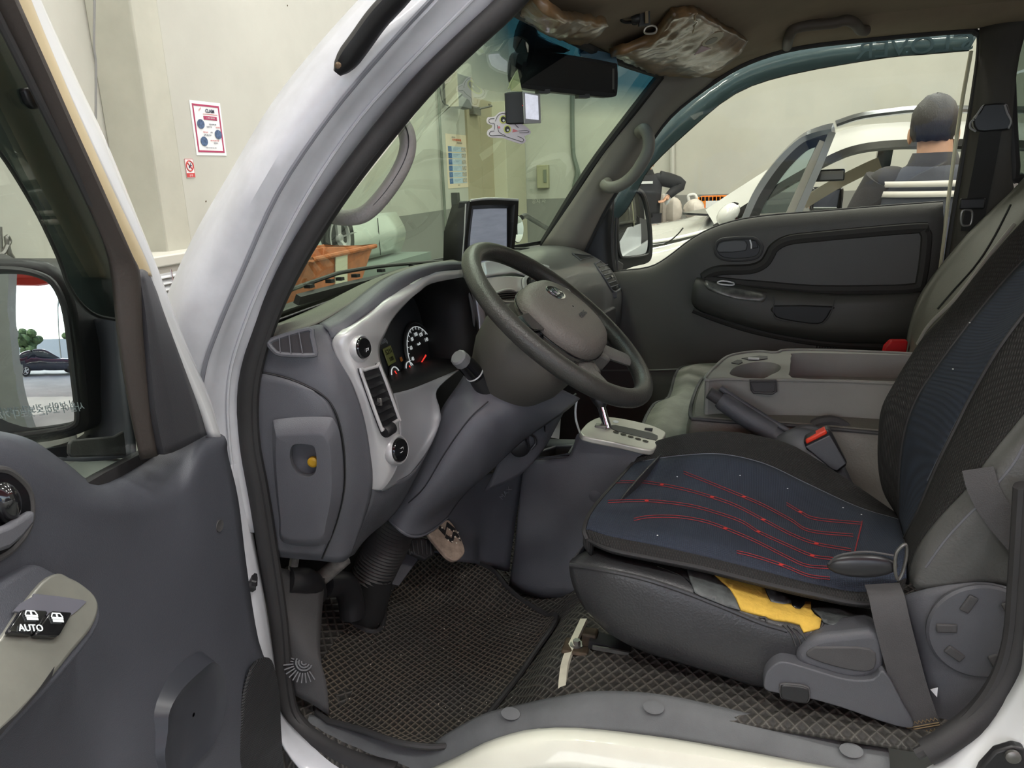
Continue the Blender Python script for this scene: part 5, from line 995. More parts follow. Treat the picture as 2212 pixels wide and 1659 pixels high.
# sail trim by the mirror
st_ = [Q([(1312, 446, 1.49), (1318, 440, 1.50), (1324, 440, 1.515)]), Q([(1262, 545, 1.49), (1300, 520, 1.495), (1320, 520, 1.515)]), Q([(1262, 590, 1.49), (1305, 590, 1.495), (1326, 588, 1.515)])]
obj('corner_trim', G().patch(st_, 4, 4), BLACK, pd, solid=.004)
obj('corner_frame', G().tube(cr(Q([(1321, 420, 1.52), (1320, 500, 1.52), (1324, 585, 1.52)]), 3), .009, 8).tube(cr(Q([(1331, 470, 1.525), (1330, 520, 1.525), (1334, 584, 1.525)]), 3), .004, 8), PLASD, pd)
# passenger mirror
N0 = P(1370, 490, 1.74); NN = V(.66, -.75, .05).normalized(); NPL = (N0, NN)
m2 = obj('side_mirror', G().prism(cr(QP(NPL, [(1336, 420), (1350, 410), (1372, 404), (1390, 412), (1402, 440), (1410, 500), (1410, 550), (1400, 568), (1370, 576), (1330, 590), (1322, 580), (1328, 480)], .0), 3, True), -NN*.08), BLACK, pd, bev=.012, seg=3)
no_ = cr(QP(NPL, [(1334, 480), (1336, 440), (1352, 418), (1374, 410), (1390, 424), (1400, 470), (1405, 520), (1403, 545), (1390, 553), (1350, 557), (1340, 550), (1335, 520)], .006), 3, True)
_mn = MN; MN = NN
obj('mirror_glass', mconv(no_, 1.1), MC['mirror_silver'], m2, sharp=180); MN = _mn
obj('mirror_rim', G().tube(no_, .005, 8, True), BLACK, m2)
obj('mirror_arm', G().prism(QP(NPL, [(1326, 568), (1336, 562), (1348, 570), (1346, 582), (1330, 586)], .02), -NN*.05), PLASD, m2, bev=.004)
# ================================================================ centre floor console with gear selector
con = thing('gear_console', 'grey floor console with silver automatic gear selector plate and open tray', 'gear selector', (-.3, .56, .6))
rows = [[(1136, 1000, .50), (1145, 994, .495), (1190, 992, .495), (1228, 986, .495), (1240, 960, .495), (1252, 935, .495), (1300, 945, .495), (1360, 962, .495), (1412, 980, .495), (1440, 990, .51)],
        [(1128, 1040, .50), (1140, 1035, .495), (1185, 1035, .49), (1232, 1030, .488), (1262, 1010, .488), (1290, 990, .488), (1330, 1000, .488), (1370, 1010, .488), (1405, 1020, .49), (1440, 1030, .51)],
        [(1120, 1110, .50), (1135, 1110, .495), (1180, 1110, .49), (1230, 1110, .486), (1270, 1110, .485), (1310, 1110, .485), (1340, 1110, .485), (1370, 1110, .487), (1405, 1110, .49), (1440, 1110, .51)],
        [(1112, 1190, .50), (1130, 1190, .49), (1175, 1195, .485), (1225, 1195, .48), (1265, 1195, .48), (1310, 1200, .48), (1340, 1200, .48), (1370, 1200, .485), (1405, 1200, .49), (1440, 1200, .51)],
        [(1100, 1270, .51), (1125, 1280, .485), (1170, 1290, .475), (1220, 1290, .47), (1265, 1300, .47), (1310, 1310, .47), (1340, 1310, .475), (1370, 1310, .48), (1405, 1310, .49), (1440, 1310, .51)]]
obj('console_body', G().patch([Q(r) for r in rows], 4, 4), PLAS, con, solid=.004, sharp=60)
top = [Q([(1252, 935, .495), (1300, 945, .495), (1360, 962, .495), (1412, 980, .495)]), Q([(1262, 912, .60), (1320, 905, .62), (1400, 925, .63), (1448, 948, .62)])]
zt = .935
obj('console_top', G().box((-.30, .50, .60), (-.14, .645, .905)).prism([V(-.42, .60, .60), V(-.29, .60, .60), V(-.29, .60, .90), V(-.41, .60, .895)], V(0, .03, 0)), PLAS, con, bev=.01)
# tray cavity
tr = Q([(1140, 992, .497), (1228, 983, .497), (1240, 962, .60), (1200, 966, .60), (1175, 974, .565)])
ti = sum(tr, V(0, 0, 0))/5; tb = [p.lerp(ti, .1)+V(0, 0, -.07) for p in tr]
obj('tray', G().grid([cr(tr, 1, True), tb, [p.lerp(ti+V(0, 0, -.07), .95) for p in tb]], closed=True), PLASD, con, sharp=20)
obj('tray_rim', G().tube([p+V(0, 0, .001) for p in tr], .003, 8, True), PLAS2, con)
# silver plate
sp3 = plane3(P(1262, 930, .500), P(1405, 965, .500), P(1320, 902, .60))
so3 = QP(sp3, [(1258, 940), (1262, 920), (1280, 906), (1302, 900), (1340, 903), (1400, 916), (1434, 930), (1438, 940), (1420, 962), (1404, 972), (1340, 958)], .002)
pl3 = obj('selector_plate', G().prism(cr(so3, 3, True), -sp3[1]*.012), mat('brushed_selector_silver', (196, 194, 184), .36, metal=.4, var=.05, vs=20), con, bev=.003, seg=3)
sl = QP(sp3, [(1322, 922), (1330, 918), (1410, 936), (1421, 944), (1418, 950), (1408, 949), (1330, 930)], .003)
obj('gate_slot', G().prism(cr(sl, 2, True), -sp3[1]*.004), BLACK, pl3)
for k in range(5): a, = QP(sp3, [(1330.5+16*k, 934+4.8*k)], .0025); obj('position_window', G().lathe([(.0045, 0), (.0045, .0008)], a, sp3[1], 16, up=V(0, 1, 0), sc=1.3), GLOSSB, pl3)
a, = QP(sp3, [(1401, 928)], .003); obj('release_button', G().obox(a, V(.008, 0, 0), V(0, .004, 0), sp3[1]*.003), BLACK, pl3, bev=.001)
a, = QP(sp3, [(1330, 911)], .0022); obj('plug_cap', G().lathe([(.006, 0), (.006, .0006)], a, sp3[1], 20, sc=1.2), PAPER, pl3)
a, b = QP(sp3, [(1312, 926)], .0)[0], P(1298, 876, .555)
lv = obj('gear_lever', G().tube([a, a.lerp(b, .5), b], [.0095, .0085, .0085], 20), CHRO, con)
obj('lever_base', G().obox(a+V(-.012, -.005, .004), V(.012, 0, 0), V(0, .008, 0), sp3[1]*.006), STEEL, lv, bev=.002)
obj('lever_knob', G().ell(b+(b-a).normalized()*.035, V(.02, 0, 0), V(0, .018, 0), (b-a).normalized()*.042), BLACK, lv)
a, = [P(1286, 1072, .484)]; obj('round_cap', G().lathe([(.0125, -.001), (.0125, .001), (.0115, .0016)], a, V(0, -1, 0), 24), PLAS, con)
tag(obj('white_wire', G().tube(cr(Q([(1247, 860, .56), (1243, 885, .56), (1245, 910, .56), (1254, 938, .53)]), 4), .0022, 6), PAPER), 'thin white wire hanging beside the gear console under the wheel', 'wire')
# ================================================================ centre seat folded as armrest tray
cs = thing('center_console', 'grey folded centre seat back with cup holder and storage tray', 'console', (.15, .85, .74))
LG = mat('console_grey_plastic', (142, 141, 136), .62, bump=.2, bs=700, var=.05, vs=9)
# tray top height plane
ctz = 1.022
def CT(pts, z=ctz): return [P(a, b, z=z) for a, b in pts]
outer = CT([(1524, 822), (1530, 808), (1548, 790), (1570, 772), (1600, 764), (1640, 760), (1662, 762), (1680, 762), (1700, 757), (1800, 758), (1990, 766), (2060, 772), (2010, 836), (1935, 830), (1800, 824), (1700, 822), (1640, 822), (1560, 820)])
cup = [(1577, 804), (1590, 792), (1630, 782), (1665, 783), (1685, 790), (1684, 800), (1665, 810), (1640, 820), (1600, 815), (1580, 810)]
tray = [(1710, 768), (1735, 762), (1985, 768), (2040, 772), (1985, 826), (1940, 824), (1800, 819), (1712, 816), (1706, 800), (1708, 780)]
bmf = bmesh.new()
def face_with_holes(out, holes):      # flat top with real openings
    o2 = [p.xy for p in out]; loops = [out]+holes; pts = []; edges = []
    for lp_ in loops:
        s = len(pts); pts += [p.xy for p in lp_]; edges += [(s+i, s+(i+1) % len(lp_)) for i in range(len(lp_))]
    r = delaunay_2d_cdt([Vector(p) for p in pts], edges, [], 0, 1e-6)
    def ins(x, y, poly):
        c = False; n = len(poly)
        for i in range(n):
            a, b = poly[i], poly[i-1]
            if (a.y > y) != (b.y > y) and x < (b.x-a.x)*(y-a.y)/(b.y-a.y)+a.x: c = not c
        return c
    z = out[0].z; fs = []
    for f in r[2]:
        cx = sum((r[0][i] for i in f), Vector((0, 0)))/len(f)
        if ins(cx.x, cx.y, out) and not any(ins(cx.x, cx.y, h) for h in holes): fs.append(tuple(f))
    return [V(p.x, p.y, z) for p in r[0]], fs
oc = cr(outer, 3, True); cu_ = cr(CT(cup), 3, True); tr_ = cr(CT(tray), 2, True)
g = G(); v_, f_ = face_with_holes(oc, [cu_, tr_]); g.add(v_, f_)
g.grid([cu_, [p+V(0, 0, -.06) for p in cu_]], closed=True); g.add([p+V(0, 0, -.06) for p in cu_], [tuple(range(len(cu_)))])
g.grid([tr_, [p+V(0, 0, -.055) for p in tr_]], closed=True); g.add([p+V(0, 0, -.055) for p in tr_], [tuple(range(len(tr_)))])
g.grid([oc, [p+V(0, 0, -.004) for p in oc], [p+V(0, 0, -.075) for p in oc]], closed=True)
obj('tray_top', g, LG, cs, bev=.0025, sharp=30)
obj('tray_lip', G().tube([p+V(0, 0, .001) for p in oc], .0035, 8, True), LG, cs)
# cup holder notch in the near face
nf = P(1650, 850, .70)
a = QY(P(1600, 822, z=ctz).y-.003, [(1620, 823), (1676, 823), (1676, 845), (1668, 850), (1628, 848), (1624, 842)])
obj('holder_notch', G().prism(a, V(0, .004, 0)).tube(a, .003, 8, True), PLASD, cs)
obj('coin_slot', G().prism(CT([(1580, 783), (1592, 777), (1602, 777), (1604, 782), (1596, 786)], ctz+.002), V(0, 0, -.003)).prism(CT([(1602, 773), (1640, 768), (1658, 769), (1658, 774), (1630, 778)], ctz+.002), V(0, 0, -.003)), PLASD, cs)
obj('pen_clip', G().box(tuple(P(1628, 775, z=ctz+.003)-V(.012, .004, .001)), tuple(P(1628, 775, z=ctz+.003)+V(.012, .004, .002))), SILV, cs)
# leather seat body under it, sections along x
lx = oc[0]
bl = [V(-.095, .70, 0), V(-.06, .665, 0), V(.10, .66, 0), V(.45, .66, 0), V(.45, 1.0, 0), V(.10, 1.0, 0), V(-.06, 1.0, 0), V(-.09, .95, 0)]
def ring(z, k, dx=0): c = V(.15, .83, 0); return cr([V((p.x-c.x)*k+c.x+dx, (p.y-c.y)*k+c.y, z) for p in bl], 4, True)
obj('leather_body', G().grid([ring(.948, .96), ring(.94, 1.0), ring(.90, 1.03), ring(.84, 1.04), ring(.79, 1.0, .01), ring(.76, .95, .015)], closed=True).add(ring(.948, .96), [tuple(range(32))]), mat('warm_grey_leather', (112, 109, 101), .5, bump=.4, bs=260, var=.07), cs, sharp=60)
obj('body_piping', G().tube([p+V(0, 0, .003) for p in ring(.94, 1.0)], .004, 8, True), PLASD, cs)
# seat base cushions of the centre and passenger seat, pale dusty leather
PSL = mat('dusty_pale_leather', (146, 144, 134), .6, bump=.3, bs=260, var=.18, vs=14)
ps = thing('car_seat', 'dusty grey leather passenger seat beyond the centre console', 'car seat', (.3, 1.1, .7))
bl2 = [V(-.205, .78, 0), V(-.17, .70, 0), V(.1, .68, 0), V(.5, .68, 0), V(.5, 1.40, 0), V(.1, 1.42, 0), V(-.12, 1.40, 0), V(-.17, 1.33, 0), V(-.17, 1.05, 0), V(-.20, .98, 0)]
def ring2(z, k): c = V(.2, 1.05, 0); return cr([V((p.x-c.x)*k+c.x, (p.y-c.y)*k+c.y, z) for p in bl2], 4, True)
obj('seat_cushion', G().grid([ring2(.885, .80), ring2(.892, .9), ring2(.875, 1.0), ring2(.85, 1.01), ring2(.78, .99), ring2(.74, .95)], closed=True).add(ring2(.885, .80), [tuple(range(40))]), PSL, ps, sharp=60)
obj('cushion_piping', G().tube([p+V(0, 0, .002) for p in ring2(.872, 1.004)], .0045, 8, True), PLASD, ps)
obj('seat_box', G().box((-.12, .72, .58), (.5, 1.38, .76)), PLASD, ps, bev=.01)
# backrest
PBL = mat('warm_grey_leather2', (112, 110, 102), .5, bump=.35, bs=240, var=.06)
bk = [[(1940, 810, 1.30), (1950, 800, 1.18), (1985, 800, 1.06), (2030, 800, .96)], [(1962, 762, 1.31), (1975, 758, 1.18), (2000, 762, 1.06), (2040, 770, .97)],
      [(1974, 700, 1.33), (1990, 690, 1.19), (2030, 700, 1.06), (2075, 700, .98)], [(2002, 628, 1.35), (2030, 620, 1.22), (2075, 628, 1.08), (2115, 620, 1.0)],
      [(2095, 512, 1.38), (2125, 510, 1.25), (2165, 525, 1.12), (2200, 520, 1.03)], [(2207, 402, 1.39), (2240, 400, 1.28), (2275, 410, 1.15), (2310, 400, 1.05)], [(2300, 290, 1.39), (2330, 290, 1.28), (2370, 300, 1.15), (2400, 290, 1.05)]]
gpb = G().patch([Q(r) for r in bk], 4, 4); bpb = bvh(gpb); obj('backrest', gpb, PBL, ps, solid=.02, sharp=60)
obj('backrest_side', G().patch([[p, p+V(.05, .02, -.02), p+V(.12, .02, -.06)] for p in [Q(r)[0] for r in bk]], 3, 3), PBL, ps, solid=.004)
sm = hl(bpb, [(2035, 672), (2070, 632), (2110, 588), (2140, 545), (2165, 500), (2190, 450)], .011, 3)
obj('stitch_seam', G().tube(sm, .0028, 6), BLACK, ps)
0 and obj('cross_seam', G().tube(hl(bpb, [(2160, 513), (2176, 520)], .012), .003, 6).tube(hl(bpb, [(2138, 548), (2152, 556)], .012), .003, 6), BLACK, ps)
pp = hl(bpb, [(1994, 745), (2018, 706), (2081, 643), (2151, 553), (2200, 492)], .012)
obj('highlight_piping', G().tube(pp, .0045, 8), mat('piping_highlight', (170, 168, 160), .45), ps)  # pale colour stands in for the bright highlight along the backrest edge
tag(obj('seat_belt_buckle', G().prism(QY(1.20, [(1912, 750), (1925, 737), (1962, 737), (1958, 765), (1908, 765)]), V(0, .03, 0)), mat('bright_red_plastic', (206, 28, 34), .4), bev=.004), 'bright red block standing behind the centre console at the passenger seat', 'buckle')
# passenger belt on the pillar
bt = thing('passenger_seat_belt', 'black passenger seat belt hanging from the guide on the far pillar', 'seat belt', P(2140, 260, 1.44))
obj('guide', G().prism(cr(QY(1.445, [(2098, 262), (2104, 250), (2110, 245), (2118, 232), (2124, 226), (2166, 224), (2174, 232), (2180, 258), (2184, 268), (2176, 280), (2140, 284), (2106, 284)]), 2, True), V(0, -.02, 0)), BLACK, bt, bev=.004)
obj('guide_rim', G().tube(cr(QY(1.424, [(2106, 256), (2112, 245), (2122, 230)]), 3), .0025, 6).tube(cr(QY(1.424, [(2170, 226), (2176, 245), (2184, 262), (2178, 278)]), 3), .0025, 6).tube(cr(QY(1.424, [(2108, 284), (2096, 276), (2097, 264), (2104, 258)]), 3), .0025, 6), mat('edge_grey', (150, 150, 150), .3), bt)
obj('webbing', G().strap(QY(1.43, [(2142, 270), (2128, 350), (2112, 430), (2098, 500)]), V(1, 0, 0), .05, .002), mat('black_webbing', (40, 39, 38), .8, bump=.3, bs=600), bt)
obj('tongue_loop', G().tube(cr(QY(1.425, [(2080, 455), (2098, 455), (2100, 470), (2095, 486), (2080, 487), (2076, 475)]), 3, True), .003, 8, True), mat('tongue_metal', (150, 150, 150), .3, metal=.6), bt)
obj('tongue_head', G().obox(P(2100, 440, 1.425), V(.03, 0, 0), V(0, .006, 0), V(0, 0, .014)), BLACK, bt, bev=.004)
# ================================================================ handbrake
hb = thing('hand_brake', 'dark grey hand brake lever pulled up between driver seat and centre console', 'hand brake', (.15, .64, .85))
a = P(1532, 848, .645); b = P(1555, 862, .645); c = P(1600, 893, .64); d = P(1668, 936, .635); e = P(1700, 955, .63); f = P(1745, 990, .625)
obj('push_button', G().tube([a, b], [.0125, .0135], 20), PLASD, hb)
obj('grip', G().tube([b, b.lerp(c, .15), c, d], [.017, .0195, .0205, .021], 24), PLAS, hb)
obj('grip_ridge', G().tube([p+V(0, .006, .022) for p in (b, c, d, e)], .006, 10), PLAS, hb)
obj('lever_shank', G().tube([d, e, f], [.021, .018, .016], 20, flat=.8), PLAS, hb)
bs_ = [Q([(1672, 948, .62), (1700, 932, .61), (1730, 925, .61), (1770, 935, .61), (1800, 950, .62)]), Q([(1672, 985, .60), (1700, 965, .585), (1735, 955, .58), (1775, 970, .58), (1820, 1000, .60)]), Q([(1690, 1010, .59), (1720, 1000, .57), (1760, 1000, .56), (1800, 1030, .56), (1850, 1060, .59)]), Q([(1720, 1060, .58), (1760, 1060, .56), (1800, 1080, .55), (1850, 1100, .55), (1890, 1110, .58)])]
obj('base_cover', G().patch(bs_, 4, 4), PLAS, hb, solid=.004)
g = G().lathe([(.05, -.02), (.052, .0), (.045, .006)], P(1745, 975, .63), V(0, -1, 0), 28)
obj('pivot_disc', g, PLAS, hb)
g2 = G().lathe([(.055, -.02), (.057, .0), (.05, .006)], P(1790, 960, .665), V(0, -1, 0), 28); obj('rear_disc', g2, PLASD, hb)
# driver's belt buckle
bk_ = thing('seat_belt_buckle', 'dark buckle with orange release button beside the driver seat cushion', 'buckle', P(1780, 960, .575))
ol = QY(.565, [(1737, 958), (1741, 948), (1788, 926), (1795, 932), (1830, 1000), (1828, 1008), (1808, 1022), (1795, 1018), (1742, 972)])
obj('body', G().prism(ol, V(0, .028, 0)), BLACK, bk_, bev=.005, seg=3)
obj('release_button', G().prism(QY(.562, [(1740, 951), (1784, 928), (1788, 938), (1742, 961)]), V(0, .024, .0)), RED, bk_, bev=.003)
obj('housing', G().prism(QY(.560, [(1740, 966), (1792, 940), (1828, 1002), (1808, 1018), (1796, 1014)]), V(0, .004, 0)), PLAS, bk_, bev=.003)
# ================================================================ helpers that lay things on a built surface
# ================================================================ driver seat
ds = thing('car_seat', 'worn grey leather driver seat with torn cushion showing yellow foam', 'car seat', (.05, .3, .74))
SL = mat('seat_leather_grey', (84, 84, 82), .44, bump=.35, bs=240, var=.1, vs=9, rv=.1)
c1 = [[(1262, 1192, .14), (1320, 1190, .14), (1400, 1204, .14), (1480, 1221, .14), (1560, 1240, .14), (1640, 1262, .14), (1730, 1288, .14), (1830, 1310, .14), (1920, 1325, .14)],
      [(1238, 1208, .11), (1310, 1210, .10), (1395, 1228, .095), (1475, 1248, .095), (1560, 1275, .095), (1640, 1302, .095), (1730, 1326, .095), (1820, 1342, .095), (1915, 1350, .095)],
      [(1231, 1222, .10), (1300, 1232, .078), (1385, 1250, .07), (1470, 1277, .068), (1560, 1312, .066), (1640, 1345, .064), (1730, 1368, .066), (1815, 1375, .068), (1910, 1378, .07)],
      [(1238, 1262, .102), (1308, 1305, .076), (1390, 1338, .064), (1470, 1365, .06), (1560, 1395, .06), (1640, 1412, .06), (1730, 1418, .064), (1815, 1425, .068), (1905, 1430, .07)],
      [(1258, 1305, .11), (1318, 1362, .085), (1392, 1395, .072), (1470, 1422, .068), (1560, 1450, .066), (1640, 1472, .066), (1730, 1478, .068), (1815, 1480, .07), (1905, 1485, .072)],
      [(1275, 1328, .13), (1330, 1375, .11), (1398, 1408, .10), (1475, 1432, .095), (1560, 1458, .09), (1640, 1482, .09), (1730, 1490, .09), (1815, 1492, .09), (1905, 1495, .09)]]
gc = G().patch([Q(r) for r in c1], 5, 5); obj('cushion_side', gc, LEATHB, ds, solid=.003, sharp=70); bc = bvh(gc)
# rest of the cushion block, under the cover
R1 = Q(c1[0]); fr_ = Q(c1[2])
obj('cushion_front', G().patch([[Q([c1[k][0]])[0] for k in range(6)], [V(-.17, .30, z) for z in (.93, .925, .915, .88, .84, .80)], [V(-.13, .50, z) for z in (.93, .925, .915, .88, .84, .80)]], 4, 3), LEATHB, ds, solid=.003)
obj('cushion_core', G().box((-.17, .13, .78), (.2, .50, .84)), LEATHB, ds, bev=.03, seg=3)
obj('cushion_piping', G().tube(hl(bc, [(1233, 1220), (1300, 1231), (1385, 1249), (1470, 1276), (1560, 1311), (1640, 1344), (1700, 1362)], .001), .0035, 8), MC['black_leather'], ds)
obj('crease', G().tube(hl(bc, [(1420, 1225), (1470, 1245), (1495, 1268), (1500, 1285)], .0005), .0016, 6).tube(hl(bc, [(1400, 1215), (1450, 1222), (1480, 1235), (1515, 1262)], .0005), .0014, 6), GLOSSB, ds)
fo = [(1491, 1226), (1530, 1236), (1576, 1249), (1625, 1262), (1646, 1268), (1652, 1288), (1662, 1307), (1690, 1312), (1712, 1309), (1722, 1318), (1728, 1321), (1738, 1307), (1750, 1308), (1750, 1324), (1758, 1335), (1773, 1345), (1770, 1361), (1752, 1364), (1735, 1368), (1726, 1352), (1712, 1348), (1698, 1345), (1672, 1342), (1651, 1335), (1625, 1328), (1599, 1319), (1588, 1298), (1576, 1279), (1555, 1262), (1538, 1246), (1512, 1236)]
obj('torn_foam', decal(bc, fo, .0035, 12), mat('yellow_foam', (226, 184, 78), .9, bump=.5, bs=200, var=.12, vs=40), ds, solid=.006, label='yellow seat foam bulging through the torn leather')
obj('torn_flap', decal(bc, [(1480, 1228), (1491, 1224), (1512, 1238), (1538, 1248), (1555, 1264), (1574, 1280), (1586, 1300), (1597, 1320), (1570, 1312), (1540, 1300), (1515, 1290), (1500, 1282), (1488, 1258)], .005, 10), mat('flap_grey', (92, 96, 96), .5, bump=.5, bs=120, var=.25, vs=60), ds, solid=.002)
obj('torn_flap', decal(bc, [(1646, 1262), (1660, 1276), (1680, 1288), (1700, 1300), (1712, 1310), (1690, 1313), (1664, 1308), (1656, 1292), (1650, 1276)], .006, 10), MC['flap_grey'], ds, solid=.002)
obj('torn_flap', decal(bc, [(1706, 1306), (1716, 1302), (1722, 1310), (1738, 1304), (1735, 1316), (1726, 1324), (1716, 1322), (1708, 1316)], .007, 8), GLOSSB, ds, solid=.002)
obj('torn_flap', decal(bc, [(1752, 1322), (1790, 1318), (1840, 1330), (1872, 1346), (1840, 1356), (1800, 1358), (1778, 1350), (1770, 1338)], .005, 10), MC['flap_grey'], ds, solid=.002)
g = G()
for a, b in (((1690, 1350), (1718, 1392)), ((1700, 1352), (1735, 1402)), ((1712, 1356), (1742, 1385)), ((1722, 1362), (1745, 1398)), ((1775, 1350), (1768, 1364)), ((1640, 1335), (1655, 1346))):
    p = hits(bc, [a, ((a[0]+b[0])/2+4, (a[1]+b[1])/2-3), b], .004)
    if len(p) > 2: g.tube(cr(p, 4), .0013, 5)
obj('loose_threads', g, mat('thread_grey', (60, 60, 60), .8), ds)
# plastic side shield
shp = plane3(P(1660, 1480, .045), P(1900, 1545, .045), P(1760, 1380, .05))
s1 = cr(QP(shp, [(1722, 1418), (1738, 1395), (1765, 1377), (1820, 1370), (1900, 1368), (1910, 1440), (1890, 1462), (1860, 1472), (1820, 1470), (1770, 1455), (1730, 1440)]), 3, True)
sh = obj('side_shield_upper', G().prism(s1, -shp[1]*.05), PLAS, ds, bev=.010, seg=4)
obj('shield_recess', G().prism(cr(QP(shp, [(1742, 1418), (1756, 1400), (1780, 1398), (1880, 1402), (1892, 1438), (1868, 1452), (1800, 1440)], .002), 3, True), -shp[1]*.004), PLASD, sh, bev=.002)
s2 = cr(QP(shp, [(1650, 1475), (1658, 1450), (1680, 1432), (1705, 1432), (1760, 1448), (1830, 1468), (1885, 1468), (1910, 1450), (1950, 1520), (1975, 1568), (1950, 1572), (1900, 1558), (1820, 1530), (1740, 1508), (1660, 1494)], .010), 3, True)
sl2 = obj('side_shield', G().prism(s2, -shp[1]*.06), PLAS, ds, bev=.010, seg=4)
obj('shield_button', G().prism(cr(QP(shp, [(1686, 1486), (1692, 1477), (1738, 1482), (1747, 1492), (1746, 1510), (1736, 1516), (1694, 1508), (1687, 1500)], .0115), 3, True), shp[1]*.004), BLACK, sl2, bev=.002)
obj('button_frame', G().tube(cr(QP(shp, [(1686, 1486), (1692, 1477), (1738, 1482), (1747, 1492), (1746, 1510), (1736, 1516), (1694, 1508), (1687, 1500)], .0118), 3, True), .0018, 6, True), PLASD, sl2)
# seat rail and bolt bracket
MET = mat('rusty_dark_metal', (84, 70, 56), .6, metal=.5, var=.5, vs=30)
obj('seat_rail', G().strap(Q([(1275, 1380, .15), (1340, 1398, .15), (1420, 1420, .15), (1600, 1470, .14)]), V(0, 1, 0), .03, .014), BLACK, ds)
obj('rail_lever', G().strap(Q([(1280, 1398, .13), (1358, 1412, .13)]), V(0, 0, 1), .006, .004), STEEL, ds)
bb = P(1246, 1398, .145); rb = obj('rail_bracket', G().obox(bb, V(.022, 0, 0), V(0, .02, 0), V(0, 0, .004)).obox(bb+V(.02, .01, .014), V(.012, 0, 0), V(0, .012, 0), V(0, 0, .012)), MET, ds, bev=.005, seg=3)
obj('bolt', G().lathe([(.011, .004), (.011, .006)], bb, V(0, 0, 1), 20).lathe([(.006, .006), (.006, .013)], bb, V(0, 0, 1), 6), STEEL, rb)
# backrest: leather side, recliner cover
nb = [(1962, 1246, .125), (1985, 1182, .115), (2030, 1120, .11), (2090, 1056, .105), (2130, 1000, .105), (2165, 955, .105), (2200, 912, .105), (2250, 850, .105), (2330, 750, .105)]
rows = [[nb[0], (1972, 1262, .10), (1990, 1275, .095), (2040, 1270, .09), (2120, 1262, .09), (2220, 1270, .10)], [nb[1], (1998, 1200, .10), (2030, 1210, .092), (2080, 1210, .088), (2140, 1200, .086), (2240, 1200, .10)],
        [nb[2], (2045, 1132, .10), (2075, 1140, .09), (2120, 1140, .086), (2170, 1140, .086), (2270, 1140, .10)], [nb[3], (2104, 1064, .098), (2125, 1072, .088), (2160, 1075, .084), (2200, 1080, .084), (2290, 1080, .10)],
        [nb[4], (2142, 1006, .098), (2162, 1014, .088), (2190, 1020, .084), (2230, 1030, .084), (2310, 1030, .10)], [nb[5], (2178, 962, .098), (2195, 970, .088), (2222, 980, .084), (2260, 985, .084), (2330, 990, .10)],
        [nb[6], (2214, 920, .098), (2230, 926, .088), (2255, 935, .084), (2290, 940, .084), (2350, 945, .10)], [nb[8], (2344, 756, .098), (2360, 760, .088), (2380, 765, .084), (2400, 770, .084), (2440, 775, .10)]]
gs = G().patch([Q(r) for r in rows], 4, 4); obj('backrest_side', gs, SL, ds, solid=.004, sharp=70); bs__ = bvh(gs)
obj('back_core', G().patch([[p+V(.03, .02, 0) for p in Q(nb)], [p+V(.10, .1, -.02) for p in Q(nb)], [p+V(.12, .36, -.02) for p in Q(nb)]], 3, 3), LEATHB, ds, solid=.01)
obj('side_seam', G().tube(hl(bs__, [(2000, 1225), (2040, 1170), (2080, 1125), (2120, 1085), (2150, 1050), (2190, 1000), (2212, 960)], .0008), .0022, 6), PLAS2, ds)
rc_ = [[(1945, 1288, .10), (2000, 1272, .09), (2060, 1262, .085), (2130, 1258, .085), (2205, 1275, .09)], [(1965, 1350, .09), (2010, 1345, .08), (2070, 1345, .078), (2130, 1345, .078), (2200, 1345, .085)], [(1985, 1430, .085), (2040, 1430, .076), (2090, 1430, .076), (2140, 1430, .076), (2180, 1430, .08)],
       [(2005, 1510, .08), (2050, 1510, .075), (2090, 1500, .075), (2130, 1490, .075), (2160, 1480, .075)], [(2015, 1580, .07), (2040, 1580, .07), (2060, 1570, .07), (2080, 1560, .07), (2100, 1550, .07)]]
grc = G().patch([Q(r) for r in rc_], 4, 4); obj('recliner_cover', grc, PLAS, ds, solid=.004, sharp=70)
cpl = plane3(P(2030, 1380, .074), P(2180, 1380, .078), P(2110, 1290, .078)); c = P(2120, 1362, pl=cpl)
dk = obj('recliner_disc', G().lathe([(.064, 0), (.064, .003), (.061, .006), (.02, .008), (.001, .008)], c, cpl[1], 48), PLAS, ds, sharp=30)
for a, b, r_ in ((2093, 1305, 65), (2045, 1357, 5), (2062, 1412, -35), (2182, 1318, 120), (2152, 1432, -60), (2195, 1385, 170)):
    q = P(a, b, pl=(cpl[0]+cpl[1]*.008, cpl[1])); u = V(1, 0, 0); u = (u-cpl[1]*u.dot(cpl[1])).normalized(); w = cpl[1].cross(u); d_ = u*cos(R(r_))+w*sin(R(r_))
    obj('grip_slot', G().obox(q, d_*.012, d_.cross(cpl[1])*.006, cpl[1]*.0022), PLASD, dk, bev=.004, seg=3)
obj('paper_scrap', G().prism(Q([(2010, 1490, .066), (2026, 1486, .066), (2024, 1506, .066)]), V(0, .001, 0)), PAPER, ds)
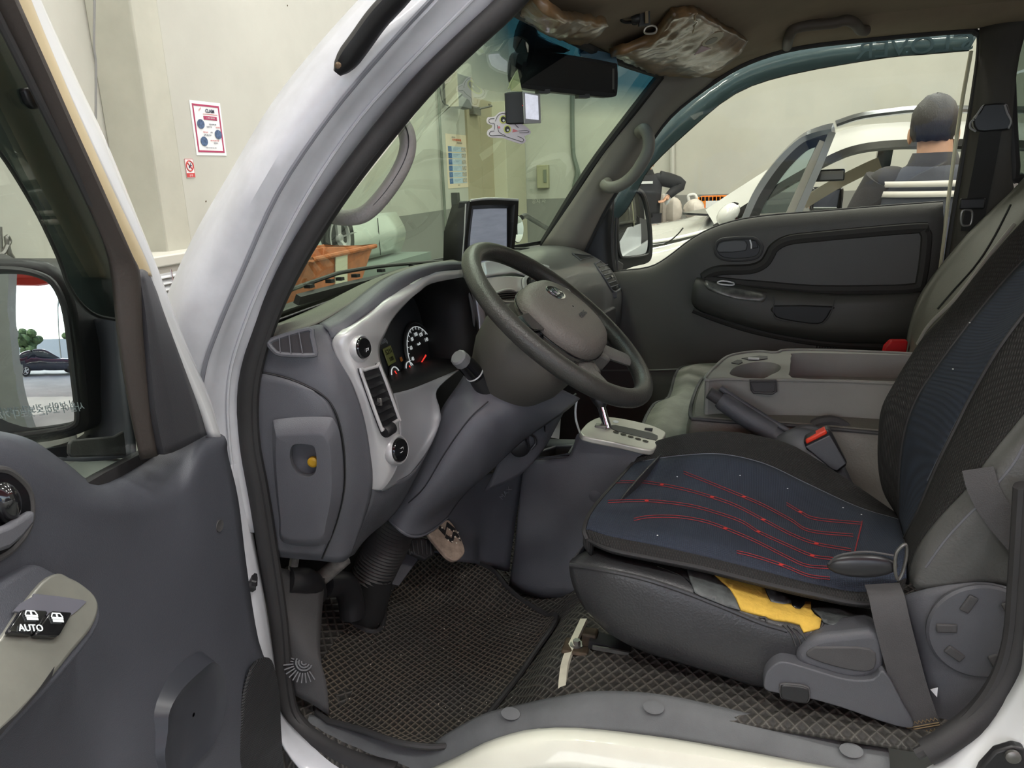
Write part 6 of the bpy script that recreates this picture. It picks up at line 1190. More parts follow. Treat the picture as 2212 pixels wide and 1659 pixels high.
# ================================================================ mesh seat cover lying over the driver seat
sc = thing('seat_cover', 'black and navy mesh seat cover with red stitching lying over the driver seat', 'seat cover', (.05, .3, .9))
NAVY = wave_bump(mat('navy_mesh', (58, 70, 90), .8, var=.3, vs=8, c2=(47, 55, 70)), 110, [R(0), R(90)], .5, .002, (36, 42, 56), 'mul')
BMESH = wave_bump(mat('black_mesh', (52, 50, 49), .85), 95, [R(30), R(-30)], .6, .003, (28, 27, 27), 'mul')
Fc = [[(1392, 978, .56), (1418, 962, .565), (1480, 946, .57), (1560, 942, .57), (1640, 953, .57), (1720, 978, .57), (1830, 1050, .56), (1930, 1118, .54)],
      [(1398, 964, .53), (1436, 949, .53), (1490, 938, .53), (1560, 934, .53), (1640, 944, .53), (1720, 969, .53), (1830, 1038, .52), (1932, 1108, .50)],
      [(1383, 982, .50), (1422, 970, .50), (1485, 960, .50), (1560, 957, .50), (1645, 972, .495), (1730, 1006, .49), (1840, 1070, .48), (1936, 1116, .465)],
      [(1370, 1003, .47), (1410, 994, .47), (1480, 985, .47), (1560, 983, .47), (1650, 1003, .46), (1740, 1045, .45), (1850, 1096, .44), (1940, 1124, .43)],
      [(1340, 1037, .39), (1390, 1040, .38), (1470, 1043, .37), (1560, 1052, .36), (1650, 1078, .355), (1750, 1108, .35), (1850, 1126, .35), (1945, 1138, .35)],
      [(1305, 1076, .28), (1360, 1085, .27), (1450, 1094, .26), (1550, 1110, .25), (1650, 1140, .24), (1750, 1166, .24), (1850, 1175, .24), (1952, 1165, .24)],
      [(1278, 1112, .17), (1335, 1128, .155), (1430, 1144, .145), (1530, 1164, .14), (1640, 1195, .14), (1750, 1222, .14), (1850, 1228, .14), (1958, 1195, .15)],
      [(1266, 1145, .125), (1320, 1160, .105), (1420, 1180, .10), (1520, 1203, .10), (1640, 1233, .10), (1760, 1264, .10), (1870, 1280, .10), (1958, 1250, .11)],
      [(1272, 1166, .115), (1322, 1188, .092), (1420, 1208, .088), (1520, 1228, .088), (1640, 1258, .088), (1760, 1285, .088), (1870, 1304, .088), (1950, 1285, .095)],
      [(1280, 1178, .12), (1325, 1194, .105), (1420, 1214, .10), (1520, 1234, .10), (1640, 1264, .10), (1760, 1292, .10), (1870, 1310, .10), (1945, 1295, .11)]]
FQ = [Q(r) for r in Fc]
for i, c in enumerate(FQ): c.insert(0, c[0]+V(-.002, 0, -.018))
obj('seat_bolster', G().patch(FQ[0:4], 4, 4), BMESH, sc, solid=.004, sharp=70)
gn = G().patch(FQ[3:8], 5, 6); obj('seat_panel', gn, NAVY, sc, solid=.004, sharp=70); bn_ = bvh(gn)
obj('seat_edge_band', G().patch(FQ[7:10], 3, 6), BMESH, sc, solid=.004, sharp=70)
obj('front_band', G().patch([c[:2] for c in FQ], 4, 3), BMESH, sc, solid=.006)
obj('edge_piping', G().tube(cr([FQ[8][k] for k in range(1, 9)], 4), .0035, 8), RUB, sc)
obj('front_piping', G().tube(cr([c[1]+V(-.003, 0, .001) for c in FQ[3:9]], 4), .0035, 8), RUB, sc)
obj('bolster_stitch', G().tube([p+V(0, -.001, .002) for p in cr(FQ[3][1:], 4)], .0012, 5), mat('grey_stitch', (92, 96, 104), .8), sc)
RST = mat('red_thread', (150, 44, 50), .8)
lines = [[(1331, 1044), (1388, 1044), (1430, 1050), (1482, 1061), (1538, 1077), (1590, 1096), (1648, 1126), (1707, 1157), (1763, 1178), (1839, 1192)], [(1477, 1023), (1529, 1044), (1606, 1076), (1651, 1096), (1707, 1126), (1749, 1150), (1843, 1160)], [(1698, 1091), (1728, 1109), (1763, 1124), (1862, 1134)],
         [(1313, 1087), (1397, 1085), (1482, 1094), (1538, 1108), (1599, 1129), (1637, 1152), (1693, 1178), (1754, 1204), (1801, 1211)], [(1369, 1126), (1402, 1120), (1463, 1120), (1519, 1129), (1566, 1145), (1632, 1173), (1693, 1204), (1740, 1225), (1792, 1230)], [(1590, 1195), (1623, 1203), (1686, 1223), (1745, 1246), (1792, 1252)], [(1862, 1131), (1855, 1162), (1848, 1192), (1839, 1225)]]
for l in lines:
    g = G()
    for dy in (-2, 3):
        p = hl(bn_, [(a, b+dy) for a, b in l], .0032)
        if len(p) > 2: g.tube(p, .00055, 5)
    obj('red_stitching', g, RST, sc)
for a, b in ((1430, 1050), (1397, 1085), (1606, 1076), (1648, 1126), (1728, 1109), (1566, 1145), (1637, 1152), (1763, 1178), (1754, 1204), (1686, 1223), (1538, 1077)):
    q = hit(bn_, a, b, .003)
    if q: obj('thread_eyelet', G().ell(q, V(.0035, 0, 0), V(0, .003, 0), V(0, 0, .001), 10, 5), mat('red_eyelet', (196, 52, 48), .6), sc)
Bc = [[(1940, 1112, .54), (1918, 1062, .55), (1908, 1000, .55), (1910, 930, .55), (1918, 880, .55), (1941, 835, .55), (1970, 785, .55), (2006, 733, .55), (2059, 675, .55), (2130, 586, .54), (2217, 488, .53), (2325, 384, .52)],
      [(1937, 1107, .51), (1912, 1060, .515), (1902, 1000, .515), (1904, 930, .515), (1912, 880, .515), (1935, 835, .515), (1965, 785, .515), (2001, 731, .515), (2054, 673, .515), (2125, 583, .505), (2212, 484, .495), (2320, 380, .49)],
      [(1945, 1126, .47), (1946, 1070, .46), (1948, 1010, .46), (1955, 950, .46), (1968, 900, .46), (1990, 850, .46), (2023, 800, .455), (2063, 745, .45), (2113, 680, .45), (2173, 608, .45), (2258, 518, .44), (2358, 418, .43)],
      [(1950, 1140, .36), (1965, 1090, .34), (1978, 1030, .335), (1993, 965, .33), (2012, 910, .33), (2040, 860, .32), (2075, 805, .32), (2120, 745, .32), (2175, 680, .32), (2240, 600, .32), (2320, 510, .31), (2420, 410, .31)],
      [(1958, 1162, .24), (1985, 1110, .22), (2010, 1050, .215), (2038, 985, .21), (2068, 925, .21), (2095, 870, .21), (2128, 810, .205), (2168, 745, .2), (2220, 675, .2), (2290, 590, .2), (2370, 500, .2), (2470, 400, .2)],
      [(1962, 1190, .16), (1995, 1140, .145), (2030, 1088, .14), (2068, 1034, .14), (2105, 984, .14), (2140, 934, .14), (2175, 884, .14), (2215, 824, .14), (2270, 754, .14), (2340, 664, .14), (2420, 574, .14), (2520, 474, .14)],
      [(1958, 1262, .125), (1985, 1184, .118), (2030, 1120, .112), (2092, 1054, .108), (2130, 1000, .108), (2165, 955, .108), (2200, 912, .108), (2240, 860, .108), (2300, 790, .108), (2370, 700, .108), (2450, 600, .108), (2550, 500, .108)]]
BQ = [Q(r) for r in Bc]
obj('back_bolster', G().patch(BQ[0:3], 4, 4), BMESH, sc, solid=.006, sharp=70)
gb = G().patch(BQ[2:5], 5, 4); obj('back_panel', gb, NAVY, sc, solid=.006, sharp=70); bb_ = bvh(gb)
obj('back_side_band', G().patch(BQ[4:7], 4, 4), BMESH, sc, solid=.006, sharp=70)
for k in (2, 4): obj('back_seam', G().tube([p+V(-.003, -.002, 0) for p in cr(BQ[k], 4)], .0028, 6), RUB, sc)
for l in ([(2036, 1000), (2075, 930), (2110, 860), (2150, 790), (2190, 720)], [(2010, 1040), (2045, 970), (2080, 900), (2120, 830)]):
    p = hl(bb_, l, .0042)
    if len(p) > 2: obj('grey_stitching', G().tube(p, .0009, 5), MC['grey_stitch'], sc)
g = G()
for a, b in ((1598, 1030), (1463, 1033), (1860, 1115), (2064, 800), (2175, 560), (1990, 800), (1605, 979), (1927, 994), (1700, 1058), (1420, 1160), (1820, 1100), (2100, 700), (1925, 800)):
    q = hit(bn_, a, b, .003) or hit(bb_, a, b, .004)
    if q: g.ell(q, V(.0014, 0, 0), V(0, .0012, 0), V(0, 0, .0008), 6, 4)
l_ = obj('lint_specks', g, PAPER); l_['kind'] = 'stuff'; tag(l_, 'tiny white lint specks scattered on the navy seat cover', 'lint')
# ================================================================ driver's seat belt
WEB = mat('grey_webbing', (74, 73, 74), .7, bump=.4, bs=700, var=.08, vs=20)
sb = thing('driver_seat_belt', 'dark driver seat belt strap running down beside the recliner to the sill', 'seat belt', P(2000, 1600, .035))
pth = cr(Q([(1905, 1262, .085), (1915, 1290, .066), (1926, 1340, .055), (1944, 1410, .05), (1966, 1490, .048), (1990, 1560, .045), (2004, 1598, .042)]), 5)
obj('webbing', G().strap(pth, V(1, 0, .1), .042, .0022), WEB, sb)
g = G(); b0 = pth[-1]; t_ = (pth[-1]-pth[-2]).normalized(); w_ = (V(1, 0, .1)-t_*V(1, 0, .1).dot(t_)).normalized(); n_ = t_.cross(w_); n_ = n_ if n_.y < 0 else -n_
for r in range(2):
    z = [b0-t_*(.010+.014*r+(.004 if i % 2 else 0))+w_*(-.019+.0024*i)+n_*.002 for i in range(17)]; g.tube(z, .0007, 5)
g.tube([b0-t_*.018-w_*.02+n_*.002, b0-t_*.018+w_*.02+n_*.002], .0008, 5); g.tube([b0-t_*.021-w_*.02+n_*.002, b0-t_*.021+w_*.02+n_*.002], .0008, 5)
obj('zigzag_stitching', g, mat('tan_thread', (130, 112, 84), .8), sb)
obj('anchor_webbing', G().strap([pth[-1], pth[-1]+V(.008, .01, -.02), pth[-1]+V(.02, .03, -.04)], V(1, 0, .1), .036, .003), BLACK, sb)
up_ = cr(Q([(2112, 1012, .092), (2126, 1060, .082), (2155, 1110, .078), (2200, 1165, .076), (2260, 1230, .078)]), 5)
obj('upper_webbing', G().strap(up_, V(.6, 0, .8), .034, .0022), WEB, sb)
obj('tongue', G().ell(P(1862, 1222, .082), V(.042, 0, .004), V(0, .008, 0), V(0, 0, .0165), 28, 14), mat('worn_black', (42, 42, 44), .3), sb)
obj('tongue_cover', G().tube(cr(Q([(1790, 1218, .074), (1812, 1200, .07), (1870, 1192, .068), (1930, 1200, .07)]), 4), .0016, 6), PLASD, sb)
obj('tongue_loop', G().tube(cr(Q([(1934, 1205, .074), (1940, 1188, .074), (1956, 1176, .074), (1958, 1200, .08), (1950, 1235, .082), (1940, 1252, .08), (1934, 1236, .076)]), 4, True), .0022, 8, True), STEEL, sb)
# ================================================================ things at the roof and windscreen
bhl = bvh(G().patch([h0, h1, h2, h3], 5, 5))
def handle(name, lab, pts, r, m, parent_lab=None, flat=1, screws=(), n=5):
    p = cr(Q(pts), n); t = thing(name, lab, 'grab handle', p[0]); k = len(p)
    rr = [r*(.55+.45*min(1, 3.2*min(i, k-1-i)/k)) if False else r for i in range(k)]
    obj('bar', G().tube(p, rr, 14, flat=flat), m, t)
    for a, b, y in screws: obj('screw_cap', G().ell(P(a, b, y), V(r*.9, 0, 0), V(0, r*.7, 0), V(0, 0, r*1.0), 14, 8), m, t)
    return t, p
HG = mat('handle_brown_grey', (150, 146, 144), .5, bump=.5, bs=220, var=.05)
t, p = handle('grab_handle', 'grey looped grab handle on the driver windscreen pillar', [(830, 240, .15), (856, 255, .145), (877, 285, .135), (880, 325, .13), (862, 372, .125), (826, 425, .12), (790, 460, .118), (755, 470, .118), (715, 466, .122), (670, 455, .13)], .0118, HG, n=6)
obj('moulding_seam', G().tube([q+V(.006, -.0105, .003) for q in p[4:-4]], .0007, 5), BLACK, t)
t, p = handle('grab_handle', 'grey curved grab handle on the passenger windscreen pillar', [(1382, 285, 1.37), (1392, 280, 1.34), (1401, 298, 1.33), (1400, 325, 1.325), (1385, 355, 1.325), (1365, 382, 1.33), (1340, 400, 1.335), (1318, 405, 1.34), (1306, 398, 1.36)], .017, mat('handle_warm_grey', (128, 124, 118), .5, bump=.2, bs=500), screws=((1386, 288, 1.37), (1312, 396, 1.36)))
brs = bvh(G().patch(zipr(r_in, r_mid, r_out), 4, 4)); RH = lambda a, b, o: (a, b, (hit(brs, a, b) or hit(bhl, a, b) or P(a, b, 1.4)).y-o)
t, p = handle('grab_handle', 'brown grey grab handle on the roof above the passenger window', [RH(a, b, max(.012, min(.05, 2.4*(c and .02)))) for a, b, c in [(1700, 100, 1.40), (1704, 82, 1.385), (1714, 64, 1.37), (1740, 56, 1.365), (1800, 50, 1.365), (1826, 44, 1.37), (1846, 50, 1.375), (1858, 64, 1.39), (1872, 66, 1.40)]], .013, mat('handle_dark_brown', (92, 84, 76), .55, bump=.2, bs=500))
# rear view mirror
rm = thing('rear_view_mirror', 'wide black interior mirror hanging at the top of the windscreen', 'mirror', P(1225, 150, .75))
mp = plane3(P(1120, 150, .66), P(1334, 170, .86), P(1225, 205, .755))
mo = cr(QP(mp, [(1118, 118), (1130, 107), (1142, 105), (1240, 120), (1322, 135), (1334, 144), (1334, 198), (1326, 209), (1300, 209), (1200, 199), (1130, 190), (1117, 182), (1113, 150)]), 3, True)
obj('housing', G().prism(mo, -mp[1]*.028), BLACK, rm, bev=.006, seg=3)
obj('glass', G().prism(cr(QP(mp, [(1133, 120), (1140, 112), (1315, 140), (1326, 150), (1326, 195), (1318, 200), (1145, 183), (1132, 175)], .0012), 3, True), -mp[1]*.001), mat('dimmed_mirror', (40, 40, 40), .25, spec=.6), rm)
obj('side_lamp', G().prism(QP(mp, [(1323, 148), (1327, 148), (1327, 193), (1323, 193)], .002), -mp[1]*.001), STEEL, rm)
obj('mount', G().patch([Q([(1136, 40, .60), (1142, 45, .62), (1150, 50, .64)]), Q([(1118, 75, .62), (1135, 78, .64), (1160, 80, .68)]), Q([(1112, 108, .64), (1140, 108, .66), (1225, 112, .74)])], 3, 3), BLACK, rm, solid=.02)
for a, b in ((1172, 198), (1258, 208)): obj('clip', G().obox(P(a, b, pl=(mp[0]-mp[1]*.01, mp[1])), V(.01, .008, 0), V(0, .0, .004), V(-.006, .008, 0)), BLACK, rm)
obj('cam_tape', G().prism(QP(mp, [(1250, 100), (1330, 118), (1335, 140), (1255, 122)], -.03), -mp[1]*.004), mat('blue_reflective', (104, 140, 164), .2, metal=.4), rm)
# dash camera under the mirror
dc = thing('dash_camera', 'small dash camera with bright screen hanging below the interior mirror', 'camera', P(1140, 235, .64))
cp = plane3(P(1132, 200, .63), P(1168, 206, .665), P(1134, 268, .63))
obj('body', G().prism(QP(cp, [(1129, 197), (1167, 203), (1170, 266), (1132, 268)]), -cp[1]*.0+V(-.035, -.012, 0)), BLACK, dc, bev=.003)
obj('screen_frame', G().prism(QP(cp, [(1130, 198), (1167, 204), (1169, 266), (1133, 267)], .002), -cp[1]*.003), SILV, dc, bev=.001)
obj('screen', G().prism(QP(cp, [(1135, 202), (1162, 207), (1164, 259), (1137, 256)], .003), -cp[1]*.002), mat('lit_pale_screen', (214, 216, 228), .15, emit=.5, var=.25, vs=60), dc)
obj('status_lamp', G().ell(P(1129, 228, .628), V(.0012, 0, 0), V(0, .0012, 0), V(0, 0, .0012), 8, 6), REDN, dc)
obj('cable', G().tube(cr(Q([(1112, 220, .635), (1108, 240, .63), (1105, 262, .63), (1098, 285, .63)]), 3), .0013, 6), BLACK, dc)
obj('bracket', G().tube(Q([(1115, 155, .64), (1098, 192, .63)]), .0012, 5).prism(Q([(1118, 150, .645), (1100, 180, .64), (1104, 196, .64), (1128, 198, .645)]), V(-.001, .001, 0)), mat('clear_yellow_bracket', (206, 208, 160), .3), dc)
# cat shaped card hanging at the windscreen
cat_ = thing('cat_card', 'white cut-out cat card with pink ears hanging below the dash camera', 'card', P(1098, 270, .62))
kp = plane3(P(1055, 260, .60), P(1140, 275, .64), P(1100, 305, .615)); KQ = lambda pts, o=0: QP(kp, pts, o)
co = [(1051, 262), (1054, 253), (1068, 252), (1078, 243), (1092, 240), (1102, 232), (1107, 236), (1106, 250), (1118, 262), (1134, 272), (1146, 283), (1144, 290), (1133, 294), (1136, 304), (1130, 310), (1118, 309), (1085, 298), (1060, 297), (1052, 290), (1054, 281), (1062, 276), (1063, 270), (1055, 268)]
obj('card', G().prism(cr(KQ(co), 2, True), -kp[1]*.0012), mat('card_white_pink', (238, 226, 236), .5), cat_)
ln = mat('card_outline', (60, 56, 60), .6)
def dsc(c, rx, ry, m, o, nm): obj(nm, G().prism([P(c[0]+rx*cos(k*pi/10), c[1]+ry*sin(k*pi/10), pl=(kp[0]+kp[1]*o, kp[1])) for k in range(20)], -kp[1]*.0004), m, cat_)
PK = mat('card_pink', (236, 140, 150), .5)
obj('ear', G().prism(KQ([(1091, 248), (1103, 235), (1101, 252)], .0008), -kp[1]*.0004), PK, cat_); obj('ear', G().prism(KQ([(1108, 278), (1120, 283), (1107, 286)], .0008), -kp[1]*.0004), PK, cat_)
for c in ((1087, 258), (1096, 279)): dsc(c, 8, 9, mat('card_yellow', (224, 224, 130), .5), .0008, 'eye'); dsc(c, 5.5, 6.5, ln, .0012, 'pupil'); dsc((c[0]+1, c[1]+2), 2.2, 2.5, PAPER, .0016, 'eye_glint')
dsc((1078, 275), 2.6, 2.6, PK, .0012, 'nose')
g = G(); H_ = lambda pts: g.tube(cr(KQ(pts, .0008), 3), .0005, 5)
H_([(1068, 256), (1058, 257), (1056, 262), (1060, 266), (1068, 267), (1068, 280)]); H_([(1068, 283), (1060, 284), (1057, 289), (1062, 293), (1085, 293), (1120, 304), (1129, 306), (1130, 300), (1118, 294)]); H_([(1070, 262), (1076, 249), (1090, 245), (1106, 262), (1120, 276)]); H_([(1120, 283), (1138, 282), (1142, 286), (1122, 287)]); H_([(1074, 270), (1078, 285), (1092, 293)])
obj('outline', g, ln, cat_)
# ---- display on the dash
mn = thing('dash_display', 'tall black hooded display standing on the dash behind the wheel', 'display', P(1010, 555, .74))
fp_ = plane3(P(1008, 440, .70), P(1118, 438, .86), P(1002, 566, .70)); bv = V(-.035, .0, 0)
hood_ = [(1015, 434), (1060, 430), (1120, 433), (1118, 480), (1106, 572), (1000, 572), (1006, 500)]
scr = [(1022, 449), (1094, 452), (1098, 480), (1095, 572), (1013, 572), (1017, 500)]
oc2 = QP(fp_, hood_); ic2 = QP(fp_, [(1019, 444), (1060, 442), (1112, 441), (1110, 480), (1101, 571), (1006, 571), (1012, 500)]); ib = QP(fp_, [(1022, 452), (1058, 450), (1098, 450), (1098, 480), (1094, 569), (1012, 569), (1016, 500)], -.010)
bk2 = [p+bv for p in QP(fp_, [(1010, 442), (1050, 436), (1100, 438), (1098, 480), (1090, 572), (990, 572), (992, 500)])]
obj('hood', G().grid([bk2, oc2, ic2, ib], closed=True).add(bk2, [tuple(range(7))]), mat('display_black', (40, 39, 38), .45, bump=.1, bs=500), mn, solid=.0015, sharp=20)
obj('hood_trim', G().tube(cr(QP(fp_, [(1016, 433), (1060, 429), (1119, 432)], .002), 5), .0028, 8).tube(QP(fp_, [(1006, 440), (1003, 505), (998, 570)], .001), .0015, 6), SILV, mn)
obj('screen', G().prism(ib, -fp_[1]*.002), mat('hazy_screen_reflection', (160, 166, 178), .28, spec=.7, emit=.22, var=.35, vs=9, stretch=(1, 1, 7), c2=(116, 122, 136)), mn)  # pale streaks and faint emission imitate a hazy reflection on the screen
obj('screen_side', G().prism(QP(fp_, [(1096, 450), (1110, 446), (1103, 570), (1096, 570)], -.008), -fp_[1]*.004), BLACK, mn)
sidp = [P(975, 540, .70), P(985, 470, .70), P(1000, 437, .70)]
obj('side_body', G().prism(Q([(1012, 434, .705), (990, 434, .70), (980, 470, .70), (968, 505, .70), (963, 566, .70), (1001, 572, .705)]), V(.0, .008, 0)), MC['display_black'], mn, bev=.004)
for k in range(6): obj('vent_slit', G().strap(Q([(968, 512+8*k, .698), (977, 508+8*k, .698)]), V(0, 0, 1), .0022, .001), GLOSSB, mn)
obj('foot', G().prism(Q([(952, 568, .69), (972, 560, .69), (980, 566, .70), (978, 574, .70), (950, 576, .69)]), V(0, .02, 0)), PLASD, mn)
# ---- sun visors wrapped in brown film, phone arm
FILM = mat('brown_plastic_wrap', (158, 124, 86), .34, coat=.45, var=.35, vs=14, bump=1, bs=30)
FILM.node_tree.nodes['Principled BSDF'].inputs['Coat Roughness'].default_value = .1
def fold(p): return p+V(0, 0, .0022*sin(90*p.x+55*p.y+2*sin(30*p.y))+.0013*sin(-60*p.x+150*p.y+1)+.0008*sin(230*p.x+90*p.y))
vs_ = thing('sun_visor', 'passenger sun visor wrapped in shiny brown plastic film', 'sun visor', P(1450, 100, 1.1))
def HQ(pts, off): return [hit(bhl, a, b, off+(.03 if hit(bhl, a, b) is None else 0)) or P(a, b, c) for a, b, c in pts]
vr = [HQ([(1312, 98, .93), (1365, 118, 1.06), (1422, 142, 1.20), (1475, 157, 1.30)], .016), HQ([(1330, 78, .92), (1390, 90, 1.04), (1455, 108, 1.16), (1530, 128, 1.28)], .03), HQ([(1400, 50, .90), (1440, 55, 1.02), (1500, 68, 1.14), (1583, 92, 1.26)], .03), HQ([(1450, 10, .88), (1497, 8, .98), (1562, 44, 1.12), (1607, 70, 1.25)], .016)]
for r in vr:
    for i in range(4): r[i] = r[i]+V(0, 0, random.uniform(-.004, .004))
gv = G().patch(vr, 9, 9)
for i_ in range(len(gv.v)): gv.v[i_] = fold(gv.v[i_])
obj('wrapped_panel', gv, FILM, vs_, solid=.018, sharp=50); bv_ = bvh(gv)
obj('film_folds', G().tube(hl(bv_, [(1500, 20), (1500, 40), (1495, 62)], .010), .0016, 6).tube(hl(bv_, [(1500, 12), (1530, 30), (1562, 48), (1600, 70)], .010), .003, 6), mat('pale_film_edge', (190, 168, 140), .25, coat=.7), vs_)
cdp = plane3(hit(bv_, 1520, 95, .012), hit(bv_, 1555, 85, .012), hit(bv_, 1530, 75, .012))
c = P(1536, 90, pl=cdp)
def ovp(cx, cy, a, b, rot, o): return [P(cx+a*cos(t*pi/12)*cos(rot)-b*sin(t*pi/12)*sin(rot), cy+a*cos(t*pi/12)*sin(rot)+b*sin(t*pi/12)*cos(rot), pl=(cdp[0]+cdp[1]*o, cdp[1])) for t in range(24)]
obj('card_ring', G().prism(ovp(1540, 85, 26, 10, R(-30), 0), -cdp[1]*.001), mat('card_cream', (206, 198, 176), .5), vs_)
obj('card_hole', G().prism(ovp(1537, 89, 15, 5, R(-27), .0015), -cdp[1]*.001), mat('card_grey', (130, 126, 112), .4), vs_)
obj('card_corner', G().prism([P(a, b, pl=cdp) for a, b in ((1516, 100), (1536, 105), (1500, 119))], -cdp[1]*.001), mat('card_lilac', (208, 180, 190), .5), vs_)
vs2 = thing('sun_visor', 'driver sun visor wrapped in brown film at the top edge of windscreen', 'sun visor', P(1200, 20, .45))
vr = [HQ([(1112, 22, .22), (1150, 40, .38), (1185, 62, .50), (1236, 72, .62)], .014), HQ([(1116, -10, .20), (1160, 5, .36), (1200, 25, .48), (1262, 42, .60)], .03), HQ([(1126, -40, .18), (1180, -25, .34), (1240, -5, .46), (1300, 8, .58)], .03)]
gv2 = G().patch(vr, 9, 9)
for i_ in range(len(gv2.v)): gv2.v[i_] = fold(gv2.v[i_])
obj('wrapped_panel', gv2, FILM, vs2, solid=.016, sharp=50)
obj('film_folds', G().tube(Q([(1140, 12, .33), (1190, 2, .36), (1240, -8, .4)]), .002, 6).tube(Q([(1226, 64, .60), (1250, 45, .58), (1272, 10, .55)]), .0022, 6), MC['pale_film_edge'], vs2)
ph = thing('phone_holder', 'black phone holder arm clamped to the headliner above interior mirror', 'phone holder', P(1380, 20, .75))
obj('arm', G().tube(cr(Q([(1300, -10, .70), (1332, 15, .70), (1343, 45, .70), (1366, 48, .72)]), 3), .006, 8, flat=.5), BLACK, ph)
obj('upright', G().strap(Q([(1385, -30, .72), (1390, 20, .72), (1392, 56, .72)]), V(1, .4, 0), .022, .008), BLACK, ph)
obj('slot', G().strap(Q([(1396, 22, .712), (1397, 50, .712)]), V(1, .4, 0), .006, .004), mat('tan_slot', (128, 112, 88), .6), ph)
c = P(1374, 40, .715); g = G(); n = 12
for k in range(n): g.ell(c+V(0, .007*cos(2*pi*k/n), .009*sin(2*pi*k/n))+V(-.002, 0, 0), V(.006, 0, 0), V(0, .003, 0), V(0, 0, .003), 8, 6)
obj('knurled_knob', g.lathe([(.009, -.008), (.011, 0), (.009, .008)], c, V(1, 0, 0), 20), BLACK, ph)
obj('ring_clip', G().tube(cr(Q([(1395, 60, .72), (1408, 55, .72), (1418, 60, .725), (1416, 70, .725), (1402, 73, .72), (1392, 70, .72)]), 4, True), .002, 8, True), mat('pale_metal_ring', (190, 184, 176), .3, metal=.6), ph)
obj('crumpled_film', G().ell(P(1296, 22, .66), V(.014, 0, 0), V(0, .016, 0), V(0, 0, .012), 12, 8), mat('clear_film_grey', (140, 140, 132), .2, coat=.6, bump=.8, bs=90), ph)
# ---- round mirror outside on its arm, seen right of the display
rmr = thing('front_corner_mirror', 'round exterior mirror on a bent black tube seen right of the dash display', 'mirror', P(1130, 500, x=-.95))
fx = lambda pts: [P(a, b, x=-.95) for a, b in pts]
obj('support_tube', G().tube(cr(fx([(1126, 470), (1136, 466), (1150, 474), (1190, 498), (1230, 522)]), 4), .012, 10), BLACK, rmr)
c = P(1118, 495, x=-.95)
obj('mirror_shell', G().lathe([(.002, -.03), (.035, -.022), (.056, -.004), (.06, 0)], c, V(.95, -.3, 0), 28, up=V(0, 0, 1), sc=.8), BLACK, rmr)
obj('mirror_face', G().lathe([(.056, 0), (.056, .002)], c, V(.95, -.3, 0), 28, up=V(0, 0, 1), sc=.8), MC['mirror_silver'], rmr)
# ================================================================ people
def person(name, lab, at, jo, ed, face_dir):
    """one continuous skinned body; jo: joint -> (position, radius)"""
    keys = list(jo); me = bpy.data.meshes.new('body'); me.from_pydata([tuple(jo[k][0]-at) for k in keys], [(keys.index(a), keys.index(b)) for a, b in ed], [])
    t = thing(name, lab, 'person', at); ob = bpy.data.objects.new('body', me); COL.objects.link(ob); ob.parent = t
    ob.modifiers.new('skin', 'SKIN').use_smooth_shade = True
    for i, k in enumerate(keys): r = jo[k][1]; me.skin_vertices[0].data[i].radius = (r, r) if not isinstance(r, tuple) else r
    me.skin_vertices[0].data[keys.index('pelvis')].use_root = True
    s = ob.modifiers.new('sub', 'SUBSURF'); s.levels = 2; s.render_levels = 2
    me.materials.append(mat('skin', (206, 160, 132), .55, var=.05, vs=30)); return t
def limb_rings(path, rad, n=16, flat=1):
    return G().tube(cr(path, 3), [rad[min(len(rad)-1, int(i/3))]*(1-(i % 3)/3)+rad[min(len(rad)-1, int(i/3)+1)]*((i % 3)/3) for i in range(3*(len(path)-1)+1)], n, flat=flat)
def hand(jo, ed, w, d, s, pref):     # palm, four fingers and a thumb off wrist joint w, pointing along d, spread along s
    jo[pref+'palm'] = (jo[w][0]+d*.05, (.036, .016)); ed.append((w, pref+'palm'))
    for i, (o, l) in enumerate(((-.030, .072), (-.010, .082), (.010, .076), (.029, .060))):
        a, b = pref+'k%d' % i, pref+'t%d' % i; jo[a] = (jo[w][0]+d*.085+s*o, .010); jo[b] = (jo[a][0]+d*l*.5+s.cross(d)*.008*(1+i*.3), .009); jo[b+'e'] = (jo[b][0]+d*l*.42+s.cross(d)*.018, .0075)
        ed += [(pref+'palm', a), (a, b), (b, b+'e')]
    jo[pref+'th'] = (jo[w][0]+d*.03+s*-.045, .011); jo[pref+'te'] = (jo[pref+'th'][0]+d*.04+s*-.018, .009); ed += [(pref+'palm', pref+'th'), (pref+'th', pref+'te')]
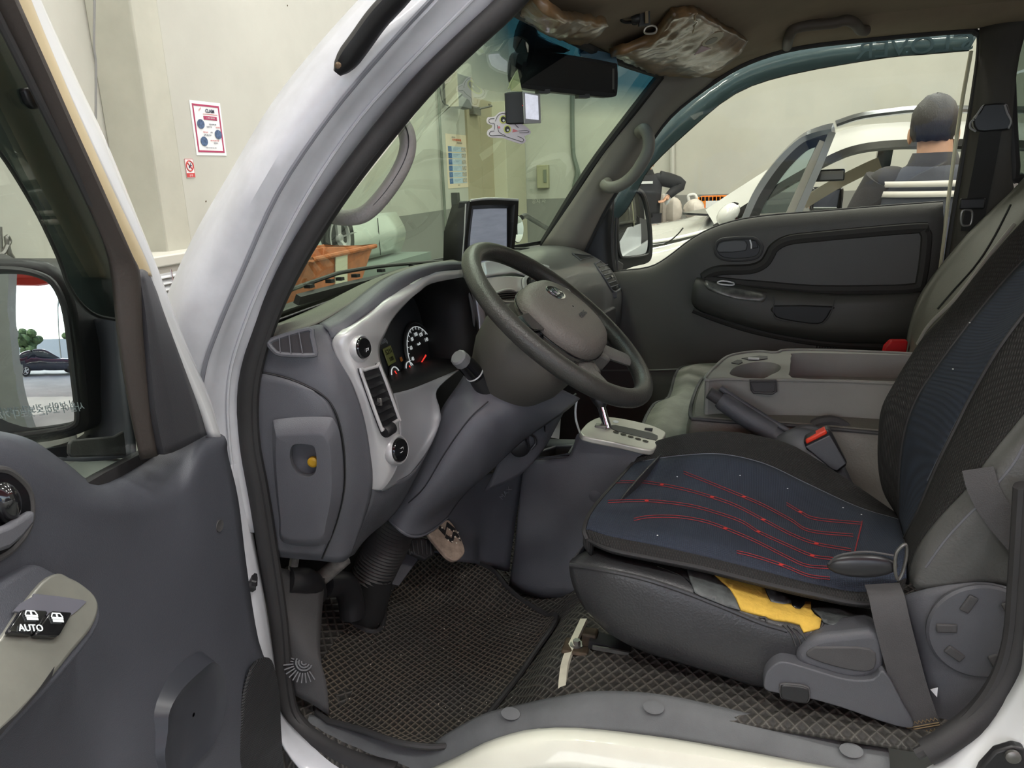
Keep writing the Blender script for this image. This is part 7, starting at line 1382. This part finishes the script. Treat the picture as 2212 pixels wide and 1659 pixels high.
def figure(lab, at, h, fx, arms, head_tilt=V(0, 0, 0), jcol=(70, 72, 82), scol=(52, 50, 52), stripes=False):
    """standing figure at point at, height h, facing unit vector fx; arms: (elbow, wrist) offsets from the shoulder in (side, front, up)"""
    k = h/1.75; sd = V(-fx.y, fx.x, 0); Zv = V(0, 0, 1); L = lambda s, f, u: at+(sd*s+fx*f)*k+Zv*(u*k)
    jo = {'pelvis': (L(0, 0, .95), .13), 'waist': (L(0, .0, 1.10), .115), 'chest': (L(0, 0, 1.30), .13), 'neck0': (L(0, -.01, 1.46), .072), 'neck': (L(0, .005, 1.52), .066), 'skull': (L(0, .03, 1.60)+head_tilt, .078), 'crown': (L(0, .02, 1.68)+head_tilt, .07), 'nose': (L(0, .115, 1.59)+head_tilt*1.3, .016), 'chin': (L(0, .075, 1.53)+head_tilt*1.1, .03)}
    ed = [('pelvis', 'waist'), ('waist', 'chest'), ('chest', 'neck0'), ('neck0', 'neck'), ('neck', 'skull'), ('skull', 'crown'), ('skull', 'nose'), ('skull', 'chin')]
    sl = {}
    for s, (el, wr) in zip((1, -1), arms):
        p = 'L' if s > 0 else 'R'; S0_ = L(.185*s, 0, 1.42); E0 = S0_+(sd*el[0]*s+fx*el[1]+Zv*el[2])*k; W0 = E0+(sd*wr[0]*s+fx*wr[1]+Zv*wr[2])*k; sl[p] = (S0_, E0, W0)
        jo[p+'s'] = (S0_, .036); jo[p+'e'] = (E0, .042); jo[p+'w'] = (W0, .028); ed += [('chest', p+'s'), (p+'s', p+'e'), (p+'e', p+'w')]
        d = (W0-E0).normalized(); hand(jo, ed, p+'w', d, (d.cross(Zv).normalized() if abs(d.z) < .9 else fx), p+'h')
        jo[p+'hip'] = (L(.09*s, 0, .88), .095); jo[p+'kn'] = (L(.10*s, .01, .48), .062); jo[p+'an'] = (L(.10*s, -.02, .09), .042); jo[p+'to'] = (L(.11*s, .12, .035), .035)
        ed += [('pelvis', p+'hip'), (p+'hip', p+'kn'), (p+'kn', p+'an'), (p+'an', p+'to')]
    t = person('person', lab, at, jo, ed, fx)
    J = mat('jacket_%d' % jcol[0], jcol, .85, bump=.3, bs=120, var=.08, vs=12); JS = mat('sleeve_%d' % scol[0], scol, .85, bump=.3, bs=120)
    def ring(z, a, b, f=0, n=28): return [L(a*cos(2*pi*i/n), f+b*sin(2*pi*i/n), z) for i in range(n)]
    prof = [(.92, .175, .125), (1.0, .18, .13), (1.12, .185, .13), (1.25, .20, .135), (1.36, .212, .13), (1.405, .205, .115), (1.44, .155, .10), (1.475, .085, .08)]
    obj('jacket', G().grid([ring(*p) for p in prof], closed=True), J, t, solid=.006, sharp=80)
    obj('collar', G().grid([ring(1.44, .135, .10), ring(1.475, .098, .09, .005), ring(1.52, .082, .082, .01), ring(1.52, .076, .074, .01), ring(1.47, .072, .07)], closed=True), JS, t, sharp=80)
    if stripes:
        for z in stripes:
            obj('stripe', G().grid([[L(a*cos(q), b*sin(q), zz) for q in [pi*1.14+pi*.72*i/20 for i in range(21)]] for zz, a, b in ((z, .212, .142), (z+.024, .212, .141))]), mat('stripe_white', (226, 220, 214), .8), t, solid=.0015)
    for p in 'LR':
        a, b, c = sl[p]; obj('sleeve', limb_rings([a+(chest_pull(a, jo['chest'][0]))*.02, a.lerp(b, .5), b, b.lerp(c, .5), c], [.090, .088, .074, .058, .046, .044]).ell(a+(jo['chest'][0]-a)*.16+V(0, 0, .0), sd*.085, fx*.088, Zv*.07), JS, t, sharp=80)
        obj('trouser_leg', limb_rings([jo[p+'hip'][0]+V(0, 0, .08), jo[p+'hip'][0], jo[p+'kn'][0], jo[p+'an'][0]], [.115, .11, .08, .07, .07]), mat('dark_trousers', (46, 46, 52), .85), t, sharp=80)
        obj('shoe', G().ell(jo[p+'an'][0].lerp(jo[p+'to'][0], .5)+V(0, 0, -.015), fx*.13, sd*.05, V(0, 0, .05)), BLACK, t)
    hc = L(0, .01, 1.625)+head_tilt; n = 24; rows = []
    for th in [0, .25, .5, .75, 1.0, 1.25, 1.5, 1.75, 2.0]:
        row = []
        for i in range(n):
            q = 2*pi*i/n; fr = cos(q)                      # fr>0 front: hair stops at the brow, runs low at the nape
            tm = th*(.66 if fr > .3 else (.78 if fr > -.25 else 1.04)); w = 1+.035*sin(11*q+7*th)
            sh_ = .9 if th > 1.8 else (.96 if th > 1.6 else 1); row.append(hc+fx*(.106*w*sh_*sin(tm)*cos(q))+sd*(.086*w*sh_*sin(tm)*sin(q))+Zv*(.118*w*cos(tm)))
        rows.append(row)
    obj('hair', G().grid([[q*k+at*(1-k) if False else q for q in r] for r in rows], closed=True), mat('black_hair', (44, 40, 42), .5, bump=1, bs=70, stretch=(3, 3, .6)), t, solid=.006, sharp=80)
    for s in (1, -1): obj('ear', G().ell(hc+sd*(.083*s)+Zv*-.035+fx*.0, sd*.010, fx*.018, Zv*.032, 12, 8), MC['skin'], t)
    for s in (1, -1): obj('eye', G().ell(hc+sd*(.032*s)+Zv*-.03+fx*.082, sd*.012, fx*.008, Zv*.006, 10, 6), PAPER, t)
    obj('mouth', G().ell(hc+Zv*-.10+fx*.075, sd*.022, fx*.008, Zv*.005, 10, 6), mat('lip', (170, 100, 92), .5), t)
    return t, L
def chest_pull(a, c): return (c-a).normalized()
hp = P(2034, 272, 2.55); KM = hp.z/1.62
mt, ML = figure('man with black hair and dark jacket with two white stripes, seen from behind', V(hp.x+.0, 2.62, 0), hp.z/1.62*1.75, V(.25, .97, 0).normalized(), (((.10, .05, -.30), (.02, .22, .02)), ((.10, .05, -.30), (.02, .22, .02))), V(-.01, .01, 0), (72, 74, 84), (56, 54, 56), (P(2000, 426, 2.5).z/KM, P(2000, 404, 2.5).z/KM))
p2_ = P(1396, 372, 9.0)
ft, FL = figure('person in black work clothes with hand on the waist near the far wall', V(p2_.x, 9.0, 0), 1.66, V(.2, -.98, 0).normalized(), (((.26, -.02, -.10), (-.16, .08, -.14)), ((.08, .05, -.28), (.0, .1, -.2))), V(0, 0, 0), (44, 44, 48), (40, 40, 42))
obj('name_patch', G().obox(FL(.0, .14, 1.36), V(.07, 0, 0), V(0, .004, 0), V(0, 0, .016)), PAPER, ft)
obj('white_glove', G().ell(FL(.28, .05, 1.16), V(.04, 0, 0), V(0, .03, 0), V(.02, 0, .09), 14, 8), PAPER, ft)
# ================================================================ white car standing with its door open beyond the truck
CARW = mat('car_white', (232, 232, 228), .18, coat=1.0); CG = glass('car_glass', (196, 206, 206), gloss=.12); BLK = GLOSSB; CHR2 = mat('dark_chrome', (150, 152, 156), .15, metal=.9)
def wheel(t, c, r, ax=V(0, -1, 0)):
    w = obj('wheel', G().lathe([(r*.62, -.02), (r*.70, .0), (r, .0), (r, -.18), (r*.6, -.19)], c, ax, 32), mat('tyre', (38, 38, 40), .8), t)
    g = G().lathe([(r*.16, -.03), (r*.15, .01)], c, ax, 16); u = V(1, 0, 0); v = V(0, 0, 1)
    for k in range(5):
        a = 2*pi*k/5+.3; d = u*cos(a)+v*sin(a); e = d.cross(ax); g.prism([c+d*r*.1-e*r*.10, c+d*r*.1+e*r*.10, c+d*r*.68+e*r*.16, c+d*r*.68-e*r*.16], ax*-.04)
    g.lathe([(r*.66, -.05), (r*.70, .004), (r*.63, .004), (r*.60, -.05)], c, ax, 32); obj('alloy_rim', g, SILV, w)
cw = thing('car', 'white car with its near front door open standing beyond the passenger window', 'car', (.2, 4.2, 0))
YN, YF = 3.35, 5.0
top_e = [(1180, 590), (1300, 556), (1409, 530), (1468, 500), (1546, 468), (1620, 478), (1700, 470), (1820, 458), (2000, 445), (2250, 430)]
tn = [P(a, b, YN) for a, b in top_e]; zN = sum(p.z for p in tn)/len(tn)
zl = [1.02, 1.0, 1.03, 1.06, 1.10, 1.08, 1.07, 1.06, 1.05, 1.04]
side = [V(p.x, YN, z) for p, z in zip(tn, zl)]
sil = [[p+V(0, .06, .0) for p in side], [p+V(0, 0, -.03) for p in side], [V(p.x, YN-.03, .7) for p in side], [V(p.x, YN, .38) for p in side], [V(p.x, YN+.06, .28) for p in side]]
obj('near_body_side', G().patch(sil, 3, 4), CARW, cw, solid=.01)
obj('far_body_side', G().patch([[V(p.x, YF-.05, p.z+.02), V(p.x, YF, p.z-.05), V(p.x, YF+.02, .6), V(p.x, YF-.05, .28)] for p in side], 4, 3), CARW, cw, solid=.01)
nose = side[0].x
hd_ = [[V(nose-.25, y, .86), V(nose+.02, y, 1.02+.03*(1-abs(y-4.2)/.85)), V(side[2].x, y, 1.06+.05*(1-abs(y-4.2)/.85)), V(side[4].x-.02, y, 1.12+.06*(1-abs(y-4.2)/.85))] for y in (YN+.04, YN+.3, 4.2, YF-.3, YF-.04)]
obj('bonnet', G().patch(hd_, 4, 5), CARW, cw, solid=.01)
obj('front_bumper', G().patch([[V(nose-.25, YN+.04, .86), V(nose-.32, 4.2, .88), V(nose-.25, YF-.04, .86)], [V(nose-.30, YN+.06, .6), V(nose-.42, 4.2, .6), V(nose-.30, YF-.06, .6)], [V(nose-.22, YN+.08, .28), V(nose-.35, 4.2, .28), V(nose-.22, YF-.08, .28)]], 4, 5), CARW, cw, solid=.01)
wx = side[4].x
cwl = Q([(1474, 489, 3.7), (1512, 470, 4.0), (1546, 461, 4.4), (1560, 462, 4.9), (1600, 462, 4.6), (1560, 478, 3.7), (1530, 488, 3.5)])
obj('cowl_panel', G().prism([V(p.x, p.y, 1.19) for p in cwl], V(0, 0, .012)), BLK, cw)
obj('bonnet_gap', G().tube(cr([V(p.x, YN-.005, p.z) for p in QY(YN, [(1409, 529), (1440, 524), (1462, 508), (1476, 492)])], 4), .004, 6), BLK, cw)
def rail(pts, y, name, m, w, th, dz=0):
    p = cr([P(a, b, YN)+V(0, y-YN, dz) for a, b in pts], 4); return obj(name, G().strap(p, [V(0, .25, 1)]*len(p), w, th), m, cw)
rpx = [(1535, 478), (1610, 430), (1700, 374), (1800, 320), (1860, 300), (1930, 292), (2010, 290), (2200, 292), (2400, 310)]
rail(rpx, YN+.16, 'near_roof_rail', CARW, .11, .08); rail(rpx, YF-.16, 'far_roof_rail', CARW, .07, .06)
rail([(a+8, b+20) for a, b in rpx], YN+.12, 'door_seal', BLK, .035, .05)
rr_ = [P(a, b-14, YN)+V(0, .3, .0) for a, b in rpx[3:]]
obj('roof', G().patch([[V(p.x, y, p.z+.05*(1-abs(y-4.17)/.8)) for p in rr_] for y in (YN+.18, 3.8, 4.17, 4.5, YF-.18)], 5, 4), CARW, cw, solid=.02)
ws = [P(a, b, YN) for a, b in rpx[:4]]
obj('windscreen', G().patch([[V(p.x, y, p.z+.02) for p in ws] for y in (YN+.22, 3.8, 4.5, YF-.2)], 4, 4), CG, cw)
rb = [P(a, b, YN)+V(0, .14, .075) for a, b in ((1810, 300), (1860, 284), (1930, 274), (2020, 268), (2300, 272))]
obj('roof_bar', G().tube(cr(rb, 4), .018, 8), CHR2, cw)
obj('rear_glass_part', G().obox(P(1875, 288, 4.0), V(.05, 0, 0), V(0, .2, 0), V(0, 0, .02)), BLK, cw)
b1 = P(2012, 340, YN)
for y in (YN+.1, YF-.12): obj('centre_pillar', G().strap([V(b1.x-.02, y, 1.05), V(b1.x+.02, y+(.05 if y < 4 else -.05), b1.z+.1)], V(1, 0, 0), .09, .05), BLK, cw)
CTG = mat('car_trim_grey', (110, 106, 100), .8); obj('car_dashboard', G().box((wx+.25, YN+.15, .7), (wx+.55, YF-.15, 1.10)), CTG, cw, bev=.06, seg=3)
for y_ in (YN+.2, 4.3): obj('front_seat', G().box((wx+1.25, y_, .5), (wx+1.45, y_+.5, 1.35)), CTG, cw, bev=.06, seg=3)
obj('interior_beige_trim', G().strap(cr([P(a, b, 4.5) for a, b in ((1735, 440), (1800, 400), (1870, 365), (1900, 352))], 3), V(0, 0, 1), .07, .04), mat('car_beige_trim', (176, 164, 146), .7), cw)
obj('interior_mirror', G().obox(P(1783, 379, 4.2), V(.11, .03, 0), V(0, .02, 0), V(0, 0, .035)), BLK, cw, bev=.01)
fm_ = P(1785, 431, 5.1); fmr = obj('far_side_mirror', G().obox(fm_, V(.11, 0, 0), V(0, .04, 0), V(0, 0, .09)), BLK, cw, bev=.03, seg=3)
obj('mirror_reflector', G().obox(fm_+V(.0, -.043, -.0), V(.085, 0, 0), V(0, .002, 0), V(0, 0, .065)), MC['mirror_silver'], fmr)
wheel(cw, V(nose+.35, YN+.0, .34), .34); wheel(cw, V(nose+3.0, YN+.0, .34), .34)
# open near door: window frame, mirror, lower panel
dpl = (P(1700, 400, 2.95), V(-.35, -.94, 0).normalized()); DC = lambda pts: QP(dpl, pts)
od = obj('open_door', G().strap(cr(DC([(1612, 472), (1640, 412), (1685, 350), (1732, 305), (1770, 288), (1800, 281)]), 5), V(.9, 0, -.4), .042, .05), CHR2, cw)
obj('frame_black', G().strap(cr(DC([(1628, 470), (1652, 420), (1692, 362), (1735, 318), (1768, 303), (1790, 298)]), 5), V(.9, 0, -.4), .04, .035), BLK, od)
obj('rear_upright', G().strap(DC([(1797, 284), (1770, 352), (1722, 462)]), V(1, 0, 0), .03, .05), CHR2, od)
obj('inner_upright', G().strap(DC([(1780, 305), (1754, 360), (1708, 462)]), V(1, 0, 0), .042, .03), mat('upright_grey', (150, 148, 142), .4), od)
obj('door_lower_panel', G().prism(DC([(1600, 474), (1735, 462), (1760, 640), (1590, 700)]), dpl[1]*-.08), CARW, od, bev=.01)
obj('door_window_glass', G().prism(DC([(1638, 462), (1660, 415), (1705, 350), (1740, 320), (1768, 308), (1708, 458)]), dpl[1]*-.004), CG, od)
dm = obj('door_mirror', G().ell(DC([(1573, 462)])[0], V(.055, 0, .02), V(0, .06, 0), V(-.0, 0, .05), 20, 12), CARW, cw)
obj('mirror_band', G().tube(cr(DC([(1594, 442), (1583, 440), (1580, 450), (1590, 472), (1598, 480)]), 4), .008, 8), BLK, dm)
# ================================================================ further cars in the hall
def sedan(lab, at, ang, col, L=4.5, Wd=1.8, Hh=1.5, name='car', tail=False):
    m = mat('car_paint_%d_%d' % (col[0], col[2]), col, .2, coat=1.0); t = thing(name, lab, 'car', at); fx = V(cos(ang), sin(ang), 0); sd = V(-sin(ang), cos(ang), 0); X = lambda a, b, z: V(*at)+fx*a+sd*b+V(0, 0, z)
    prof = [(-L*.5, .62, .45), (-L*.48, .78, .35), (-L*.30, .92, .3), (-L*.1, .96, .28), (L*.25, .96, .28), (L*.42, .95, .3), (L*.49, .88, .35), (L*.5, .65, .45)]
    rows = []
    for a, zt, zb in prof:
        w = Wd/2*(.86 if abs(a) > L*.46 else 1); rows.append([X(a, -w*.9, zb), X(a, -w, (zb+zt)/2), X(a, -w*.95, zt-.06), X(a, -w*.8, zt), X(a, 0, zt+.03), X(a, w*.8, zt), X(a, w*.95, zt-.06), X(a, w, (zb+zt)/2), X(a, w*.9, zb)])
    obj('body', G().patch(rows, 4, 3), m, t, solid=.01)
    gr = [(-L*.2, .94, .80), (-L*.02, Hh-.08, .66), (L*.1, Hh, .64), (L*.26, Hh-.06, .66), (L*.42, .96, .78)]
    gh = [[X(a, -Wd/2*w, .92), X(a, -Wd/2*(w-.02), max(z-.06, .93)), X(a, -Wd/2*(w-.14), z), X(a, 0, z+.02), X(a, Wd/2*(w-.14), z), X(a, Wd/2*(w-.02), max(z-.06, .93)), X(a, Wd/2*w, .92)] for a, z, w in gr]
    obj('cabin_glass', G().patch(gh, 4, 3), mat('dark_car_glass', (40, 48, 58), .06, coat=1), t, solid=.01)
    obj('roof', G().patch([[p+V(0, 0, .012) for p in r[2:5]] for r in gh[1:4]], 4, 3), m, t, solid=.012)
    for a in (-L*.32, L*.31):
        for s in (-1, 1): wheel(t, X(a, s*(Wd/2+.0), .32), .32, sd*s)
    for s in (-1, 1):
        obj('head_lamp', G().ell(X(-L*.47, s*Wd*.36, .66), fx*.10, sd*.16, V(0, 0, .06)), CHR2, t); obj('tail_lamp', G().ell(X(L*.475, s*Wd*.37, .80), fx*.08, sd*.18, V(0, 0, .07)), mat('tail_lamp_red', (200, 40, 60), .2, coat=1), t)
        obj('door_line', G().tube([X(-L*.03, s*Wd*.503, .35), X(-L*.03, s*Wd*.48, .92)], .006, 5), BLK, t)
    return t
# car with alloy wheel seen low through the windscreen, beyond a gate in the front wall
# orange tub on a trestle in front of the truck
tb = thing('orange_tub', 'dusty orange plastic tub seen through the lower windscreen', 'tub', P(740, 570, x=-2.2))
xt = -2.2; ta, tb_, tc, td = [P(a, b, x=xt) for a, b in ((672, 540), (806, 532), (776, 625), (700, 632))]
def frustum(g, y0, y1, z1, y2, y3, z0, x0, d0, d1):
    a = [V(x0, y0, z1), V(x0, y1, z1), V(x0-d0, y1, z1), V(x0-d0, y0, z1)]; b = [V(x0-.04, y2, z0), V(x0-.04, y3, z0), V(x0-d1, y3, z0), V(x0-d1, y2, z0)]
    ai = [p.lerp(sum(a, V(0, 0, 0))/4, .06) for p in a]; bi = [p.lerp(sum(b, V(0, 0, 0))/4, .06)+V(0, 0, .01) for p in b]
    g.grid([b, a, ai, bi], closed=True); g.add(bi, [(0, 1, 2, 3)]); g.add(b, [(3, 2, 1, 0)]); return g
ORN = mat('dusty_orange', (196, 112, 66), .6, var=.2, vs=14)
obj('tub_body', frustum(G(), ta.y, tb_.y, tb_.z, td.y, tc.y, tb_.z-.32, xt, .34, .30), ORN, tb, bev=.006)
obj('tub_rim', G().tube([V(xt+.01, ta.y-.01, tb_.z), V(xt+.01, tb_.y+.01, tb_.z), V(xt-.35, tb_.y+.01, tb_.z), V(xt-.35, ta.y-.01, tb_.z)], .014, 8, True), ORN, tb)
l0, l1 = P(722, 545, x=xt), P(748, 545, x=xt); obj('white_tape', G().prism([V(xt+.004, l0.y, tb_.z+.01), V(xt+.004, l1.y, tb_.z+.01), V(xt-.03, l1.y, tb_.z-.3), V(xt-.03, l0.y, tb_.z-.3)], V(.006, 0, 0)), mat('tape_cream', (214, 212, 190), .6), tb)
st = thing('trestle_table', 'low grey work table carrying the orange tub', 'table', (xt-.2, (ta.y+tb_.y)/2, 0))
zt_ = tb_.z-.325; obj('table_top', G().box((xt-.5, ta.y-.1, zt_-.04), (xt+.1, tb_.y+.4, zt_)), mat('bench_grey', (140, 146, 140), .6), st, bev=.004)
for x_, y_ in ((xt-.45, ta.y-.05), (xt+.05, ta.y-.05), (xt-.45, tb_.y+.35), (xt+.05, tb_.y+.35)): obj('leg', G().box((x_-.02, y_-.02, 0), (x_+.02, y_+.02, zt_-.04)), STEEL, st)
# pale car further along the wall
wc_ = P(735, 518, x=-3.0)
pc = thing('car', 'pale car rear quarter with alloy wheel behind the orange tub', 'car', (-3.1, wc_.y, 0))
qy0, qy1 = P(600, 520, x=-3.0).y, P(863, 500, x=-3.0).y; zt2 = P(800, 466, x=-3.0).z; zb2 = P(840, 548, x=-3.0).z
PCM = mat('pale_car_paint', (206, 214, 206), .25, coat=.8, var=.05, vs=2)
obj('body_panel', G().patch([[V(-3.02, qy0, zt2+.05), V(-3.02, (qy0+qy1)/2, zt2+.02), V(-3.02, qy1, zt2)], [V(-2.94, qy0, (zt2+zb2)/2), V(-2.92, (qy0+qy1)/2, (zt2+zb2)/2), V(-2.94, qy1, (zt2+zb2)/2)], [V(-3.0, qy0, zb2), V(-3.0, (qy0+qy1)/2, zb2), V(-3.0, qy1, zb2)]], 4, 4).box((-3.3, qy0, zb2+.02), (-3.04, qy1, zt2)), PCM, pc, solid=.006)
rw = (P(765, 520, x=-2.9)-P(705, 520, x=-2.9)).length/2
wheel(pc, V(-2.9, P(735, 515, x=-2.9).y, P(735, 515, x=-2.9).z), rw*1.05, V(1, 0, 0))
obj('door_gap', G().tube([V(-2.93, P(818, 500, x=-2.93).y, zt2-.02), V(-2.93, P(818, 500, x=-2.93).y, zb2+.02)], .004, 5), BLK, pc)
obj('trailer_bed', G().box((-3.4, qy0-.2, zb2-.30), (-2.75, qy1+.1, zb2-.02)).box((-3.2, qy0, 0), (-3.1, qy0+.1, zb2-.1)).box((-3.2, qy1-.1, 0), (-3.1, qy1, zb2-.1)), mat('trailer_grey', (120, 132, 126), .6), pc)
# far side things by the right wall
cr_p, cr_q = P(1511, 426, 9.8), P(1625, 462, 9.8)
oc_ = thing('orange_crate', 'bright orange slatted plastic crate by the far wall above the white bonnet', 'crate', ((cr_p.x+cr_q.x)/2, 10, cr_q.z))
CRO = mat('crate_orange', (240, 140, 30), .45)
g = G(); y0c, y1c = 9.8, 10.3; x0c, x1c, z0c, z1c = cr_p.x, cr_q.x, cr_q.z-.1, cr_p.z
g.box((x0c, y0c, z0c), (x1c, y0c+.02, z0c+.06)).box((x0c, y0c, z1c-.05), (x1c, y0c+.02, z1c))
for k in range(15): xx = x0c+(x1c-x0c)*k/14.0; g.box((xx-.018, y0c, z0c), (xx+.018, y0c+.02, z1c))
for k in range(1, 4): zz = z0c+(z1c-z0c)*k/4.0; g.box((x0c, y0c+.002, zz-.02), (x1c, y0c+.018, zz+.02))
g.box((x0c, y0c, z0c), (x0c+.02, y1c, z1c)).box((x1c-.02, y0c, z0c), (x1c, y1c, z1c)).box((x0c, y1c-.02, z0c), (x1c, y1c, z1c)).box((x0c, y0c, z0c), (x1c, y1c, z0c+.02)); obj('crate_body', g, CRO, oc_)
for k in range(2): a = x0c+(x1c-x0c)*(.3+.4*k); obj('crate_label', G().box((a-.12, y0c-.004, z1c-.14), (a+.12, y0c, z1c-.05)), PAPER, oc_)
bn = thing('work_bench', 'long low grey bench along the far wall under the orange crate', 'bench', (x0c, 10.2, 0))
obj('bench_top', G().box((x0c-.04, 9.7, z0c-.06), (x1c+1, 10.5, z0c)), mat('bench_grey', (140, 146, 140), .6), bn)
for xx in (x0c+.05, x1c+.9): obj('leg', G().box((xx-.04, 9.7, 0), (xx+.04, 10.4, z0c-.06)), STEEL, bn)
tr_ = thing('hand_trolley', 'white folding hand trolley leaning beside the orange crate', 'trolley', P(1500, 460, 9.5))
obj('handle_frame', G().tube(cr(QY(9.85, [(1494, 462), (1488, 432), (1487, 424), (1492, 421), (1502, 422), (1508, 440), (1512, 462)]), 3), .022, 8), mat('trolley_white', (224, 224, 222), .4), tr_)
obj('trolley_base', G().obox(P(1503, 466, 9.9), V(.12, 0, 0), V(0, .1, 0), V(0, 0, .02)).box(tuple(P(1503, 470, 9.9)+V(-.1, -.05, -.75)), tuple(P(1503, 470, 9.9)+V(.1, .05, 0))), STEEL, tr_)
BAG = mat('thin_white_bag', (226, 216, 206), .4, bump=.8, bs=30, var=.12, vs=8)
for i, (px_, py_, w_, h_, lab) in enumerate(((1455, 455, .11, .17, 'crumpled clear bag with red contents left of the white trolley'), (1500, 452, .13, .13, 'pale plastic bag resting against the white hand trolley'), (1433, 452, .07, .2, 'upright white and blue bag beside the person in black'))):
    c = P(px_, py_, 9.4); g = G(); rows = []
    for k in range(9):
        th = pi*k/8; rows.append([c+V(w_*sin(th)*cos(q)*(1+.12*sin(5*q+k)), w_*.8*sin(th)*sin(q)*(1+.1*cos(4*q)), h_*-cos(th)) for q in [2*pi*j/16 for j in range(16)]])
    t = obj('plastic_bag', g.grid(rows, closed=True), BAG, sharp=30); tag(t, lab, 'bag')
sb2 = thing('storage_rack', 'low dark rack carrying the plastic bags behind the white bonnet', 'rack', (P(1455, 480, 9.4).x, 9.4, 0))
a, b = P(1420, 478, 9.4), P(1520, 478, 9.4); obj('shelf', G().box((a.x-.3, 9.2, a.z-.08), (b.x+.2, 9.6, a.z-.02)), STEEL, sb2)
for xx in (a.x-.25, b.x+.15): obj('leg', G().box((xx-.03, 9.25, 0), (xx+.03, 9.55, a.z-.08)), STEEL, sb2)
# another parked pale car whose front shows through the white car's far window
sedan('white car parked behind the first one, seen through its side windows', (3.4, 7.6, 0), R(4), (226, 228, 232))
# ================================================================ outside the open bay behind the camera (in the mirrors)
struct('trim_4', G().box((-2.6, Y0-.75, 0), (-2.0, Y0-.3, 5.2)), mat('column_grey', (128, 130, 128), .6, var=.05))
struct('trim_5', G().box((-9, Y0-7, 4.3), (14, Y0-.3, 4.6)).box((-9, Y0-7.2, 4.1), (14, Y0-7, 5.0)), mat('canopy_red', (196, 70, 56), .5))
hs = thing('office_building', 'blue and white office building across the car park, seen in the driver mirror', 'building', (-14, -46, 0))
obj('lower_storey', G().box((-3, -52, 0), (16, -44, 3.4)), mat('facade_blue', (44, 108, 180), .5), hs); obj('middle_storey', G().box((-2.6, -51.6, 3.4), (16, -44.3, 5.8)), mat('facade_white', (222, 226, 230), .6), hs); obj('upper_storey', G().box((-3, -52, 5.8), (16, -44, 8.6)), mat('facade_slate', (72, 88, 108), .5), hs)
for k in range(5):
    for z in (4.0, 6.6): obj('window', G().box((-1.5+3.4*k, -43.98, z), (0+3.4*k, -43.9, z+1.3)), mat('window_blue', (90, 140, 180), .1, coat=1), hs)
lb2 = thing('grey_hall', 'long low grey hall at the horizon in the driver mirror', 'building', (10, -60, 0)); obj('hall_body', G().box((-60, -70, 0), (-3, -58, 4.5)), mat('hall_grey', (150, 154, 160), .7), lb2)
lp_ = thing('street_lamp', 'tall slim street lamp in the car park seen in the driver mirror', 'street lamp', (-4, -26, 0)); obj('pole', G().tube([V(-4, -26, 0), V(-4, -26, 8)], .07, 8), STEEL, lp_); obj('lamp_arm', G().tube([V(-4, -26, 7.9), V(-2.8, -26, 8.1)], .05, 8), STEEL, lp_)
sedan('white car parked outside the bay, seen in the driver mirror', (1.5, -14, 0), R(180), (230, 232, 236)); sedan('black car parked outside beside the white one, seen in driver mirror', (-3.6, -15, 0), R(165), (36, 42, 56))
sedan('navy car parked furthest left outside, seen in the driver mirror', (-8.6, -15.5, 0), R(170), (40, 50, 84))
sedan('white car with red tail lamp standing just behind the truck in mirror', (2.6, -2.2, 0), R(200), (236, 238, 240))
for k, (x, y) in enumerate(((-9, -30), (-2, -32), (5, -31), (12, -33))):
    t = thing('young_tree', 'young roadside tree outside, %s from the street lamp' % ('first', 'second', 'third', 'fourth')[k], 'tree', (x, y, 0)); obj('trunk', G().tube([V(x, y, 0), V(x, y, 2)], .08, 8), MET, t)
    g = G()
    for q in range(26): c = V(x+random.gauss(0, .7), y+random.gauss(0, .7), 2.6+random.gauss(0, .55)); g.ell(c, V(.7, 0, 0), V(0, .7, 0), V(0, 0, .5), 8, 5)
    obj('crown', g, mat('tree_green', (84, 104, 62), .9, var=.4, vs=3, bump=1, bs=10), t)
struct('trim_7', G().box((7.6, Y0, 3.9), (8.0, Y1, 4.7)), MC['canopy_red'])
sedan('silver car under repair deep in the hall, seen in the passenger mirror', (5.5, 2.2, 0), R(80), (190, 194, 198))
struct('trim_6', G().box((X0, -2.9, 0), (X0+.9, 1.2, .012)), mat('yellow_floor_paint', (196, 186, 110), .6, var=.15, vs=5))
